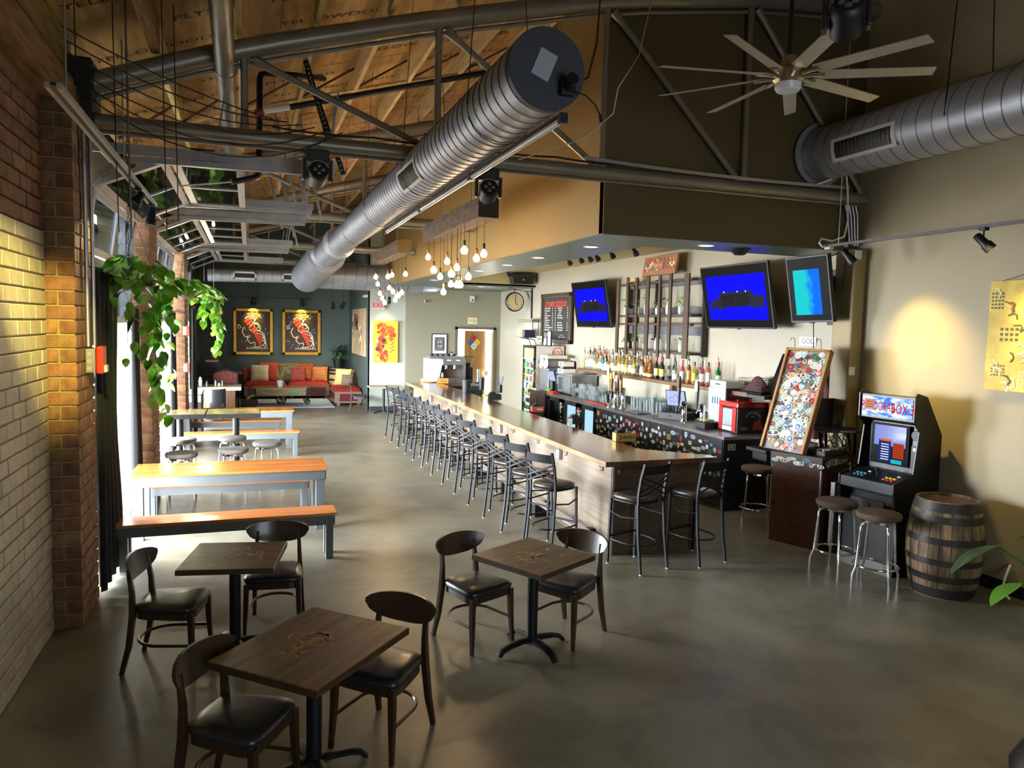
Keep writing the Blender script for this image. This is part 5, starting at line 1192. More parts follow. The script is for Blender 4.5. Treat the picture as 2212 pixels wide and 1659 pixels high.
# cross duct at the far end
dc = thing('cross_duct', 'grey spiral duct crossing the hall in front of the dark green wall', 'duct', (0, 0, 0))
duct(dc, (-.95, 19.6, 3.56), (DX, 19.6, 3.62), .155, 28, .2)
duct(dc, (DX, 19.6, 3.66), (3.7, 19.6, 3.66), .33, 36, .28)
MB().tube([(3.7, 19.6, 3.66), (4.1, 19.62, 3.65), (4.5, 19.75, 3.65), (4.8, 20.1, 3.68), (4.9, 20.6, 3.7)], [.33, .33, .33, .33, .33], 32).build('elbow', m_duct, dc, smooth=True, ang=60)
for x in (3.95, 4.35): MB().tube([(x+.0, 19.62+.335*math.cos(R(a)), 3.65+.335*math.sin(R(a))) for a in range(0, 360, 15)], .008, 5, closed=True).build('elbow_ring', m_seam, dc, smooth=True)
for x in (-.1, 1.05):
    f = MB()
    f.box(x-.27, 19.425, 3.48, x+.27, 19.445, 3.52); f.box(x-.27, 19.425, 3.63, x+.27, 19.445, 3.67); f.box(x-.27, 19.425, 3.48, x-.23, 19.445, 3.67); f.box(x+.23, 19.425, 3.48, x+.27, 19.445, 3.67)
    f = f.build('register_frame', m_white, dc); MB().box(x-.23, 19.44, 3.52, x+.23, 19.45, 3.63).build('register_dark', m_dark, f)
# right-hand duct
d2 = thing('air_duct', 'grey spiral duct upper right running out of the brown bulkhead', 'duct', (0, 0, 0))
A0 = Vector((6.28, 7.12, 4.56)); A1 = Vector((6.28, .5, 4.5))
duct(d2, A0, A1, .3, 44, .17)
MB().lathe([(.3, 0), (.36, .0), (.36, -.02), (.3, -.02)], n=40).build('wall_collar', m_duct, d2, loc=(6.28, 7.1, 4.56), rot=(R(-90), 0, 0))
f = MB(); ang0, ang1 = R(168), R(215)
def dq(a, y, r=.307): return Vector((6.28+r*math.cos(a), y, 4.53+r*math.sin(a)))
for (a0, a1, y0, y1) in ((ang0, ang1, 5.75, 5.8), (ang0, ang1, 6.55, 6.6), (ang0, ang0+R(7), 5.75, 6.6), (ang1-R(7), ang1, 5.75, 6.6)): f.grid(lambda u, v: dq(a0+(a1-a0)*u, y0+(y1-y0)*v), 6, 2, lambda u, v: dq(a0+(a1-a0)*u, y0+(y1-y0)*v, .29))
f = f.build('register_frame', m_white, d2, smooth=True); MB().grid(lambda u, v: dq(ang0+(ang1-ang0)*u, 5.78+.8*v, .3035), 6, 2).build('register_dark', m_dark, f)
for k in range(14): MB().tube([dq(ang0+R(7)+(ang1-ang0-R(14))*u/5, 5.83+k*.052, .306) for u in range(6)], .005, 4).build('louver', m_steeld, f)
for y in (2.5, 5.2): MB().tube([(6.58, y, 4.5), (6.5, y, 5.6)], .006, 4).build('hanger_wire', m_black, d2); MB().tube([(5.98, y, 4.5), (6.05, y, 5.6)], .006, 4).build('hanger_wire', m_black, d2)
# tube lights slung under the main duct
m_tube = mat('milky_tube', '#D8D8DC', .15, coat=.6)
for i, (a, b) in enumerate(((4.05, 5.9), (5.95, 7.8), (7.85, 9.9))):
    t = thing('tube_light', 'unlit white tube light slung under the long duct, %s from its near end' % nth(i+1), 'tube light', (DX+.12, (a+b)/2, DZ-.235), 0, 'tube lights under the duct'); L = b-a
    MB().cyl((.0, -L/2, -.02), (.0, L/2, -.02), .022, n=14).build('tube', m_tube, t, smooth=True); MB().box(-.02, -L/2, -.002, .02, L/2, .016).build('channel', m_black, t)
    for s in (-1, 1): MB().box(-.024, s*L/2-.02, -.045, .024, s*L/2+.02, .015).build('end_cap', m_black, t)
# small spotlight with loose cable on the end cap
t = thing('clamp_spot', 'small black spotlight with a dangling cable on the end of the duct', 'spotlight', (DX+.11, 3.98, DZ-.09))
MB().tube([(0, 0, 0), (.0, -.09, .02)], .035, 14).build('head', m_black, t, smooth=True, ang=40); MB().box(-.04, -.02, -.05, .05, .03, .04).build('clamp', m_black, t, bevel=.006)
MB().tube([(.04, -.02, -.03), (.1, -.04, -.05), (.16, -.05, -.1), (.19, -.05, -.15)], .005, 6).build('cable', m_black, t, smooth=True); MB().cyl((.19, -.05, -.15), (.2, -.05, -.19), .01, n=8).build('plug', m_black, t)
# black cable loop up to the truss
t = thing('cable', 'thick black cable looping from the duct end up to the nearest truss', 'cable', (0, 0, 0)); t2 = [Zp(1245, 105, 4.1), Yp(1290, 80, 5.0), Yp(1325, 40, 6.0), (2.6+1.0, 7.0, 5.9)]
bpy.data.objects.remove(t)
tag(MB().tube([(DX+.2, 4.2, DZ+.1), (DX+.45, 4.7, DZ+.16), (DX+.85, 5.3, DZ+.45), (DX+1.2, 5.9, DZ+.95), (3.3, 6.9, 5.75)], .009, 8).build('cable', m_black, None, smooth=True), 'thick black cable curving from the round duct end up to the nearest truss', 'cable')
# ---------------------------------------------------------------- pipes, wires on the left
t = thing('steel_pipe', 'large dark steel pipe running lengthwise strapped under the nearest upper chord', 'pipe', (0, 0, 0))
MB().tube([(-.18, -2.9, 4.72), (-.18, 5.9, 4.71), (-.2, 11.2, 4.52)], .083, 20).build('pipe', m_steeld, t, smooth=True)
MB().tube([(-.18+.095*math.cos(R(a)), 7.0, 4.66+.095*math.sin(R(a))) for a in range(180, 361, 15)]+[(-.08, 7.05, 4.85)], .007, 5).build('strap', m_steel, t)
t = thing('sprinkler_pipe', 'black sprinkler pipe with an elbow dropping in front of the first open door', 'pipe', (0, 0, 0))
px = lambda a, b, y: tuple(Yp(a, b, y))
MB().tube([px(700, 170, 8.5), px(640, 163, 7.95), px(575, 158, 8.05), px(563, 162, 8.0), px(561, 172, 7.95), px(560, 372, 7.95), px(556, 382, 7.95), px(545, 385, 7.9), px(500, 393, 7.8)], .03, 10).build('pipe', m_black, t, smooth=True)
MB().tube([px(570, 237, 8.8), px(625, 232, 8.8), px(1060, 155, 8.8)], .033, 10).build('branch_pipe', m_black, t, smooth=True)
MB().tube([px(570, 238, 8.78), px(625, 230, 8.78)], .04, 10).build('sleeve', m_white, t, smooth=True)
for a, b in ((560, 245), (548, 365)): MB().ball(px(a, b, 7.95), .05, 8).build('valve', mat('valve_red', '#8E3A24', .5), t, smooth=True)
MB().tube([px(500, 393, 7.8), px(385, 402, 7.9)], .008, 6).build('spray_tube', m_white, t)
t = thing('slotted_strut', 'black perforated steel struts hanging by the first roll-up door track', 'strut', (0, 0, 0))
for (a, b) in (((658, 135), (740, 378)), ((662, 190), (720, 330)), ((790, 360), (660, 133))):
    pass
P0, P1, P2, P3 = Yp(660, 130, 7.8), Yp(718, 330, 7.8), Yp(663, 150, 7.8), Yp(742, 378, 7.8)
for k, (a, b) in enumerate(((P0, P1), (P2, P3))):
    s_ = MB().bar(a, b, .012, .05, up=(1, 0, 0)).build('strut_bar', m_black, t)
    d = (b-a); 
    for i in range(1, 22): MB().cyl(a+d*i/22+Vector((0, -.008, 0)), a+d*i/22+Vector((0, .008, 0)), .009, n=6).build('strut_hole', m_steel, s_)
for i, (x, y) in enumerate(((.62, 10.4), (.8, 10.9), (1.0, 11.2), (.5, 12.4), (.75, 13.6), (.9, 15.2))):
    t = thing('perforated_hanger', 'perforated steel hanger strap for the door tracks, %s from the camera' % nth(i+1), 'strap', (x, y, 4.0), 0, 'perforated hanger straps')
    MB().bar((0, 0, -.05), (-.32, 0, zd(x-.3)-4.0), .006, .035, up=(1, 0, 0)).build('strap_bar', m_steel, t)
    for k in range(12): MB().cyl((-.02-.0165*k, -.006, .04+.075*k), (-.02-.0165*k, .006, .04+.075*k), .007, n=6).build('strap_hole', m_dark, t)
rc = random.Random(12)
def cable(pts, r, label, m=None, cat='cable'): return tag(MB().tube(pts, r, 6).build('cable', m or m_black, None, smooth=True, ang=80), label, cat)
def sag(a, b, d, n=10):
    a = Vector(a); b = Vector(b); return [a+(b-a)*i/n-Vector((0, 0, d*4*(i/n)*(1-i/n))) for i in range(n+1)]
CBL = ['topmost', 'second', 'third', 'fourth', 'fifth', 'lowest']
for i in range(6):
    cable(sag((-1.25, 6.2+.1*i, 4.55-.06*i), (.2+.12*i, 6.95, 4.25-.01*i), .05+.06*i), .0055, 'sagging black cable from the left wall to the lower truss chord, %s of six' % CBL[i])
for i in range(4):
    cable(sag((.2+.9*i, 6.97, 4.19), (1.1+.9*i, 6.97, 4.19), .015, 6), .01, 'black cable lying along the lower chord of the nearest truss, %s stretch from the left' % nth(i+1))
for i in range(3):
    cable(sag((3.2, 6.95, 4.2+.012*i), (6.6, 6.95, 4.18+.012*i), .03, 12), .006, 'grey cable along the lower chord before the brown bulkhead, %s from below' % nth(i+1), m_alu)
for i, (x, y, z0, z1) in enumerate([(-.85, 6.4, 3.1, 5.0), (-.95, 6.5, 3.15, 4.4), (-.62, 6.6, 3.2, 4.9), (-.55, 6.8, 3.3, 4.8), (-1.15, 6.2, 3.2, 4.6)]):
    cable([(x, y, z0), (x-.01, y, (z0+z1)/2), (x-.02, y+.02, zd(x))], .008 if i == 0 else .0045, 'dark drop cable hanging before the first roll-up door, %s from the left' % nth({4: 1, 1: 2, 0: 3, 2: 4, 3: 5}[i]), m_steeld if i == 0 else m_black)
t = thing('chain', 'dark chain hanging from the roof before the first glass door', 'chain', (-1.0, 7.35, 0))
for k in range(26): MB().tube([(.01*math.cos(a*math.pi/4) if k % 2 else 0, .01*math.cos(a*math.pi/4) if not k % 2 else 0, 4.15-k*.047+.027*math.sin(a*math.pi/4)) for a in range(8)], .0035, 4, closed=True).build('chain_link', m_black, t)
# conduits and alarm on the pier
for i, (y, z0) in enumerate(((6.86, 2.25), (7.12, 2.25))):
    tag(MB().cyl((-1.245, y, z0), (-1.245, y, 4.1), .016, n=10).build('conduit', m_steel, None, smooth=True), 'silver electrical conduit down the brick pier, %s one' % ('left', 'right')[i], 'conduit')
t = thing('fire_alarm', 'grey junction box with a red and white fire alarm horn on the brick pier', 'alarm', (-1.27, 7.0, 2.13)); MB().box(0, -.13, -.1, .07, .1, .1).build('junction_box', m_steel, t, bevel=.006)
for k in range(3): MB().cyl((.03, -.132, -.06+.06*k), (.03, -.128, -.06+.06*k), .018, n=12).build('knockout', m_alu, t)
MB().box(.07, -.08, -.11, .12, .1, .12).build('red_horn', mat('alarm_red', '#D23A22', .35), t, bevel=.012); MB().box(.12, -.03, -.1, .14, .06, -.04).build('strobe', m_white, t, bevel=.005)
for i, z in enumerate((2.26, 1.56)):
    t = thing('fire_alarm', '%s red and white alarm device on the farthest brick pier' % ('upper', 'lower')[i], 'alarm', (-1.12, 15.3, z)); MB().box(-.06, -.05, -.08, 0, 0, .08).build('junction_box', m_white, t); MB().box(0, -.05, -.1, .05, 0, .1).build('red_horn', mat('alarm_red', '#D23A22', .35), t, bevel=.01)
# small frame-wide picture rod on pier
# ---------------------------------------------------------------- track rail upper left with spots
m_lens = emit('hot_lens', (1, .9, .6), 30)
def spot_head(label, p, tgt, energy, ang=45, drop=.12, group=None, lit=True, col=(1, .82, .42), s=1.0):
    t = thing('spotlight', label, 'spotlight', p, 0, group)
    d = (Vector(tgt)-Vector(p)).normalized()
    MB().box(-.03*s, -.03*s, -.02, .03*s, .03*s, .01).build('track_adapter', m_black, t)
    MB().cyl((0, 0, 0), (0, 0, -drop), .008, n=8).build('stem', m_black, t); c = Vector((0, 0, -drop))
    MB().tube([c-d*.09*s, c-d*.08*s, c+d*.02*s, c+d*.035*s, c+d*.1*s], [.02*s, .035*s, .038*s, .05*s, .052*s], 16).build('head', m_black, t, smooth=True, ang=40)
    L = MB().lathe([(.0001, 0), (.044*s, 0)], n=14).build('lens', m_lens if lit else m_capd, t, loc=c+d*.098*s, rot=d.to_track_quat('Z', 'Y').to_euler())
    if energy: light('SPOT', 'spot_lamp', Vector(p)+c+d*.16*s, energy, col, .03, spot=ang, blend=.9, target=tgt)
    return t
t = thing('light_track', 'double white light track hung diagonally in view at upper left', 'track', (0, 0, 0))
for k, (a, b) in enumerate((((115, 181), (305, 422)), ((128, 178), (325, 418)))):
    pass
MB().box(-.99, 4.5, 3.67, -.965, 8.75, 3.7).build('rail', m_alu, t); MB().box(-.935, 4.5, 3.67, -.91, 8.75, 3.7).build('rail', m_alu, t); MB().box(-.965, 4.5, 3.685, -.935, 8.75, 3.7).build('channel', m_black, t)
for y in (4.8, 6.8): MB().cyl((-.95, y, 3.7), (-.95, y, zc(-.95)+.2), .006, n=6).build('hanger_rod', m_steel, t)
spot_head('black spotlight at the far end of the upper left track, upper one', (-.95, 7.6, 3.67), (-1.42, 6.5, 2.6), 60, 50, .1, lit=False)
spot_head('black spotlight glowing beside the first glass door', (-.95, 8.6, 3.67), (-1.1, 8.4, 2.4), 45, 60, .12)
0 and light('SPOT', 'wall_wash_lamp', (-1.0, 5.9, 3.6), 14, (1, .74, .22), .03, spot=62, blend=1.0, target=(-1.48, 6.35, 2.55))
0 and light('SPOT', 'wall_wash_lamp', (-.9, 6.3, 3.6), 10, (1, .74, .25), .03, spot=50, blend=1.0, target=(-1.3, 6.62, 2.4))
spot_head('black spotlight above the frame aimed at the painted brick beside the pier', (-.62, 3.4, 4.2), (-1.46, 6.5, 2.45), 0, 40, .1, lit=True)
light('SPOT', 'wall_wash_lamp', (-.52, 3.5, 3.98), 1300, (1, .8, .2), .03, spot=22, blend=1.0, target=(-1.46, 6.5, 2.3))
for i, (px_, py_, y) in enumerate(((408, 578, 17.0), (441, 618, 18.6), (462, 630, 19.3))):
    p = Yp(px_, py_, y); spot_head('small bright spotlight hanging before the farthest door, %s from the left' % nth(i+1), (p.x, p.y, p.z+.1), (p.x+.3, p.y-5, 1.6), 40, 80, .1, 'bright hanging spotlights on the left', s=1.1, col=(1, .9, .65))
    tag(MB().cyl((p.x, p.y, p.z+.1), (p.x, p.y, 4.1), .006, n=6).build('hanging_rod', m_steel, None), 'thin rod holding the %s small bright spotlight on the left' % nth(i+1), 'rod')
# ---------------------------------------------------------------- moving-head stage lights
def moving_head(label, p, rz, s=1.0, tilt=20):
    t = thing('stage_light', label, 'stage light', p, rz, 'black moving-head stage lights')
    MB().box(-.1*s, -.06*s, .05*s, .1*s, .06*s, .14*s).build('base_box', m_blackp, t, bevel=.01*s)
    MB().tube([(-.07*s, 0, .14*s), (0, 0, .2*s), (.07*s, 0, .14*s)], .006*s, 6).build('hook_clamp', m_steel, t)
    for sx in (-1, 1): MB().box(sx*.1*s, -.05*s, -.13*s, sx*.13*s, .05*s, .06*s).build('yoke_arm', m_blackp, t, bevel=.01*s)
    MB().box(-.13*s, -.05*s, .03*s, .13*s, .05*s, .06*s).build('yoke_bridge', m_blackp, t, bevel=.008*s)
    q = Euler((R(-tilt), 0, 0)).to_matrix(); c = Vector((0, 0, -.08*s))
    h = MB().tube([c+q @ Vector((0, y*s, 0)) for y in (.1, .08, -.06, -.1, -.11)], [.05*s, .085*s, .095*s, .09*s, .08*s], 20).build('head', m_blackp, t, smooth=True, ang=40)
    for k in range(4):
        a = R(90*k); MB().ball(c+q @ Vector((.035*s*math.cos(a), -.112*s, .035*s*math.sin(a))), .022*s, 10, (1, .4, 1)).build('lens', mat('lens_grey', '#4a4d55', .1, coat=1), h, smooth=True)
    MB().tube([c+q @ Vector((.085*s*math.cos(R(a)), -.1*s, .085*s*math.sin(R(a)))) for a in range(20, 161, 20)], .01*s, 6).build('lit_rim', m_alu, h, smooth=True)
    return t
moving_head('black moving-head stage light under the truss left of the long duct', (.58, 6.95, 3.88), R(5))
moving_head('black moving-head stage light above the nearest bulb beam', (2.19, 6.95, 3.86), R(-12))
moving_head('black moving-head stage light overhead by the ceiling fan, cut by the top edge', (2.9, 3.14, 4.17), R(-40), .9, 40)
# ---------------------------------------------------------------- ceiling fan
FH = Vector((3.5, 4.3, 4.22))
t = thing('ceiling_fan', 'nine-blade brushed nickel ceiling fan with an opal light', 'fan', FH)
m_nick = mat('brushed_nickel', '#B8A98E', .25, .9); m_blade = mat('champagne_blade', '#B9B09A', .4, .4)
MB().lathe([(.09, -.02), (.105, .0), (.105, .06), (.06, .1), (.05, .16), (.0001, .17)], n=28).build('motor', m_nick, t, smooth=True)
MB().lathe([(.0001, -.075), (.075, -.07), (.088, -.05), (.088, -.02), (.09, -.015)], n=28).build('light_dish', mat('opal_glass', '#D9D9DC', .3), t, smooth=True)
MB().cyl((0, 0, .15), (0, 0, 1.6), .014, n=10).build('downrod', m_black, t, smooth=True)
for i in range(9):
    a = R(8+40*i); Rz = Matrix.Rotation(a, 3, 'Z'); pitch = R(-14)
    def bl(u, v, off=0):
        r = .2+.72*u; w = .1*(1-.12*u); c = (v-.5)*w+(.02*u)
        return Rz @ Vector((r, c*math.cos(pitch), .03+c*math.sin(pitch)+off))
    MB().grid(bl, 6, 2, lambda u, v: bl(u, v, .006)).build('blade', m_blade, t, smooth=True, ang=40)
    MB().tube([Rz @ Vector((.08, 0, .02)), Rz @ Vector((.15, 0, .03)), Rz @ Vector((.23, 0, .03))], [.022, .028, .035], 8, flat=.4).build('blade_arm', m_nick, t, smooth=True)
# ---------------------------------------------------------------- beam chandeliers with bulbs
m_hewn = mat('rough_hewn_wood', '#35281F', .85, 0, 0, 3, .9, 9, (6, 1.5, 6), col2='#5C4936', detail=8)
m_bulb = emit('warm_bulb', (1, .64, .26), 14)
m_brass = mat('aged_brass_socket', '#8A5A34', .35, .8); m_blacks = mat('black_socket', '#1c1a18', .4)
def beam_light(label, x0, x1, y0, y1, z0, z1, bulbs, which):
    t = thing('beam_chandelier', label, 'chandelier', ((x0+x1)/2, (y0+y1)/2, z0))
    w, L, h = (x1-x0)/2, (y1-y0)/2, z1-z0
    rb_ = random.Random(which*5+1); n = 26
    # hewn surfaces: facetted long box
    mb = MB(); ring = [(-w, 0), (-w*.3, -.004), (w*.3, .004), (w, 0), (w+.004, h*.35), (w-.004, h*.7), (w, h), (0, h+.004), (-w, h), (-w-.005, h*.66), (-w+.004, h*.33)]
    vs = []; m_ = len(ring)
    for i in range(n+1):
        y = -L+2*L*i/n
        for (a, b) in ring: vs.append((a+rb_.uniform(-.008, .008)*(0 < i < n), y, b+rb_.uniform(-.007, .007)*(0 < i < n)))
    mb.add(vs, [(i*m_+k, i*m_+(k+1) % m_, (i+1)*m_+(k+1) % m_, (i+1)*m_+k) for i in range(n) for k in range(m_)]+[tuple(range(m_)), tuple(n*m_+k for k in range(m_))])
    mb.build('beam', m_hewn, t)
    MB().box(-w-.002, -L-.012, -.002, w+.002, -L+.002, h+.002).build('end_plate', mat('end_plate_dark', '#3A2F24', .6) if which == 1 else mat('end_plate_tan', '#8A6A3A', .6), t)
    for k in range(2): MB().tube([(0, (-.5+k)*L, h), (0, (-.5+k)*L, h+.5+.6)], .006, 5).build('hanger_wire', m_alu, t)
    for k in range(3): MB().tube([(.03*math.cos(a*.7), (-.1+k*.3)+.012*a, h+.03+.025*math.sin(a*.7)) for a in range(26)], .004, 4).build('cord_coil', m_black, t)
    for j, (bx_, by_, bz_, cord, big) in enumerate(bulbs):
        x, y, z = bx_-t.location.x, by_-t.location.y, bz_-t.location.z
        side = -w-.01 if cord < 0 else w+.01
        o = thing('bulb_pendant', 'glowing bulb on a black cord, %s beam, %s from its near end' % (('nearer', 'farther')[which-1], nth(j+1)), 'bulb', (bx_, by_, bz_), 0, 'bulbs under the %s beam' % ('nearer', 'farther')[which-1])
        top = z0-bz_
        MB().tube([(0, 0, .09), (0, 0, top-.02), ((0 if abs(x) < w else 0), 0, top)], .0028, 5).build('cord', m_black, o)
        MB().lathe([(.013, .035), (.017, .04), (.017, .095), (.008, .105), (.0001, .106)], n=12).build('socket', m_brass if j % 2 else m_blacks, o, smooth=True, ang=40)
        s = 1.15 if big else 1
        MB().lathe([(.0001, -.06*s), (.024*s, -.058*s), (.038*s, -.038*s), (.041*s, -.015*s), (.033*s, .005), (.016, .025), (.013, .036)], n=14).build('glass_bulb', m_bulb, o, smooth=True)
    return t
b1p = [(925, 553, 10.9), (937, 580, 10.5), (951, 595, 10.2), (966, 562, 9.9), (958, 628, 10.3), (975, 588, 9.6), (974, 611, 9.8), (987, 575, 9.3), (987, 612, 9.1), (994, 612, 8.9), (1003, 537, 8.6), (1012, 595, 9.3), (1029, 555, 8.5), (1045, 545, 8.3)]
b2p = [(812, 596, 15.5), (816, 612, 15.3), (821, 632, 15.0), (826, 643, 14.8), (831, 652, 14.6), (838, 595, 14.5), (847, 592, 14.2), (841, 620, 14.4), (849, 628, 14.1), (854, 646, 14.0), (860, 636, 13.9), (868, 630, 13.6), (876, 590, 13.2)]
def bpos(lst, xr):
    out = []
    for k, (a, b, y) in enumerate(sorted(lst, key=lambda q: q[2])):
        # slide along the sight line so the cord hangs from the beam's width
        P = Yp(a, b, y)
        if P.x < xr[0]+.02: P = Xp(a, b, xr[0]+.02)
        if P.x > xr[1]-.02: P = Xp(a, b, xr[1]-.02)
        out.append((P.x, P.y, P.z, 1, k % 5 == 2))
    return out
beam_light('rough wooden beam chandelier with filament bulbs, nearer one, dark end plate', 2.47, 2.71, 8.2, 11.05, 3.73, 3.96, bpos(b1p, (2.47, 2.71)), 1)
beam_light('rough wooden beam chandelier with filament bulbs, farther one, tan end', 2.46, 2.7, 13.0, 15.85, 3.73, 3.96, bpos(b2p, (2.46, 2.7)), 2)
for p in ((2.59, 9.0, 3.0), (2.59, 10.2, 3.05), (2.58, 13.9, 3.0), (2.58, 15.1, 3.0)): light('POINT', 'bulb_cluster_lamp', p, 26, (1, .68, .36), .12)
# ---------------------------------------------------------------- right wall track and spots
t = thing('light_track', 'dark grey light track along the right wall above the arcade machine', 'track', (0, 0, 0))
MB().box(6.28, -2, 3.485, 6.32, 6.95, 3.515).build('rail', mat('track_grey', '#4a454a', .4, .3), t); MB().box(6.27, 6.85, 3.46, 6.33, 6.93, 3.485).build('power_feed', m_white, t)
for y in (1.5, 4.6): MB().cyl((6.3, y, 3.51), (6.3, y, 5.9), .005, n=6).build('hanger_rod', m_steel, t)
MB().cyl((6.3, 6.75, 3.51), (6.3, 6.75, 5.9), .006, n=6).build('hanger_rod', m_alu, t)
spot_head('black spotlight on the right wall track beside the cyan television', (6.3, 6.6, 3.48), (6.93, 6.0, 2.45), 0, 48, .12, lit=False)
light('SPOT', 'wall_wash_lamp', (6.05, 6.35, 3.35), 210, (1, .74, .22), .05, spot=62, blend=1.0, target=(6.95, 6.05, 2.1))
spot_head('black spotlight on the right wall track near the right picture edge', (6.3, 4.98, 3.48), (6.93, 4.4, 2.6), 0, 50, .12, lit=False)
light('SPOT', 'wall_wash_lamp', (6.15, 4.9, 3.35), 110, (1, .74, .24), .04, spot=70, blend=1.0, target=(6.93, 4.6, 2.4))
cable([(6.1, 6.92, 4.18), (6.4, 6.9, 4.3), (6.5, 6.9, 4.32), (6.53, 6.9, 4.15), (6.56, 6.9, 3.8), (6.52, 6.9, 3.62), (6.36, 6.92, 3.56), (6.22, 6.93, 3.58), (6.19, 6.93, 3.53), (6.24, 6.93, 3.49), (6.28, 6.92, 3.49)], .012, 'white cable looping from the truss down to the right wall track', m_white)
for k in range(4): cable([(6.62+.05*k, 7.05, 4.12), (6.7+.05*k, 7.06, 3.9), (6.78+.04*k, 7.08, 3.55)], .014, 'grey conduit cable bundled in the corner above the cyan television, %s from the left' % nth(k+1), m_alu)
cable([(6.46, 7.09, 3.38), (6.62, 7.06, 3.46), (6.72, 7.06, 3.4), (6.7, 7.08, 3.0), (6.62, 7.2, 2.8)], .007, 'black cable from the track down behind the cyan television')
cable([(6.5, 7.3, 2.62), (6.48, 7.25, 2.3), (6.52, 7.2, 2.05)], .006, 'grey cable hanging from the cyan television to the sticker board')
cable([Yp(1408, 0, 6.5), Yp(1380, 120, 6.5), Yp(1335, 190, 6.6), Yp(1325, 245, 6.7), Yp(1260, 300, 6.8), Yp(1120, 345, 6.9)], .006, 'pale thin cable drooping in front of the brown bulkhead corner', m_alu)
# dome speaker / access point
t = thing('ceiling_pod', 'black wedge shaped device under the front bulkhead above the largest television', 'device', (5.6, 7.6, 3.485)); MB().lathe([(.13, 0), (.12, -.01), (.06, -.07), (.0001, -.075)], n=24).build('pod_body', m_blackp, t, smooth=True, ang=50); MB().lathe([(.135, 0), (.135, -.006)], n=24).build('rim', m_black, t)

# ================================================================ HANGING POTHOS, CURTAINS
m_lf = [mat('pothos_a', '#74AE2C', .38, 0, .25, 10), mat('pothos_b', '#A2D04C', .38, 0, .2, 10), mat('pothos_c', '#4E8E26', .4, 0, .2, 10)]
lfm = [leaf_mesh(.115, .09, m, .2, 6) for m in m_lf]
m_vine = mat('vine_stem', '#6C7A34', .6)
m_pot = mat('dark_bowl', '#3A2F2A', .5)
def pothos(label, c, r, trails, nl, seed, sc=1.0, hang=4.2):
    rr = random.Random(seed); t = thing('hanging_plant', label, 'plant', c)
    MB().lathe([(.0001, -.13), (.09, -.12), (.16, -.06), (.19, 0), (.18, 0), (.15, -.05), (.0001, -.06)], n=24).build('bowl', m_pot, t, smooth=True)
    MB().lathe([(.0001, -.02), (.178, -.015)], n=20).build('soil', mat('soil', '#2a2018', .9), t)
    for k in range(3): a = R(120*k); MB().tube([(.18*math.cos(a), .18*math.sin(a), 0), (0, 0, .55), (0, 0, hang-c[2])], .003, 4).build('hanger_cord', m_black, t)
    def leaf(p, a, droop):
        put('leaf', rr.choice(lfm), t, p, (rr.uniform(-.5, .5), droop, a), scale=sc*rr.uniform(.75, 1.25))
    # mound
    vine = MB()
    for k in range(nl):
        a = rr.uniform(0, 6.28); d = r*rr.uniform(.1, 1)**.7; h = .02+.2*(1-(d/r)**2)*rr.uniform(.3, 1.1)-(.12 if d > r*.75 else 0)*rr.random()
        p = Vector((d*math.cos(a), d*math.sin(a)*1.25, h)); leaf(p, a+rr.uniform(-.6, .6), rr.uniform(.1, .9))
        if k % 3 == 0: vine.tube([(.3*p.x, .3*p.y, -.01), (.7*p.x, .7*p.y, h+.03), tuple(p)], .003, 4)
    for (dx, dy, L, n) in trails:
        pts = [Vector((dx*.5, dy*.5, .02)), Vector((dx, dy, -.03))]; 
        for k in range(1, 9): pts.append(Vector((dx+rr.uniform(-.03, .03)*k**.5, dy+rr.uniform(-.03, .03)*k**.5, -.03-L*k/8)))
        vine.tube(pts, .003, 4)
        for k in range(n):
            u = (k+.5)/n; i = min(len(pts)-2, int(1+u*8)); p = pts[i]+(pts[i+1]-pts[i])*((1+u*8) % 1)
            leaf(p, rr.uniform(0, 6.28), rr.uniform(.5, 1.35))
    vine.build('vines', m_vine, t, smooth=True); return t
pothos('lush trailing pothos in a hanging bowl nearest the camera, before the first door', (-1.03, 8.0, 2.86), .38, [(.2, -.05, 1.35, 34), (.28, .05, 1.0, 22), (.17, -.15, 1.15, 18), (.1, -.2, .7, 9), (-.25, -.1, .35, 6), (.02, -.2, .45, 6), (-.05, -.22, .8, 5)], 120, 21)
pothos('hanging pothos in a bowl second from the camera, behind the nearest one', (-.95, 12.6, 2.93), .4, [(.3, 0, .5, 14), (.35, -.1, .35, 10), (-.3, 0, .3, 6)], 105, 22, 1.15)
pothos('hanging pothos with long trailing vines farthest from the camera', (-.92, 16.8, 2.95), .42, [(.3, -.1, 1.1, 26), (.22, .1, 1.2, 24), (.34, 0, .9, 18)], 90, 23, 1.25)
m_curt = mat('black_curtain', '#0e0f12', .85)
def curtain(label, x, y0, y1, z0, z1, pinch=.5, amp=.035, n=44):
    t = thing('curtain', label, 'curtain', (x, (y0+y1)/2, 0)); L = y1-y0
    def f(u, v):
        z = z0+(z1-z0)*v; k = 1-pinch*math.exp(-((v-.5)/.28)**2) if pinch else 1
        y = -L/2+L*u*k; return Vector((amp*math.sin(u*math.pi*9)*(1+.3*math.sin(v*5))+amp, y, z))
    MB().grid(f, n, 16, lambda u, v: f(u, v)+Vector((.006, 0, 0))).build('cloth', m_curt, t, smooth=True, ang=80)
    MB().cyl((.03, -L/2-.1, z1+.02), (.03, L/2+.1, z1+.02), .012, n=8).build('curtain_rod', m_black, t)
    return t
curtain('long black curtain hanging beside the nearest brick pier', -1.3, 7.27, 8.3, .04, 2.9, .3, .04)
curtain('black curtain at the far side of the first doorway', -1.36, 9.85, 10.3, .08, 2.6, .2)
curtain('black curtain just beyond the second brick pier', -1.33, 11.2, 11.75, .08, 2.6, .3)
curtain('black curtain before the farthest brick pier', -1.36, 14.5, 15.2, .08, 2.6, .2)
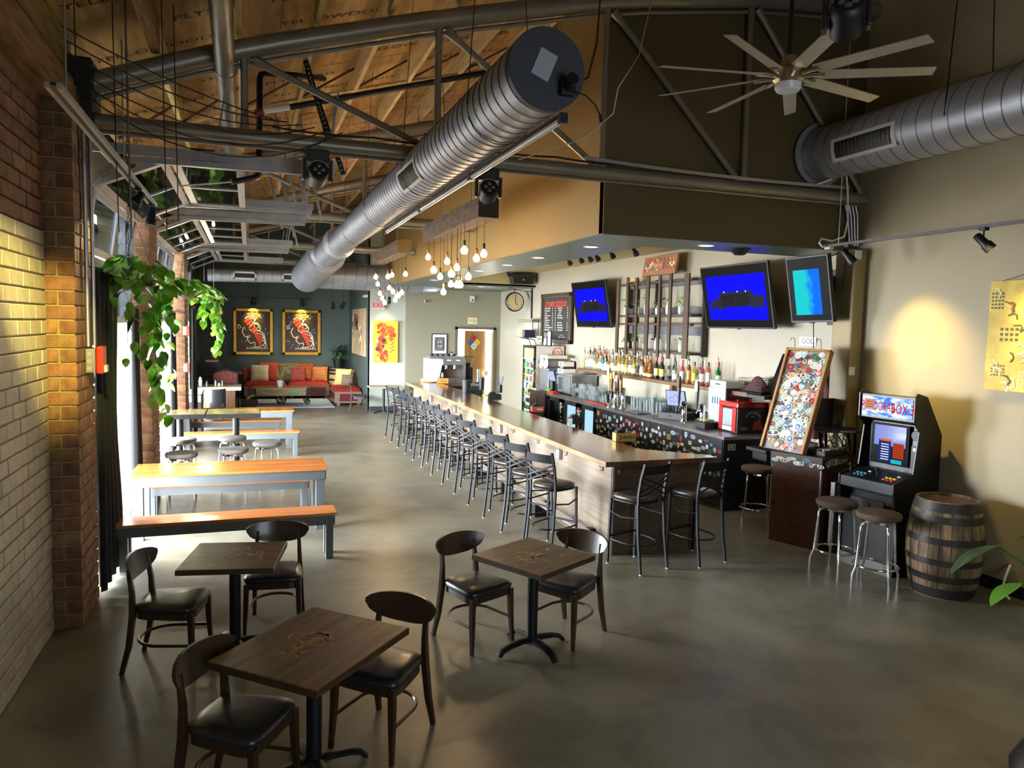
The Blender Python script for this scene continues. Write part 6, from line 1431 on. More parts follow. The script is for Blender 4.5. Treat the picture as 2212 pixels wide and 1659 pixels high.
curtain('black curtain right beyond the farthest brick pier', -1.1, 16.1, 16.6, .08, 2.7, .2)
# ================================================================ DOOR, FRIDGE, ESPRESSO, FAR END OF BAR
d4 = struct('door_4', 'stained wooden door with a hazard diamond in a grey frame')
m_dwood = mat('stained_door', '#7A5220', .4, 0, 0, 2.2, 0, 8, (3, 3, .8), col2='#A6742E', detail=6)
MB().box(5.66, 20.86, 0, 5.74, 21.22, 2.42).build('frame_post', mat('frame_grey', '#5d5848', .5), d4); MB().box(6.82, 20.86, 0, 6.9, 21.22, 2.42).build('frame_post', mat('frame_grey', '#5d5848', .5), d4); MB().box(5.66, 20.86, 2.36, 6.9, 21.22, 2.44).build('frame_head', mat('frame_grey', '#5d5848', .5), d4)
MB().bar((5.98, 21.0, 1.17), (6.7, 21.25, 1.17), .045, 2.3).build('door_leaf', m_dwood, d4); MB().box(6.66, 21.1, .98, 6.76, 21.16, 1.12).build('lock_plate', m_alu, d4)
hz = MB(); c = Vector((6.28, 21.06, 1.98)); tx = Vector((.72, .25, 0)).normalized(); nrm = Vector((.25, -.72, 0)).normalized()
for k, (dx, dz, cc, ch) in enumerate(((0, .12, '#B8232A', '0'), (-.12, 0, '#2A5FA8', '3'), (.12, 0, '#E5D52F', '0'), (0, -.12, '#E8E8E8', 'W'))):
    o = c+tx*dx+Vector((0, 0, dz))+nrm*.004
    pts = [o+tx*.115, o+Vector((0, 0, .115)), o-tx*.115, o-Vector((0, 0, .115))]
    MB().prism(pts, nrm*.002).build('hazard_diamond', mat('hazard_%d' % k, cc, .5), d4)
    put('lettering', textmesh(ch, .11, m_black, .0005), d4, o+nrm*.006, (R(90), 0, math.atan2(.25, .72)))
t = thing('warning_sign', 'small cream notice with a yellow emblem above the wooden door', 'sign', (6.18, 20.89, 2.62)); MB().box(-.14, -.006, -.1, .14, .006, .1).build('sign_plate', mat('notice_cream', '#D9D5B8', .5), t); MB().box(-.11, -.009, -.04, -.02, -.006, .04).build('emblem', mat('notice_yellow', '#C9C03A', .5), t); MB().box(-.14, -.009, .08, .14, -.006, .1).build('orange_band', mat('notice_orange', '#D9843A', .5), t)
for k in range(5): MB().box(.0, -.009, -.06+k*.024, .11, -.006, -.052+k*.024).build('text_line', m_black, t)
t = thing('framed_print', 'small black framed print of a mirrored floral motif left of the wooden door', 'picture', (5.19, 20.88, 1.92)); MB().box(-.23, -.02, -.3, .23, .01, .3).build('frame', m_black, t, bevel=.004); MB().box(-.205, -.024, -.275, .205, -.02, .275).build('mount', m_white, t); MB().box(-.15, -.026, -.2, .15, -.024, .2).build('print_ground', mat('print_grey', '#6a6a6c', .6), t)
for sx in (-1, 1):
    for sz in (-1, 1):
        MB().tube([(sx*.01, -.028, sz*.01), (sx*.12, -.028, sz*.03), (sx*.1, -.028, sz*.13), (sx*.04, -.028, sz*.17)], [.012, .02, .015, .01], 6, flat=.2).build('print_petal', mat('print_black', '#17171a', .6), t)
        MB().ball((sx*.04, -.028, sz*.06), .025, 8, (1, .15, 1.6)).build('print_petal', mat('print_rose', '#C99A8E', .6), t)
t = thing('security_camera', 'small white dome camera on the taupe wall under the cross duct', 'camera', (4.75, 20.86, 3.12)); MB().cyl((0, .03, .03), (0, -.05, 0), .035, n=12).build('body', m_white, t, smooth=True); MB().cyl((0, -.05, 0), (.01, -.07, -.01), .02, n=10).build('lens', m_black, t)
t = thing('thermostat', 'white access box high on the taupe wall above the door', 'device', (6.15, 20.87, 3.25)); MB().box(-.07, -.04, -.09, .07, .01, .09).build('housing', m_white, t, bevel=.008); MB().box(-.03, -.045, -.06, .03, -.04, -.02).build('display', m_black, t)
# back room glimpsed through the door
t = thing('room_clutter', 'yellow poster and dark shelf of supplies in the back room', 'shelf', (5.9, 23.9, 1.2)); MB().box(-.2, -.05, .4, .25, 0, 1.0).build('poster', mat('poster_yellow', '#E0C23A', .6), t); MB().box(-.25, -.2, .1, .3, 0, .14).build('shelf_board', m_black, t)
for k in range(4): MB().ball((-.15+.12*k, -.1, .2), .06, 8).build('supply_item', m_black, t)
# glass door merchandiser
m_fside = mat('fridge_side_cream', '#D2C8B8', .45)
fr = thing('display_fridge', 'tall glass-door drinks fridge with a cream stickered side by the bar wall', 'fridge', (6.25, 16.35, 0))
MB().box(.04, -.35, 0, .75, .42, 2.04).build('body', m_fside, fr, bevel=.006)
MB().box(0, -.35, .1, .04, -.29, 2.0).build('door_frame', m_blackp, fr); MB().box(0, .36, .1, .04, .42, 2.0).build('door_frame', m_blackp, fr); MB().box(0, -.35, 1.7, .04, .42, 1.75).build('door_frame', m_alu, fr); MB().box(0, -.35, 1.98, .04, .42, 2.04).build('door_frame', m_blackp, fr)
MB().box(.01, -.29, 1.75, .03, .36, 1.98).build('lit_header', emit('fridge_header', '#C8E8A8', 1.3), fr)
MB().box(.035, -.29, .12, .039, .36, 1.7).build('lit_back', emit('fridge_back', '#BFE3E6', 1.0), fr)
rf = random.Random(4); lc = [mat('carton_c%d' % i, c, .5) for i, c in enumerate(['#E8ECEC', '#3a4650', '#C84A2A', '#E8D23A', '#2A6A9A', '#DDE4E2', '#5a9a4a', '#222428'])]
for lv in range(9):
    z = .2+lv*.165; MB().box(.005, -.28, z-.012, .034, .35, z-.004).build('shelf_wire', m_white, fr)
    for k in range(8):
        if rf.random() < .9: MB().box(.008, -.27+k*.078, z, .034, -.27+k*.078+.055, z+rf.uniform(.07, .13)).build('drink_pack', rf.choice(lc), fr)
rs2 = random.Random(8)
for (x, z, s, kd) in ((.35, 1.9, .07, 0), (.5, 1.75, .055, 1), (.2, 1.55, .06, 3), (.62, 1.6, .06, 5), (.42, 1.5, .05, 4)):
    put('sticker', sticker_me[kd*7+rs2.randrange(7)], fr, (x, -.356, z), FY, scale=(s, s, .03))
put('lettering', textmesh('LOVE', .11, m_black, .0005), fr, (.22, -.356, 1.68), FY); 
o = MB().lathe([(.0001, -.004), (.13, -.004), (.13, 0)], n=28, axis='y').build('round_decal', m_red, fr, loc=(.58, -.352, 1.88)); MB().lathe([(.0001, -.006), (.11, -.006), (.11, -.004)], n=28, axis='y').build('decal_face', m_fside, o); put('lettering', textmesh('RTC', .12, m_red, .0005), o, (0, -.008, 0), FY)
t = thing('desk_fan', 'beige round ribbed fan on a thin black stem in front of the fridge side', 'fan', (6.45, 15.95, 1.35)); m_fan = mat('olive_fan', '#8C8560', .5)
MB().lathe([(.0001, -.01), (.05, -.02), (.055, 0)], n=16, axis='y').build('hub', m_fan, t, smooth=True)
for k in range(24): a = R(15*k); MB().tube([(.05*math.cos(a), 0, .05*math.sin(a)), (.14*math.cos(a+.25), -.02, .14*math.sin(a+.25)), (.23*math.cos(a+.3), 0, .23*math.sin(a+.3))], [.008, .014, .02], 4, flat=.3).build('fan_rib', m_fan, t)
MB().tube([(.235*math.cos(R(a)), 0, .235*math.sin(R(a))) for a in range(0, 360, 12)], .008, 6, closed=True).build('guard_ring', m_fan, t); MB().tube([(-.02, -.03, 0), (-.03, -.04, -.2), (-.0, 0, -.29)], .008, 6).build('stem', m_black, t)
for i, (y, z, w, h, c, lb) in enumerate([(16.6, 2.04, .36, .24, '#E4DCCB', 'case of mixed greeting cards on top of the tall fridge, left'), (16.22, 2.04, .18, .2, '#E8ECEE', 'small framed card on top of the tall fridge, middle'), (15.98, 2.04, .2, .36, '#ECECEE', 'tall framed sheet on top of the tall fridge, right')]):
    t = thing('framed_card', lb, 'frame', (6.6, y, z)); MB().box(-.0, -w/2, 0, .03, w/2, h).build('frame', m_black if i else m_brownlam, t); MB().box(-.004, -w/2+.02, .02, 0, w/2-.02, h-.02).build('card', mat('cardface_%d' % i, c, .6), t)
    if i == 0:
        for k in range(14): MB().box(-.007, -w/2+.03+.042*(k % 7), .03+.09*(k//7), -.004, -w/2+.06+.042*(k % 7), .1+.09*(k//7)).build('printed_card', rf.choice(lc), t)
# espresso counter and machine
t = thing('side_counter', 'low grey service counter behind the far end of the bar', 'counter', (4.95, 17.9, 0)); MB().box(-.55, -.32, 0, .55, .32, .98).build('cabinet', mat('slate_cabinet', '#4a505a', .5), t); MB().box(-.56, -.36, .98, .58, .36, 1.03).build('worktop', mat('grey_worktop', '#8E8878', .4), t, bevel=.004)
es = thing('espresso_machine', 'chrome and pale blue espresso machine with cups on top, beyond the bar', 'espresso machine', (4.62, 17.9, 1.03))
m_pb = mat('pale_blue_enamel', '#C3D0DC', .25)
mb = MB(); mb.prism([(-.5, -.3, 0), (-.26, -.3, 0), (-.14, -.3, .55), (-.18, -.3, .62), (-.5, -.3, .62)], (0, .6, 0)); mb.build('side_casing', m_pb, es, bevel=.01)
MB().box(-.26, -.3, 0, .42, .3, .14).build('drip_base', m_steel, es, bevel=.01); MB().box(-.16, -.3, .46, .44, .3, .62).build('head_casing', m_steel, es, bevel=.015); MB().box(-.26, .0, .14, .42, .3, .46).build('back_panel', mat('smoked_panel', '#6a5a4e', .3), es)
MB().box(.38, -.28, .1, .44, .3, .5).build('right_side', m_steel, es)
for x in (-.05, .17): MB().cyl((x, -.2, .46), (x, -.2, .36), .04).build('group_head', m_chrome, es, smooth=True); MB().bar((x, -.2, .37), (x-.02, -.36, .35), .025, .02).build('portafilter', m_black, es)
MB().lathe([(.04, 0), (.045, .05), (.03, .13), (.034, .15)], (-.2+.05, -.24, .14), 12).build('milk_jug', m_chrome, es, smooth=True)
for k in range(2): MB().box(-.05+.24*k, -.31, .57, .05+.24*k, -.3, .6).build('badge_light', m_white, es)
MB().box(-.45, -.25, .62, .4, .25, .68).build('cup_rail', m_steel, es)
for k in range(5): MB().lathe([(.02, 0), (.045, .06), (.04, .06)], (-.38+.14*k, -.12, .68), 12).build('cup', m_blackp, es, smooth=True)
MB().lathe([(.05, 0), (.06, .05), (.03, .12), (.02, .14)], (.12, -.1, .68), 14).build('steel_pot', m_chrome, es, smooth=True)
t = thing('coffee_grinder', 'black coffee grinder with a clear hopper right of the espresso machine', 'grinder', (5.2, 17.9, 1.03)); MB().box(-.09, -.12, 0, .1, .12, .4).build('body', m_blackp, t, bevel=.02); MB().lathe([(.05, .4), (.14, .66), (.13, .66), (.04, .4)], n=18).build('hopper', m_gl, t, smooth=True); MB().lathe([(.045, .41), (.08, .5), (.0001, .51)], n=14).build('beans', mat('beans', '#2a1a10', .7), t); MB().lathe([(.15, .66), (.15, .675)], n=18).build('hopper_lid', m_black, t); MB().cyl((.0, -.12, .16), (0, -.2, .14), .02).build('spout', m_black, t)
t = thing('coffee_canister', 'brushed steel canister on the black grinder base behind the bar', 'canister', (5.42, 17.75, 1.03)); MB().lathe([(.07, 0), (.07, .05), (.05, .12), (.055, .34), (.05, .36)], n=16).build('canister_body', m_chrome, t, smooth=True); MB().lathe([(.08, 0), (.08, .04)], n=16).build('base', m_black, t)
# ================================================================ FAR LOUNGE
m_gold = mat('gold_frame', '#B8892E', .35, .6, .15, 8, .3, 40)
m_pt = {k: mat('art_'+k, c, .6) for k, c in dict(umber='#3A2A1C', black='#161412', red='#D2402A', white='#EFE9DC', blue='#5A86D8', yellow='#E8D43A', ochre='#A06A2A', orange='#D8602A', cream='#E8D8B8', purple='#4A2F45', gold='#D8B23A', grey='#8a8c90', teal='#3a6a70').items()}
def halo_art(name, label, x0, x1, z0, z1, seed):
    rr = random.Random(seed); t = thing(name, label, 'painting', ((x0+x1)/2, 25.46, (z0+z1)/2)); w, h = (x1-x0)/2, (z1-z0)/2
    for a in ((-w, -h, w, -h+.1), (-w, h-.1, w, h), (-w, -h, -w+.1, h), (w-.1, -h, w, h)): MB().box(a[0], -.06, a[1], a[2], .03, a[3]).build('frame_bar', m_gold, t, bevel=.015)
    MB().box(-w+.08, -.02, -h+.08, w-.08, .02, h-.08).build('canvas', mat('umber_canvas', '#2A1E16', .6, 0, 0, 2, col2='#4A3018'), t)
    Y = -.026
    def S_(pts, r, m): MB().tube([(x, Y, z) for x, z in pts], r, 6, flat=.25, up=(0, 1, 0)).build('paint_stroke', m_pt[m], t)
    def cr(cx, cz, rx, rz, rot=0, n=18, a0=0, a1=360): return [(cx+rx*math.cos(R(a0+(a1-a0)*i/n))*math.cos(rot)-rz*math.sin(R(a0+(a1-a0)*i/n))*math.sin(rot), cz+rx*math.cos(R(a0+(a1-a0)*i/n))*math.sin(rot)+rz*math.sin(R(a0+(a1-a0)*i/n))*math.cos(rot)) for i in range(n+1)]
    for k in range(7): S_([(-.26+.07*k, .3-.09*k), (-.08+.055*k, .44-.1*k)], .045, 'red')
    for k in range(5): S_([(-.0+.04*k, -.05-.08*k), (.16+.03*k, -.1-.09*k)], .04, 'red')
    S_([(-.25, .42), (-.15, .5), (-.16, .4), (-.06, .5), (-.07, .4), (.03, .48), (.02, .38), (.08, .45), (.04, .33), (-.02, .25)], .016, 'white')
    S_(cr(.05, .12, .17, .13), .014, 'white'); S_(cr(.1, .2, .07, .09), .012, 'white')
    for k in range(4): S_(cr(.18+.03*k, -.08-.1*k, .2-.02*k, .1, -.6, a0=-30, a1=200), .014, 'white')
    S_([(-.28, .15), (-.34, .0), (-.27, -.15), (-.14, -.2), (-.1, -.13), (-.17, -.14), (-.18, -.27), (-.08, -.38), (.05, -.34), (.06, -.44)], .014, 'white')
    S_([(-.48, .2), (-.42, .22), (-.38, .12), (-.47, .1), (-.46, .2)], .013, 'white')
    S_([(.0, -.48), (.12, -.5), (.3, -.45), (.38, -.3), (.3, -.15)], .014, 'white')
    for k in range(9): S_([(-.2+.075*k, -.56+.01*math.sin(k)), (-.18+.075*k, -.5), (-.155+.075*k, -.56)], .011, 'white')
    S_(cr(.08, .53, .14, .035), .012, 'yellow')
    for a in range(0, 360, 40): S_([(.08+.2*math.cos(R(a)), .53+.07*math.sin(R(a))), (.08+.27*math.cos(R(a)), .53+.12*math.sin(R(a)))], .01, 'yellow')
    for k in range(30):
        x, z = rr.uniform(-w+.14, w-.14), rr.uniform(-h+.16, h-.14)
        if abs(x-.05+.25*z) > .27: S_([(x-.01, z-.025), (x+.012, z+.025)], .016, 'blue')
    return t
halo_art('framed_painting', 'left gold-framed painting of a red and white scribbled figure on the green wall', -.49, .73, 1.36, 2.86, 3)
halo_art('framed_painting', 'right gold-framed painting of a red and white scribbled figure on the green wall', 1.02, 2.25, 1.36, 2.86, 8)
t = thing('light_track', 'thin black light track above the two gold-framed paintings', 'track', (.5, 25.1, 3.2)); MB().box(-1.35, -.015, 0, 1.45, .015, .03).build('rail', m_black, t)
for x in (-1.3, -.2, 1.3): MB().cyl((x, 0, .03), (x, 0, zd(x+.5)-3.2), .006, n=6).build('hanger_rod', m_black, t)
spot_head('small spotlight over the left gold-framed painting', (.12, 25.1, 3.2), (.12, 25.45, 2.6), 60, 85, .1, s=1.3, col=(1, .85, .3), lit=False)
spot_head('small spotlight over the right gold-framed painting', (1.63, 25.1, 3.2), (1.63, 25.45, 2.6), 60, 85, .1, s=1.3, col=(1, .85, .3), lit=False)
spot_head('small unlit spotlight at the left end of the far track', (-.8, 25.1, 3.2), (-1.4, 24.6, 2.2), 0, 60, .1, s=1.2, lit=False)
spot_head('left spotlight of the bright pair in the nook corner', (2.5, 24.0, 3.1), (2.6, 24.2, .5), 90, 90, .1, s=1.2, lit=True, col=(1, .9, .6))
spot_head('right spotlight of the bright pair in the nook corner', (2.8, 23.9, 3.12), (1.2, 24.6, .6), 110, 100, .1, s=1.2, lit=True, col=(1, .9, .6))
t = thing('canvas_painting', 'tall abstract canvas seen edge-on on the green side wall of the nook', 'painting', (3.165, 23.0, 2.2)); MB().box(-.02, -1.35, -.7, .03, 1.4, .7).build('canvas', mat('abstract_ground', '#8A7A74', .6, 0, 0, 2.2, .2, 8, (1, 3, .5), col2='#D8B88A', detail=8), t)
rr = random.Random(31)
for k in range(30): y = rr.uniform(-1.25, 1.3); z = rr.uniform(-.6, .5); MB().box(-.026, y, z, -.02, y+rr.uniform(.05, .2), z+rr.uniform(.1, .5)).build('paint_stroke', m_pt[rr.choice(['cream', 'gold', 'black', 'grey', 'orange', 'white', 'purple'])], t)
t = thing('canvas_painting', 'yellow canvas with a red and orange angular graffiti figure on the pale wall', 'painting', (3.64, 20.94, 1.96)); MB().box(-.34, -.06, -.59, .34, .03, .59).build('canvas', mat('yellow_canvas', '#D8B23A', .55, 0, .06, 2), t)
for k in range(46):
    z = -.55+1.1*(k/46); wd = .12+.16*abs(math.sin(z*5+.6)); x = -.1+.1*math.sin(z*7)+rr.uniform(-wd, wd)*.8; s = rr.uniform(.05, .13); a = rr.uniform(0, 6)
    pts = [(x+s*math.cos(a+q_)*rr.uniform(.4, 1), -.062-.0003*k, z+s*math.sin(a+q_)*rr.uniform(.5, 1.2)) for q_ in (0, 1.5, 2.9, 4.5)]
    if all(abs(p[0]) < .335 and abs(p[2]) < .58 for p in pts): MB().prism(pts, (0, -.002, 0)).build('paint_shape', m_pt[rr.choice(['red', 'red', 'orange', 'cream', 'purple', 'orange', 'red'])], t)
for k in range(6): MB().tube([(.1, -.07, -.3+.1*k), (.18, -.07, -.25+.1*k), (.22, -.07, -.2+.1*k)], .008, 5, flat=.3).build('paint_stroke', m_pt['black'], t)
spot_head('small spotlight on the pale wall above the yellow canvas', (3.6, 20.2, 3.2), (3.62, 20.95, 2.3), 26, 70, .08, lit=False, col=(1, .88, .55))
t = thing('exit_sign', 'red EXIT sign on the pale wall above the yellow canvas', 'sign', (3.45, 20.93, 2.98)); MB().box(-.16, -.03, -.1, .16, .03, .1).build('sign_housing', m_white, t); MB().box(-.15, -.034, -.09, .15, -.03, .09).build('sign_face', mat('exit_face', '#D8B4AC', .5), t); put('lettering', textmesh('EXIT', .19, emit('exit_red', '#D81408', .9), .001), t, (0, -.037, 0), FY)
t = thing('emergency_light', 'white emergency light box high on the green nook wall', 'light', (3.17, 21.6, 3.25)); MB().box(-.06, -.15, -.04, .03, .15, .04).build('housing', m_white, t, bevel=.01); MB().ball((-.07, .08, 0), .03, 8).build('lamp', m_alu, t); MB().ball((-.07, -.08, 0), .03, 8).build('lamp', m_alu, t)
for i, (x, y, z) in enumerate(((2.5, 24.0, 3.1), (2.8, 23.9, 3.12), (3.6, 20.2, 3.2))): tag(MB().cyl((x, y, z), (x, y, zd(x)), .006, n=6).build('hanging_rod', m_black, None), 'thin rod holding the %s' % ('left nook corner spotlight', 'right nook corner spotlight', 'spotlight before the pale wall')[i], 'rod')
# sofas
m_velvet = mat('red_velvet', '#9E1F1A', .8, 0, .15, 6, .1, 30); m_vwood = mat('taupe_timber', '#7A6656', .6, 0, .1, 6); m_burg = mat('burgundy_vinyl', '#5E1F26', .35, 0, .1, 4)
def daybed(label, x, y, w, d, rz=0):
    t = thing('daybed', label, 'sofa', (x, y, 0), rz, 'low daybeds with red velvet cushions')
    MB().box(-w/2, -d/2, .08, w/2, d/2, .42).build('base_frame', m_vwood, t, bevel=.006); MB().box(-w/2+.12, -d/2-.012, .14, w/2-.12, -d/2, .36).build('front_panel', m_burg, t, bevel=.008); MB().box(-w/2-.012, -d/2+.12, .14, -w/2, d/2-.12, .36).build('side_panel', m_burg, t, bevel=.008)
    mb = MB()
    def f(u, v):
        x_ = (u-.5)*(w+.02); y_ = (v-.5)*(d+.02); e = (1-(abs(2*u-1))**8)*(1-(abs(2*v-1))**8); return Vector((x_, y_, .42+.11*max(0, e)**.4))
    mb.grid(f, 20, 14); mb.build('seat_cushion', m_velvet, t, smooth=True, ang=80)
    for sx in (-1, 1):
        for sy in (-1, 1): MB().box(sx*(w/2-.1)-.04, sy*(d/2-.08)-.04, 0, sx*(w/2-.1)+.04, sy*(d/2-.08)+.04, .08).build('foot', m_vwood, t)
    return t
daybed('red velvet daybed under the left gold-framed painting', .48, 25.0, 1.3, .85)
daybed('red velvet daybed under the right gold-framed painting', 1.82, 25.0, 1.28, .85)
daybed('red velvet daybed nearest, along the green side wall of the nook', 2.78, 23.0, .78, 1.5)
def pillow(label, x, y, z, s, col, col2, rz, tilt=-18, th=.13):
    t_ = R(tilt)
    def P(u, v, sgn):
        a = 2*u-1; b = 2*v-1; e = max(0, (1-abs(a)**2.6))*max(0, (1-abs(b)**2.6)); pin = 1-.09*(1-abs(a))*0-.07*(1-abs(b)**2)*abs(a)**3*0
        return Vector((a*s/2*(1-.06*(1-b*b)), sgn*th/2*e**.5, b*s/2*(1-.06*(1-a*a))+s/2))
    me = MB().grid(lambda u, v: P(u, v, -1), 12, 12, lambda u, v: P(u, v, 1)).mesh('pillow', mat('pillow_'+col[1:], col, .9, 0, 0, 8, .3, 30, (1, 1, 4), col2=col2), True, 80)
    return tag(put('pillow', me, None, (x, y, z), (t_, 0, R(rz))), label, 'pillow', 'pillows on the lounge daybeds')
pillow('dark red pillow at the left end of the left daybed', -.0, 25.15, .53, .46, '#7A2E2A', '#9A4236', 8)
pillow('cream marbled pillow leaning at the front of the left daybed', .3, 24.98, .53, .56, '#C9B888', '#E8DCB8', -6)
pillow('tall red patterned pillow at the back of the left daybed', .62, 25.28, .53, .64, '#A83A2E', '#C85A48', 0)
pillow('beige and brown striped pillow between the two daybeds', 1.22, 25.25, .53, .62, '#9A8A6A', '#5A4A34', 4)
pillow('burnt orange pillow at the back of the right daybed', 1.72, 25.28, .53, .6, '#B8602A', '#7A3A1A', -5)
pillow('rose red patterned pillow leaning on the right daybed', 1.5, 25.0, .53, .46, '#8E3A3A', '#A85048', 10)
pillow('peach orange pillow at the right end of the right daybed', 2.18, 25.05, .53, .5, '#C9804A', '#A8602E', -12)
pillow('white and yellow blocked pillow on the nearest daybed', 2.72, 23.5, .53, .52, '#E0D2A0', '#D8B85A', -30)
pillow('taupe pillow in front of the blocked pillow', 2.82, 23.12, .53, .36, '#6E5A4A', '#8A7660', -25)
pillow('cream and rust pillow at the back of the nearest daybed', 2.88, 23.75, .53, .48, '#D8C08A', '#8A4A2E', -60)
# industrial cart table and rug
tag(MB().box(-.05, 21.95, .001, 2.35, 24.35, .016).build('rug', mat('pale_blue_rug', '#B4C2D4', .95, 0, .1, 5, .2, 60), None), 'pale blue-grey rug under the industrial cart table', 'rug')
m_cartw = wood('cart_oak', '#6A5434', '#A08A5E', 2, 0, .6, 0, .3)
ct = thing('cart_table', 'low industrial cart table of rough planks on black iron wheels', 'table', (.88, 22.9, .017))
for k in range(5): MB().box(-.8, -.36+k*.146, .46, .8, -.36+k*.146+.142, .51).build('plank', m_cartw, ct, bevel=.003)
MB().box(-.7, -.33, .27, .7, -.27, .46).build('side_beam', m_cartw, ct); MB().box(-.7, .27, .27, .7, .33, .46).build('side_beam', m_cartw, ct); MB().box(.25, -.335, .3, .5, -.33, .4).build('green_paint_patch', mat('patch_green', '#3E8A6E', .6), ct)
for x in (-.78, .72): MB().box(x, -.36, .26, x+.06, .36, .5).build('iron_end', m_black, ct)
def wheel(x, y, z, r, n):
    o = MB().tube([(x+r*math.cos(2*math.pi*a/24), y, z+r*math.sin(2*math.pi*a/24)) for a in range(24)], .018, 6, closed=True).build('wheel', m_black, ct, smooth=True)
    for k in range(n): a = 2*math.pi*k/n; MB().cyl((x, y, z), (x+r*math.cos(a), y, z+r*math.sin(a)), .01, n=5).build('spoke', m_black, o)
    MB().cyl((x, y-.03, z), (x, y+.03, z), .025).build('hub', m_black, o)
for y in (-.25, .25): wheel(0, y, .15, .13, 6); wheel(-.74, y, .09, .07, 5); wheel(.74, y, .09, .07, 5)
MB().bar((-.15, -.3, .28), (0, -.3, .15), .03, .03).build('axle_bracket', m_black, ct); MB().bar((.15, -.3, .28), (0, -.3, .15), .03, .03).build('axle_bracket', m_black, ct)
t = thing('potted_plant', 'small green plant with yellow tips in a pale pot on the cart table', 'plant', (.86, 22.8, .528)); MB().lathe([(.07, 0), (.1, .2), (.09, .2), (.0001, .18)], n=18).build('pot', mat('pale_pot', '#B9BCB6', .6), t, smooth=True)
rr = random.Random(2)
for k in range(14):
    a = rr.uniform(0, 6.28); L = rr.uniform(.25, .45); d = rr.uniform(.05, .16); MB().tube([(0, 0, .17), (d*.5*math.cos(a), d*.5*math.sin(a), .17+L*.5), (d*math.cos(a), d*math.sin(a), .17+L)], [.008, .014, .004], 5, flat=.4).build('leaf', m_lf[k % 3], t)
m_oak = mat('barrel_oak', '#3E3424', .6, 0, 0, 3, .4, 10, (3, 3, .8), col2='#8A7550', detail=7, contrast=(.38, .62)); m_hoop = mat('barrel_hoop', '#3A3632', .5, .5, .2, 20, .2, 60)
def barrel(label, x, y, H, rt, rm, staves, rz=0, lite=False):
    t = thing('barrel', label, 'barrel', (x, y, 0), rz)
    def rad(z): return rt+(rm-rt)*(1-((z-H/2)/(H/2))**2)
    mo = objvar(mat('barrel_oak_l', '#C9A96A', .6, 0, .15, 4, .3, 12), .1, .1) if lite else objvar(m_oak, .28, .2) if 'oakv' not in _tc else m_oak
    if not lite: _tc['oakv'] = 1
    for k in range(staves):
        a0 = 2*math.pi*k/staves+.008; a1 = 2*math.pi*(k+1)/staves-.008
        f = lambda u, v: Vector((rad(H*v)*math.cos(a0+(a1-a0)*u), rad(H*v)*math.sin(a0+(a1-a0)*u), H*v))
        g = lambda u, v: Vector(((rad(H*v)-.02)*math.cos(a0+(a1-a0)*u), (rad(H*v)-.02)*math.sin(a0+(a1-a0)*u), H*v))
        MB().grid(f, 2, 8, g).build('stave', mo, t)
    MB().lathe([(.0001, 0), (rt-.02, 0), (rt-.02, .02)], (0, 0, H-.045), 28).build('head_board', mo, t)
    for z, hh in ((.01, .095), (.17, .065), (.33, .06), (H-.4, .065), (H-.2, .07), (H-.095, .085)):
        MB().lathe([(rad(z)+.004, z), (rad(z+hh)+.004, z+hh)], n=36, cap=False).build('hoop', m_hoop, t, smooth=True)
    return t
barrel('pale oak barrel with dark hoops holding the potted plant in the nook corner', 2.62, 24.95, .95, .25, .3, 20, lite=True) if False else barrel('pale oak barrel with dark hoops holding the potted plant in the nook corner', 2.78, 25.05, .95, .25, .3, 20, lite=True)
t = thing('potted_plant', 'bushy dark green plant in a black pot on the nook barrel', 'plant', (2.78, 25.05, .951)); MB().lathe([(.12, 0), (.18, .3), (.165, .3), (.0001, .27)], n=20).build('pot', m_blackp, t, smooth=True); MB().tube([(0, 0, .27), (.02, 0, .4), (-.02, 0, .5)], .025, 6).build('trunk', m_vine, t)
ld = leaf_mesh(.3, .09, mat('dark_plant_leaf', '#2F4A2A', .4, 0, .2, 8), .2, 6)
for k in range(42): a = rr.uniform(0, 6.28); put('leaf', ld, t, (rr.uniform(-.05, .05), rr.uniform(-.05, .05), rr.uniform(.4, .62)), (0, rr.uniform(-.8, .5), a), scale=rr.uniform(.7, 1.3))
# small table with two chairs by the pale wall
t = thing('pedestal_table', 'pale topped pedestal table by the pale wall beyond the bar stools', 'table', (3.5, 20.35, 0)); MB().box(-.42, -.32, .71, .42, .32, .75).build('tabletop', mat('pale_ash_top', '#A89A80', .4, 0, .1, 6), t, bevel=.004); MB().cyl((0, 0, .05), (0, 0, .71), .035).build('column', m_castiron, t, smooth=True)
for k in range(4): a = R(90*k+10); MB().tube([(0, 0, .07), (.15*math.cos(a), .15*math.sin(a), .05), (.28*math.cos(a), .28*math.sin(a), .01)], .02, 6).build('base_foot', m_castiron, t, smooth=True)
dup(chair0, (2.86, 20.6, 0), R(-8), 'dark wooden cafe chair left of the pale table at the far wall', CG)
dup(chair0, (3.98, 20.0, 0), R(165), 'dark wooden cafe chair right of the pale table at the far wall', CG)
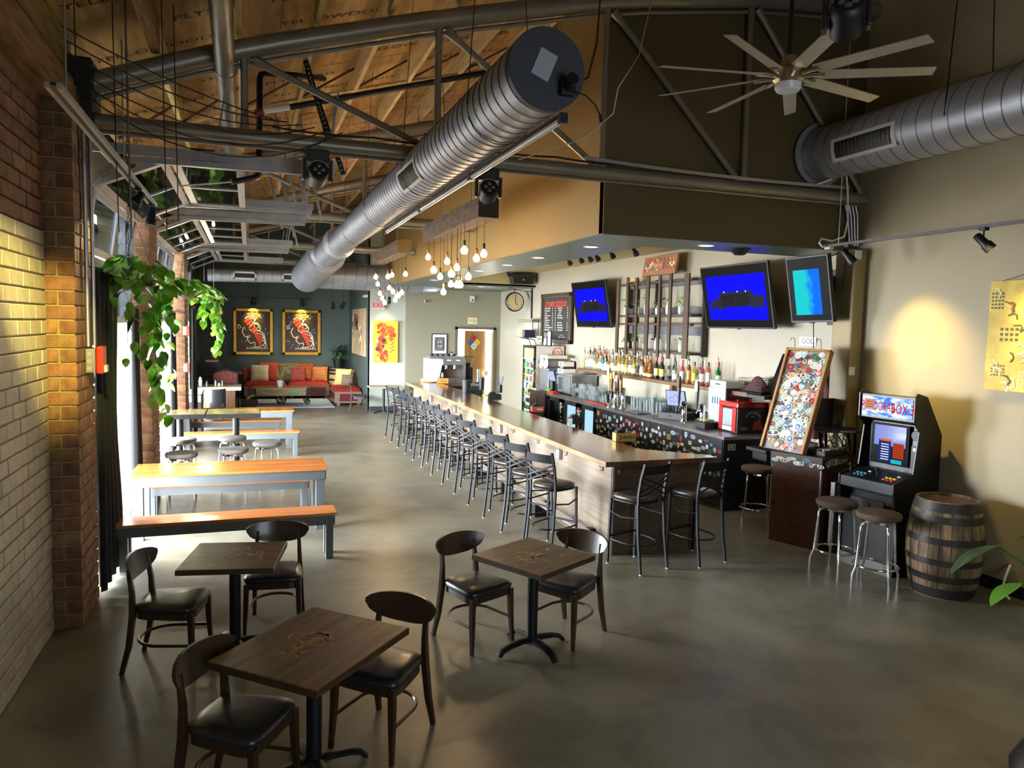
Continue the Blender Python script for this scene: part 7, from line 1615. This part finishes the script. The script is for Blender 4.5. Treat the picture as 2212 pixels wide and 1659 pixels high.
# left far: service table, chairs, till cabinet
t = thing('work_table', 'thick-topped brown work table by the far left doors, holding bottles', 'table', (-.75, 20.3, 0)); MB().box(-.6, -.45, .7, .55, .5, .79).build('tabletop', mat('scrubbed_top', '#A89878', .45, 0, .15, 5), t, bevel=.005); MB().box(.02, -.35, 0, .4, .4, .7).build('pedestal_side', wood('table_brown', '#5A4030', '#7A5A44', 3, 2), t); MB().box(-.55, -.35, 0, -.35, .4, .7).build('pedestal_side', m_brownlam, t)
for i, (x, c, h, lb) in enumerate([(-.42, '#DCE4EC', .24, 'clear water jug'), (-.27, '#5a6470', .16, 'short steel shaker'), (-.06, '#5a6470', .18, 'middle steel shaker'), (.1, '#4a5058', .18, 'rightmost steel shaker'), (.02, '#D8A86A', .1, 'small peach bottle')]):
    o = thing('table_bottle', '%s on the brown work table at far left' % lb, 'bottle', (-.75+x, 20.1, .791)); r_ = .05 if i == 0 else .03; MB().lathe([(r_, 0), (r_, h*.7), (r_*.5, h*.85)], n=12).build('body', mat('tb_%d' % i, c, .3, .3 if 0 < i < 4 else 0), o, smooth=True); MB().lathe([(r_*.6, h*.85), (r_*.6, h)], n=10).build('cap', m_white if i == 0 else m_black, o)
t = thing('tub_chair', 'black vinyl tub chair at the brown work table', 'chair', (-.82, 19.35, 0)); 
mb = MB(); mb.grid(lambda u, v: Vector((.27*math.cos(R(180+180*u))*(1-.12*v*0), -.02+.27*math.sin(R(180+180*u)), .3+.5*v)), 16, 6, lambda u, v: Vector((.23*math.cos(R(180+180*u)), -.02+.23*math.sin(R(180+180*u)), .3+.5*v))); mb.build('backrest', m_vinyl, t, smooth=True)
MB().box(-.24, -.22, .36, .24, .24, .46).build('seat', m_vinyl, t, bevel=.03)
for x in (-.2, .2):
    for y in (-.18, .2): MB().cyl((x, y, 0), (x, y, .36), .018).build('leg', m_black, t)
for i, (x, y, c, lb) in enumerate(((-.62, 21.4, '#8A4A44', 'ornate chair with a rose brocade back behind the work table'), (-1.12, 22.15, '#2a211c', 'dark bentwood chair behind the work table at far left'))):
    t = thing('parlor_chair', lb, 'chair', (x, y, 0)); MB().box(-.27, -.25, .4, .27, .25, .5).build('seat', mat('brocade_%d' % i, c, .8, 0, .3, 12), t, bevel=.03)
    MB().grid(lambda u, v: Vector(((u-.5)*.6, .25, .55+v*.45+.08*math.sin(math.pi*u)*v)), 12, 4, lambda u, v: Vector(((u-.5)*.6, .29, .55+v*.45+.08*math.sin(math.pi*u)*v))).build('backrest', mat('brocade_%d' % i, c, .8), t, smooth=True)
    MB().tube([(-.32, .27, 0), (-.33, .27, .6), (-.3, .27, 1.02), (0, .27, 1.13), (.3, .27, 1.02), (.33, .27, .6), (.32, .27, 0)], .02, 8).build('back_frame', m_black, t, smooth=True)
    for xx in (-.24, .24): MB().cyl((xx, -.22, 0), (xx, -.22, .4), .02).build('leg', m_black, t)
t = thing('till_cabinet', 'dark cabinet with a grey top beside the farthest brick pier', 'cabinet', (-1.2, 17.4, 0)); MB().box(-.2, -.4, 0, .22, .5, .88).build('body', mat('cabinet_umber', '#2a241e', .5), t); MB().box(-.22, -.42, .88, .24, .52, .92).build('top', m_alu, t, bevel=.003); MB().box(-.21, -.405, .72, .22, -.4, .86).build('front_panel', mat('cab_grey', '#9aa09a', .5), t)
t = thing('corner_bookcase', 'dark shelf with books and a small trailing plant in the far left corner', 'bookcase', (-1.1, 23.2, 0)); MB().box(-.35, -.2, 0, .35, .2, 1.25).build('case', m_blackp, t)
for k in range(3): MB().box(-.1, -.18, 1.252+.06*k, .25, .15, 1.3+.06*k).build('book', mat('book_%d' % k, ('#E8E8EC', '#A83A34', '#4a4448')[k], .6), t)
t = thing('side_console', 'narrow wooden shelf on the green wall left of the left daybed', 'shelf', (-.55, 24.9, .78)); MB().box(-.4, -.2, 0, .35, .2, .05).build('shelf_board', m_cartw, t); MB().box(-.3, -.1, -.78, -.22, .1, 0).build('support_leg', m_black, t)
t = thing('toy_crate', 'black plastic crate with a green toy by the left daybed', 'crate', (-.02, 21.6, 0)); MB().box(-.2, -.2, 0, .2, .2, .3).build('crate_box', m_blackp, t, bevel=.01); MB().tube([(-.05, 0, .3), (.05, 0, .38), (.15, 0, .4)], .03, 6).build('green_toy', m_lf[1], t)
t = thing('orange_chair', 'small orange moulded seat beside the black tub chair', 'chair', (-1.12, 18.7, 0)); MB().grid(lambda u, v: Vector(((u-.5)*.3, (v-.5)*.3, .3+.2*v**3)), 8, 8, lambda u, v: Vector(((u-.5)*.3, (v-.5)*.3, .28+.2*v**3))).build('seat_shell', mat('orange_plastic', '#D87A2A', .4), t, smooth=True)
for x in (-.12, .12):
    for y in (-.12, .1): MB().cyl((x, y, 0), (x, y, .3), .012, n=6).build('leg', m_alu, t)

# ================================================================ DJ CABINET, STICKER BOARD, ARCADE, BARREL (right)
m_djw = wood('reddish_brown_laminate', '#3E2216', '#5A3422', 1.6, 1, .4, 0, .1)
DJ = thing('dj_cabinet', 'reddish brown cabinet with stickers round its top edge, holding sound gear', 'cabinet', (0, 0, 0))
A, B = Vector((5.89, 7.17, 0)), Vector((6.13, 6.63, 0)); bx_ = Vector((.62, .16, 0)); 
Cc = B+bx_; Dd = A+bx_+Vector((.1, .05, 0))
MB().prism([A, B, Cc, Dd], (0, 0, .93)).build('body', m_djw, DJ)
MB().prism([A-Vector((.03, 0, -.93)), B-Vector((.02, .03, -.93)), Cc-Vector((0, .03, -.93)), Dd+Vector((0, 0, .93))], (0, 0, .15)).build('top_band', mat('band_umber', '#3A2A22', .5, 0, .1, 5), DJ)
MB().cyl(B+Vector((-.004, -.004, 0)), B+Vector((-.004, -.004, .93)), .012, n=4).build('corner_trim', m_alu, DJ)
dirAB = (B-A).normalized(); nAB = Vector((dirAB.y, -dirAB.x, 0)); nAB = -nAB if nAB.x > 0 else nAB; azAB = math.atan2(dirAB.y, dirAB.x)
for k in range(11):
    p = A-Vector((.032, 0, 0))+dirAB*(.06+.055*k)+Vector((0, 0, 1.0+rs.uniform(-.03, .03)))+nAB*.004; sticker(DJ, p, (R(90), 0, azAB), rs.uniform(.028, .038))
for k in range(5): sticker(DJ, B+Vector((.06+.075*k, -.036+.02*k*.95, 1.0+rs.uniform(-.03, .03))), (R(90), 0, math.atan2(.16, .62)), rs.uniform(.03, .055))
# leaning sticker board
sbp = thing('sticker_board', 'tall leaning wooden framed board plastered with colourful stickers', 'board', (5.93, 6.93, 1.085))
BLc, BRc = Vector((5.9, 7.32, 1.1)), Vector((6.06, 6.74, 1.09)); TLc, TRc = Xp(1700, 752, 6.28), Xp(1775, 757, 6.42)
TLc = Vector(TLc); TRc = Vector(TRc)
ux = ((BRc-BLc)+(TRc-TLc)).normalized(); wB = .58; uz = ((TLc-BLc)+(TRc-BRc))/2; hB = uz.length; uz = (uz-ux*uz.dot(ux)).normalized(); un = ux.cross(uz)
cB = (BLc+BRc+TLc+TRc)/4; sbp.location = cB; sbp.rotation_euler = Matrix((ux, uz, un)).transposed().to_euler()
m_boardw = wood('pine_frame', '#8A6234', '#B88A50', 3, 1, .5)
sg = 1 if un.dot(Vector((0, 0, CAMH))-cB) > 0 else -1
MB().box(-wB/2, -hB/2, -.03*sg, wB/2, hB/2, 0).build('backing_board', mat('board_white', '#8A8682', .6), sbp)
for a in ((-wB/2, -hB/2, -wB/2+.03, hB/2), (wB/2-.03, -hB/2, wB/2, hB/2), (-wB/2, hB/2-.03, wB/2, hB/2)): MB().box(a[0], a[1], -.05*sg, a[2], a[3], .035*sg).build('frame_bar', m_boardw, sbp)
pl = []
for k in range(170):
    for _ in range(30):
        s = rs.uniform(.032, .058); x, y = rs.uniform(-wB/2+.06, wB/2-.06), rs.uniform(-hB/2+.04, hB/2-.06)
        if all((x-a)**2+(y-b)**2 > ((s+c)*.6)**2 for a, b, c in pl):
            pl.append((x, y, s)); o = sticker(sbp, (x, y, .003*sg+.0004*k*sg*.05), (0 if sg > 0 else math.pi, 0, rs.uniform(-.5, .5)), s); break
for i, x in enumerate((-.2, .15)):
    t = thing('wire_hanger', 'metal coat hanger hooked over the top of the sticker board, %s one' % ('left', 'right')[i], 'hanger', cB+uz*(hB/2)+ux*x, math.atan2(ux.y, ux.x))
    MB().tube([(0, 0, 0), (0, 0, .09), (-.02, 0, .13), (-.05, 0, .13), (-.06, 0, .1)], .004, 6).build('hook', m_steeld, t, smooth=True); MB().tube([(-.11, 0, -.05), (0, 0, 0), (.11, 0, -.05)], .004, 6).build('shoulder_wire', m_steeld, t)
def coat(label, c, w, L, m, rz):
    t = thing('hanging_coat', label, 'coat', c, rz)
    MB().grid(lambda u, v: Vector(((u-.5)*w*(.45+.55*min(1, v*3)), .03*math.sin(u*14), -L*v)), 16, 12, lambda u, v: Vector(((u-.5)*w*(.45+.55*min(1, v*3)), .03*math.sin(u*14)+.08*math.sin(math.pi*u), -L*v))).build('cloth_body', m, t, smooth=True)
    MB().tube([(w*.35, .03, -.1), (w*.5, .03, -.45), (w*.48, .03, -.6)], [.05, .05, .045], 8).build('sleeve', m, t, smooth=True); return t
coat('black jacket hanging on the wall left of the sticker board', (6.9, 8.15, 2.2), .5, 1.15, m_curt, R(-70))
coat('maroon garment hanging behind the right edge of the sticker board', (6.78, 7.42, 2.1), .34, .95, mat('maroon_cloth2', '#4E2230', .9, 0, .2, 8), R(-70))
t = thing('wall_sticker', 'small pale graffiti sticker on the wall above the black jacket', 'sticker', (7.045, 8.0, 2.38)); put('lettering', textmesh('GOL', .11, mat('sticker_blue_ink', '#6A7494', .6), .001), t, (-.008, 0, 0), FX); MB().box(-.005, -.16, -.06, 0, .16, .06).build('backing', m_white, t, bevel=.002)
# sound gear on cabinet
def gear(name, label, cat, loc, rz=0): return thing(name, label, cat, loc, rz)
t = gear('laptop_stand', 'black folding laptop stand with a dark controller on the brown cabinet', 'stand', (6.55, 6.86, 1.081), R(-20))
MB().box(-.26, -.16, .26, .22, .12, .3).build('controller', m_blackp, t, bevel=.008); MB().box(-.04, -.162, .27, .14, -.16, .29).build('worn_print', mat('grey_print', '#7a7a80', .5), t)
for x in (-.18, .16): MB().bar((x, -.1, .26), (x+.08, .05, 0), .03, .012).build('stand_leg', m_black, t); MB().bar((x, .1, .26), (x-.02, -.08, .0), .03, .012).build('stand_leg', m_black, t); MB().bar((x+.08, .08, .006), (x+.0, -.14, .006), .03, .012).build('stand_foot', m_black, t)
t = gear('monitor', 'small black monitor seen edge-on behind the sound gear', 'monitor', (6.62, 7.18, 1.081)); MB().box(-.14, -.01, .26, .14, .02, .62).build('screen_panel', m_blackp, t, bevel=.006); MB().box(-.02, 0, 0, .02, .03, .28).build('stem', m_black, t); MB().box(-.08, -.06, 0, .08, .08, .012).build('base', m_black, t)
t = gear('audio_mixer', 'black audio mixer with a row of small knobs on the brown cabinet', 'mixer', (6.35, 6.84, 1.081), R(14)); MB().box(-.18, -.13, 0, .2, .13, .06).build('housing', m_blackp, t, bevel=.006)
for k in range(16): MB().cyl((-.14+.04*(k % 8), -.08+.07*(k//8), .06), (-.14+.04*(k % 8), -.08+.07*(k//8), .075), .009, n=8).build('knob', m_white if k % 3 else m_alu, t)
t = gear('white_box', 'white device with papers behind the mixer on the brown cabinet', 'device', (6.3, 7.1, 1.081)); MB().box(-.12, -.06, 0, .14, .1, .1).build('housing', m_white, t, bevel=.006); MB().box(-.14, -.12, .1, .1, .1, .104).build('paper', m_white, t); MB().lathe([(.03, .1), (.03, .22)], (.08, .04, 0), 12).build('cup', m_white, t)
rr = random.Random(77)
for k in range(12):
    p = Vector((6.55+rr.uniform(-.1, .18), 6.82+rr.uniform(-.1, .2), 1.1)); pts = [p]
    for j in range(6): p = p+Vector((rr.uniform(-.1, .12), rr.uniform(-.08, .1), rr.uniform(-.08, .14))); p.z = max(1.1, min(1.6, p.z)); p.x = min(6.85, p.x); pts.append(p.copy())
    tag(MB().tube(pts, .005, 5).build('cable', m_black if k % 4 else mat('cable_tan', '#B08A3A', .5), None, smooth=True, ang=90), '%s cable in the tangle behind the laptop stand' % ('black', 'tan')[k % 4 == 0], 'cable', '%s cables in the tangle behind the laptop stand' % ('black', 'tan')[k % 4 == 0])
# wall vent grille panel beside the arcade machine
t = thing('floor_heater', 'white louvred panel heater standing between the brown cabinet and arcade machine', 'heater', (6.36, 6.55, 0), R(15)); MB().box(-.17, -.02, .08, .17, .03, .82).build('casing', m_alu, t)
for k in range(34): MB().box(-.13, -.03, .14+k*.019, .13, -.02, .148+k*.019).build('louver', m_white, t)
# arcade cabinet, faces -x
m_arc = mat('arcade_black', '#0E0F11', .4); ar = thing('arcade_machine', 'black upright arcade machine with a lit blue and red marquee', 'arcade machine', (6.46, 6.02, 0), R(8))
prof_ = [(-.3, 0), (-.3, .62), (-.36, .88), (-.36, .98), (-.06, 1.06), (-.0, 1.5), (-.1, 1.6), (-.1, 1.86), (-.06, 1.9), (.1, 1.86), (.38, 1.45), (.38, 0)]
for y in (-.33, .31): MB().prism([(x, y, z) for x, z in prof_], (0, .02, 0)).build('side_panel', m_arc, ar, bevel=.004)
MB().prism([(-.28, -.31, .0), (-.28, -.31, .64), (-.2, -.31, .8), (.36, -.31, .8), (.36, -.31, 0)], (0, .62, 0)).build('lower_body', m_arc, ar)
MB().prism([(-.35, -.31, .86), (-.35, -.31, .965), (-.05, -.31, 1.045), (.36, -.31, 1.045), (.36, -.31, .8), (-.2, -.31, .8)], (0, .62, 0)).build('control_panel', m_arc, ar)
MB().prism([(.05, -.31, 1.04), (.07, -.31, 1.55), (.36, -.31, 1.45), (.36, -.31, 1.04)], (0, .62, 0)).build('monitor_housing', m_arc, ar)
MB().prism([(-.08, -.31, 1.6), (-.08, -.31, 1.85), (.1, -.31, 1.85), (.3, -.31, 1.52), (.05, -.31, 1.56)], (0, .62, 0)).build('marquee_box', m_arc, ar)
m_mq = bpy.data.materials.new('marquee_print'); m_mq.use_nodes = True; nt = m_mq.node_tree; nt.nodes.clear(); o_ = nt.nodes.new('ShaderNodeOutputMaterial'); e_ = nt.nodes.new('ShaderNodeEmission'); n_ = nt.nodes.new('ShaderNodeTexNoise'); n_.inputs['Scale'].default_value = 5; r_ = nt.nodes.new('ShaderNodeValToRGB'); r_.color_ramp.elements[0].position = .38; r_.color_ramp.elements[0].color = (*srgb('#3A7AE0'), 1); r_.color_ramp.elements[1].position = .62; r_.color_ramp.elements[1].color = (*srgb('#D8ECFF'), 1)
nt.links.new(n_.outputs[0], r_.inputs[0]); nt.links.new(r_.outputs[0], e_.inputs[0]); e_.inputs[1].default_value = 1.1; nt.links.new(e_.outputs[0], o_.inputs[0])
MB().box(-.088, -.29, 1.62, -.082, .29, 1.83).build('marquee_panel', m_mq, ar)
m_mr = emit('marquee_red', '#C8180C', .9)
put('lettering', textmesh("PANDORA'S", .14, m_mr, .001, sx=.52), ar, (-.091, .1, 1.725), FX); put('lettering', textmesh('BOX 3', .15, m_mr, .001, sx=.6), ar, (-.091, -.185, 1.715), FX)
MB().box(-.0925, .14, 1.69, -.09, .26, 1.8).build('taped_note', emit('note_peach', '#D8A088', .7), ar)
for k in range(3): MB().box(-.094, .15, 1.71+k*.028, -.0925, .24, 1.718+k*.028).build('text_line', m_mr, ar)
q = Euler((0, R(2), 0)).to_matrix()
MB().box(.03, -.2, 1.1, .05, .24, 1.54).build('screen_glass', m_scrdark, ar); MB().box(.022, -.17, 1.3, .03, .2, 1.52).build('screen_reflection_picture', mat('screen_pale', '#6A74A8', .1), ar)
MB().box(.02, -.0, 1.13, .028, .14, 1.36).build('menu_panel', emit('menu_blue', '#23347E', .8), ar); MB().box(.02, -.15, 1.18, .028, -.03, 1.34).build('lit_picture', emit('menu_picture', '#A83A22', .8), ar); MB().box(.02, -.13, 1.12, .028, -.01, 1.16).build('lit_badge', emit('menu_teal', '#2AA8C8', .9), ar)
for k in range(7): MB().box(.017, .02, 1.15+k*.027, .02, .11, 1.158+k*.027).build('menu_line', m_white, ar)
MB().box(.016, .0, 1.352, .02, .12, 1.375).build('menu_header', emit('menu_orange', '#E05A2A', 1.0), ar)
MB().lathe([(.0001, -.006), (.05, -.006), (.055, 0)], n=20, axis='x').build('speaker', m_blackp, ar, loc=(.045, -.265, 1.45)); MB().box(.03, -.3, 1.1, .045, -.23, 1.34).build('coin_plate', m_blackp, ar); MB().box(.022, -.275, 1.29, .03, -.255, 1.32).build('coin_light', emit('coin_lamp', '#F0E8C0', 1.5), ar); MB().box(.02, -.28, 1.15, .03, -.25, 1.26).build('coin_slot', m_black, ar)
def ctrl(x, y): return (x, y, .965+(x+.35)*.267)
for (y0, cols) in ((.14, ['#2F6AB8', '#2F8A7A', '#2F6AB8', '#3A9A6A', '#3A5AB8', '#2F8A9A']), (-.2, ['#D8281C', '#E8B82A', '#C82A1C', '#E8D23A', '#D8402A', '#E8C83A'])):
    for k in range(6):
        p = Vector(ctrl(-.27+.05*(k % 2), y0+.045*(k//2)-.04)); MB().lathe([(.018, 0), (.018, .01), (.014, .016), (.0001, .017)], p, 12).build('button', mat('btn_'+cols[k][1:], cols[k], .3), ar, smooth=True)
    p = Vector(ctrl(-.15, y0-.04)); MB().lathe([(.018, 0), (.018, .01), (.0001, .016)], p, 12).build('button', m_white, ar, smooth=True)
    p = Vector(ctrl(-.22, y0+.15 if y0 > 0 else y0+.17)); MB().cyl(p, p+Vector((0, 0, .06)), .006, n=8).build('joystick', m_black, ar); MB().ball(p+Vector((0, 0, .075)), .02, 10).build('joystick_ball', m_black, ar, smooth=True)
MB().box(-.315, -.2, .62, -.29, .2, .76).build('coin_door', m_blackp, ar, bevel=.008); MB().box(-.32, -.03, .66, -.315, .03, .72).build('coin_return', m_black, ar)
MB().box(-.31, -.31, .0, -.29, .31, .12).build('kick_panel', mat('kick_white', '#8d8d8b', .5), ar)
barrel('weathered oak whiskey barrel with dark iron hoops, nearest the right picture edge', 6.38, 5.22, .93, .27, .335, 22)
t = thing('barrel_lid_mark', 'x', 'x'); bpy.data.objects.remove(t)
# variegated plant leaves coming in from the right edge
t = thing('foliage_plant', 'large dark green leaves of a plant at the right picture edge', 'plant', (6.65, 3.85, 0)); MB().lathe([(.14, 0), (.2, .32), (.18, .32), (.0001, .28)], n=20).build('pot', m_blackp, t, smooth=True)
lv = leaf_mesh(.55, .2, mat('variegated_leaf', '#2A3A26', .3, 0, 0, 4, 0, 5, (1, 6, 1), col2='#5A6E48', detail=3), .2, 8)
lg = leaf_mesh(.4, .2, mat('fresh_leaf', '#5A8A2E', .35, 0, .1, 5), .15, 8)
for (p, tip, me) in (((-.42, .72, .66), (-1.0, .8, .6), lv), ((-.2, .66, .32), (-.6, .66, .3), lg), ((.1, -.1, 1.1), (-.1, .2, 1.1), lv), ((0, .25, .95), (-.3, .6, .9), lv)):
    MB().tube([(0, 0, .28), (p[0]*.6, p[1]*.6, p[2]*.7), p], .012, 6).build('stalk', m_lf[2], t, smooth=True)
    a = math.atan2(tip[1]-p[1], tip[0]-p[0]); put('leaf', me, t, p, (R(15), R(10), a))
cable([(6.93, 4.95, .3), (6.8, 4.9, .2), (6.72, 4.86, .1), (6.75, 4.8, .03)], .012, 'white cable loop on the floor behind the oak barrel', m_white)
t = thing('speaker_wedge', 'dark curved object at the bottom right picture corner', 'speaker', (3.25, 2.35, 0)) if False else None

# ---------------------------------------------------------------- canvas at the right edge, ledge in the near corner
t = thing('canvas_painting', 'yellow stencilled canvas with a dark star mandala on the right wall, cut by the edge', 'painting', (6.9, 4.66, 2.51))
MB().box(-.02, -.68, -.53, .05, .66, .53).build('canvas', mat('gold_stencil_ground', '#B89A2E', .55, 0, 0, 5, .1, 20, col2='#E0C84A', detail=6), t)
rr = random.Random(19); X_ = -.021
def dotgrid(y, z, n, m, s, mt):
    for i in range(n):
        for j in range(m): MB().box(X_-.003, y-i*s, z-j*s, X_, y-i*s+s*.55, z-j*s+s*.55).build('stencil_mark', mt, t)
dk_ = mat('stencil_umber', '#5A4A22', .6); pl_ = mat('stencil_cream', '#E8DFAE', .6)
dotgrid(.62, .4, 4, 5, .035, dk_); dotgrid(.58, -.3, 5, 4, .03, dk_); dotgrid(.3, -.35, 4, 5, .035, pl_); dotgrid(.5, .05, 4, 3, .05, dk_)
for k in range(26): y, z = rr.uniform(.05, .62), rr.uniform(-.5, .48); MB().tube([(X_-.004, y+.05*math.cos(q_), z+.05*math.sin(q_)) for q_ in [rr.uniform(0, 2)+j*.8 for j in range(5)]], .008, 5, flat=.3, up=(1, 0, 0)).build('stencil_curl', (dk_, pl_, m_pt['white'], m_pt['ochre'])[k % 4], t)
c0 = Vector((X_-.004, -.02, .0))
for k in range(8):
    a = R(45*k+10); d = Vector((0, math.cos(a), math.sin(a))); n2 = Vector((0, -math.sin(a), math.cos(a)))
    MB().prism([c0+d*.1+n2*.05, c0+d*.38, c0+d*.1-n2*.05], (-.003, 0, 0)).build('mandala_ray', mat('mandala_navy', '#20222c', .5), t)
    MB().prism([c0+d*.16+n2*.1, c0+d*.24+n2*.13, c0+d*.22+n2*.07], (-.004, 0, 0)).build('mandala_tile', mat('mandala_red', '#C8482A', .5) if k % 2 else mat('mandala_blue', '#5A86A0', .5), t)
    MB().tube([c0+d*.12+n2*.02, c0+d*.2+n2*.07, c0+d*.28+n2*.02, c0+d*.32+n2*.08], .014, 6, flat=.4, up=(1, 0, 0)).build('mandala_curl', mat('mandala_yellow', '#F0D23A', .5), t, smooth=True)
MB().tube([c0+Vector((-.003, .13*math.cos(R(a)), .13*math.sin(R(a)))) for a in range(0, 360, 20)], .02, 6, closed=True, flat=.3, up=(1, 0, 0)).build('mandala_ring', m_pt['white'], t, smooth=True)
MB().tube([(.03, .6, .53), (.03, 0, .68), (.03, -.6, .53)], .003, 4).build('hanging_wire', m_black, t)
st = struct('floor_stage', 'edge of the raised wooden floor in the near right corner')
mo_ = wood('stage_ply', '#5A4A2A', '#7A683E', 2, 0, .6)
MB().prism([(3.1, 2.35, .0), (4.55, 3.05, .0), (6.9, 3.3, 0), (6.9, 2.0, 0), (3.1, 2.0, 0)], (0, 0, .02)).build('stage_board', mo_, st)
t = thing('monitor_speaker', 'black rounded case at the bottom right corner of the picture', 'speaker', (4.2, 2.62, .021)); MB().lathe([(.0001, 0), (.24, 0), (.25, .1), (.2, .2), (.12, .25), (.0001, .26)], n=24).build('case_body', m_blackp, t, smooth=True, ang=60); MB().tube([(-.08, 0, .25), (-.05, 0, .3), (.05, 0, .3), (.08, 0, .25)], .012, 6).build('handle', m_black, t)
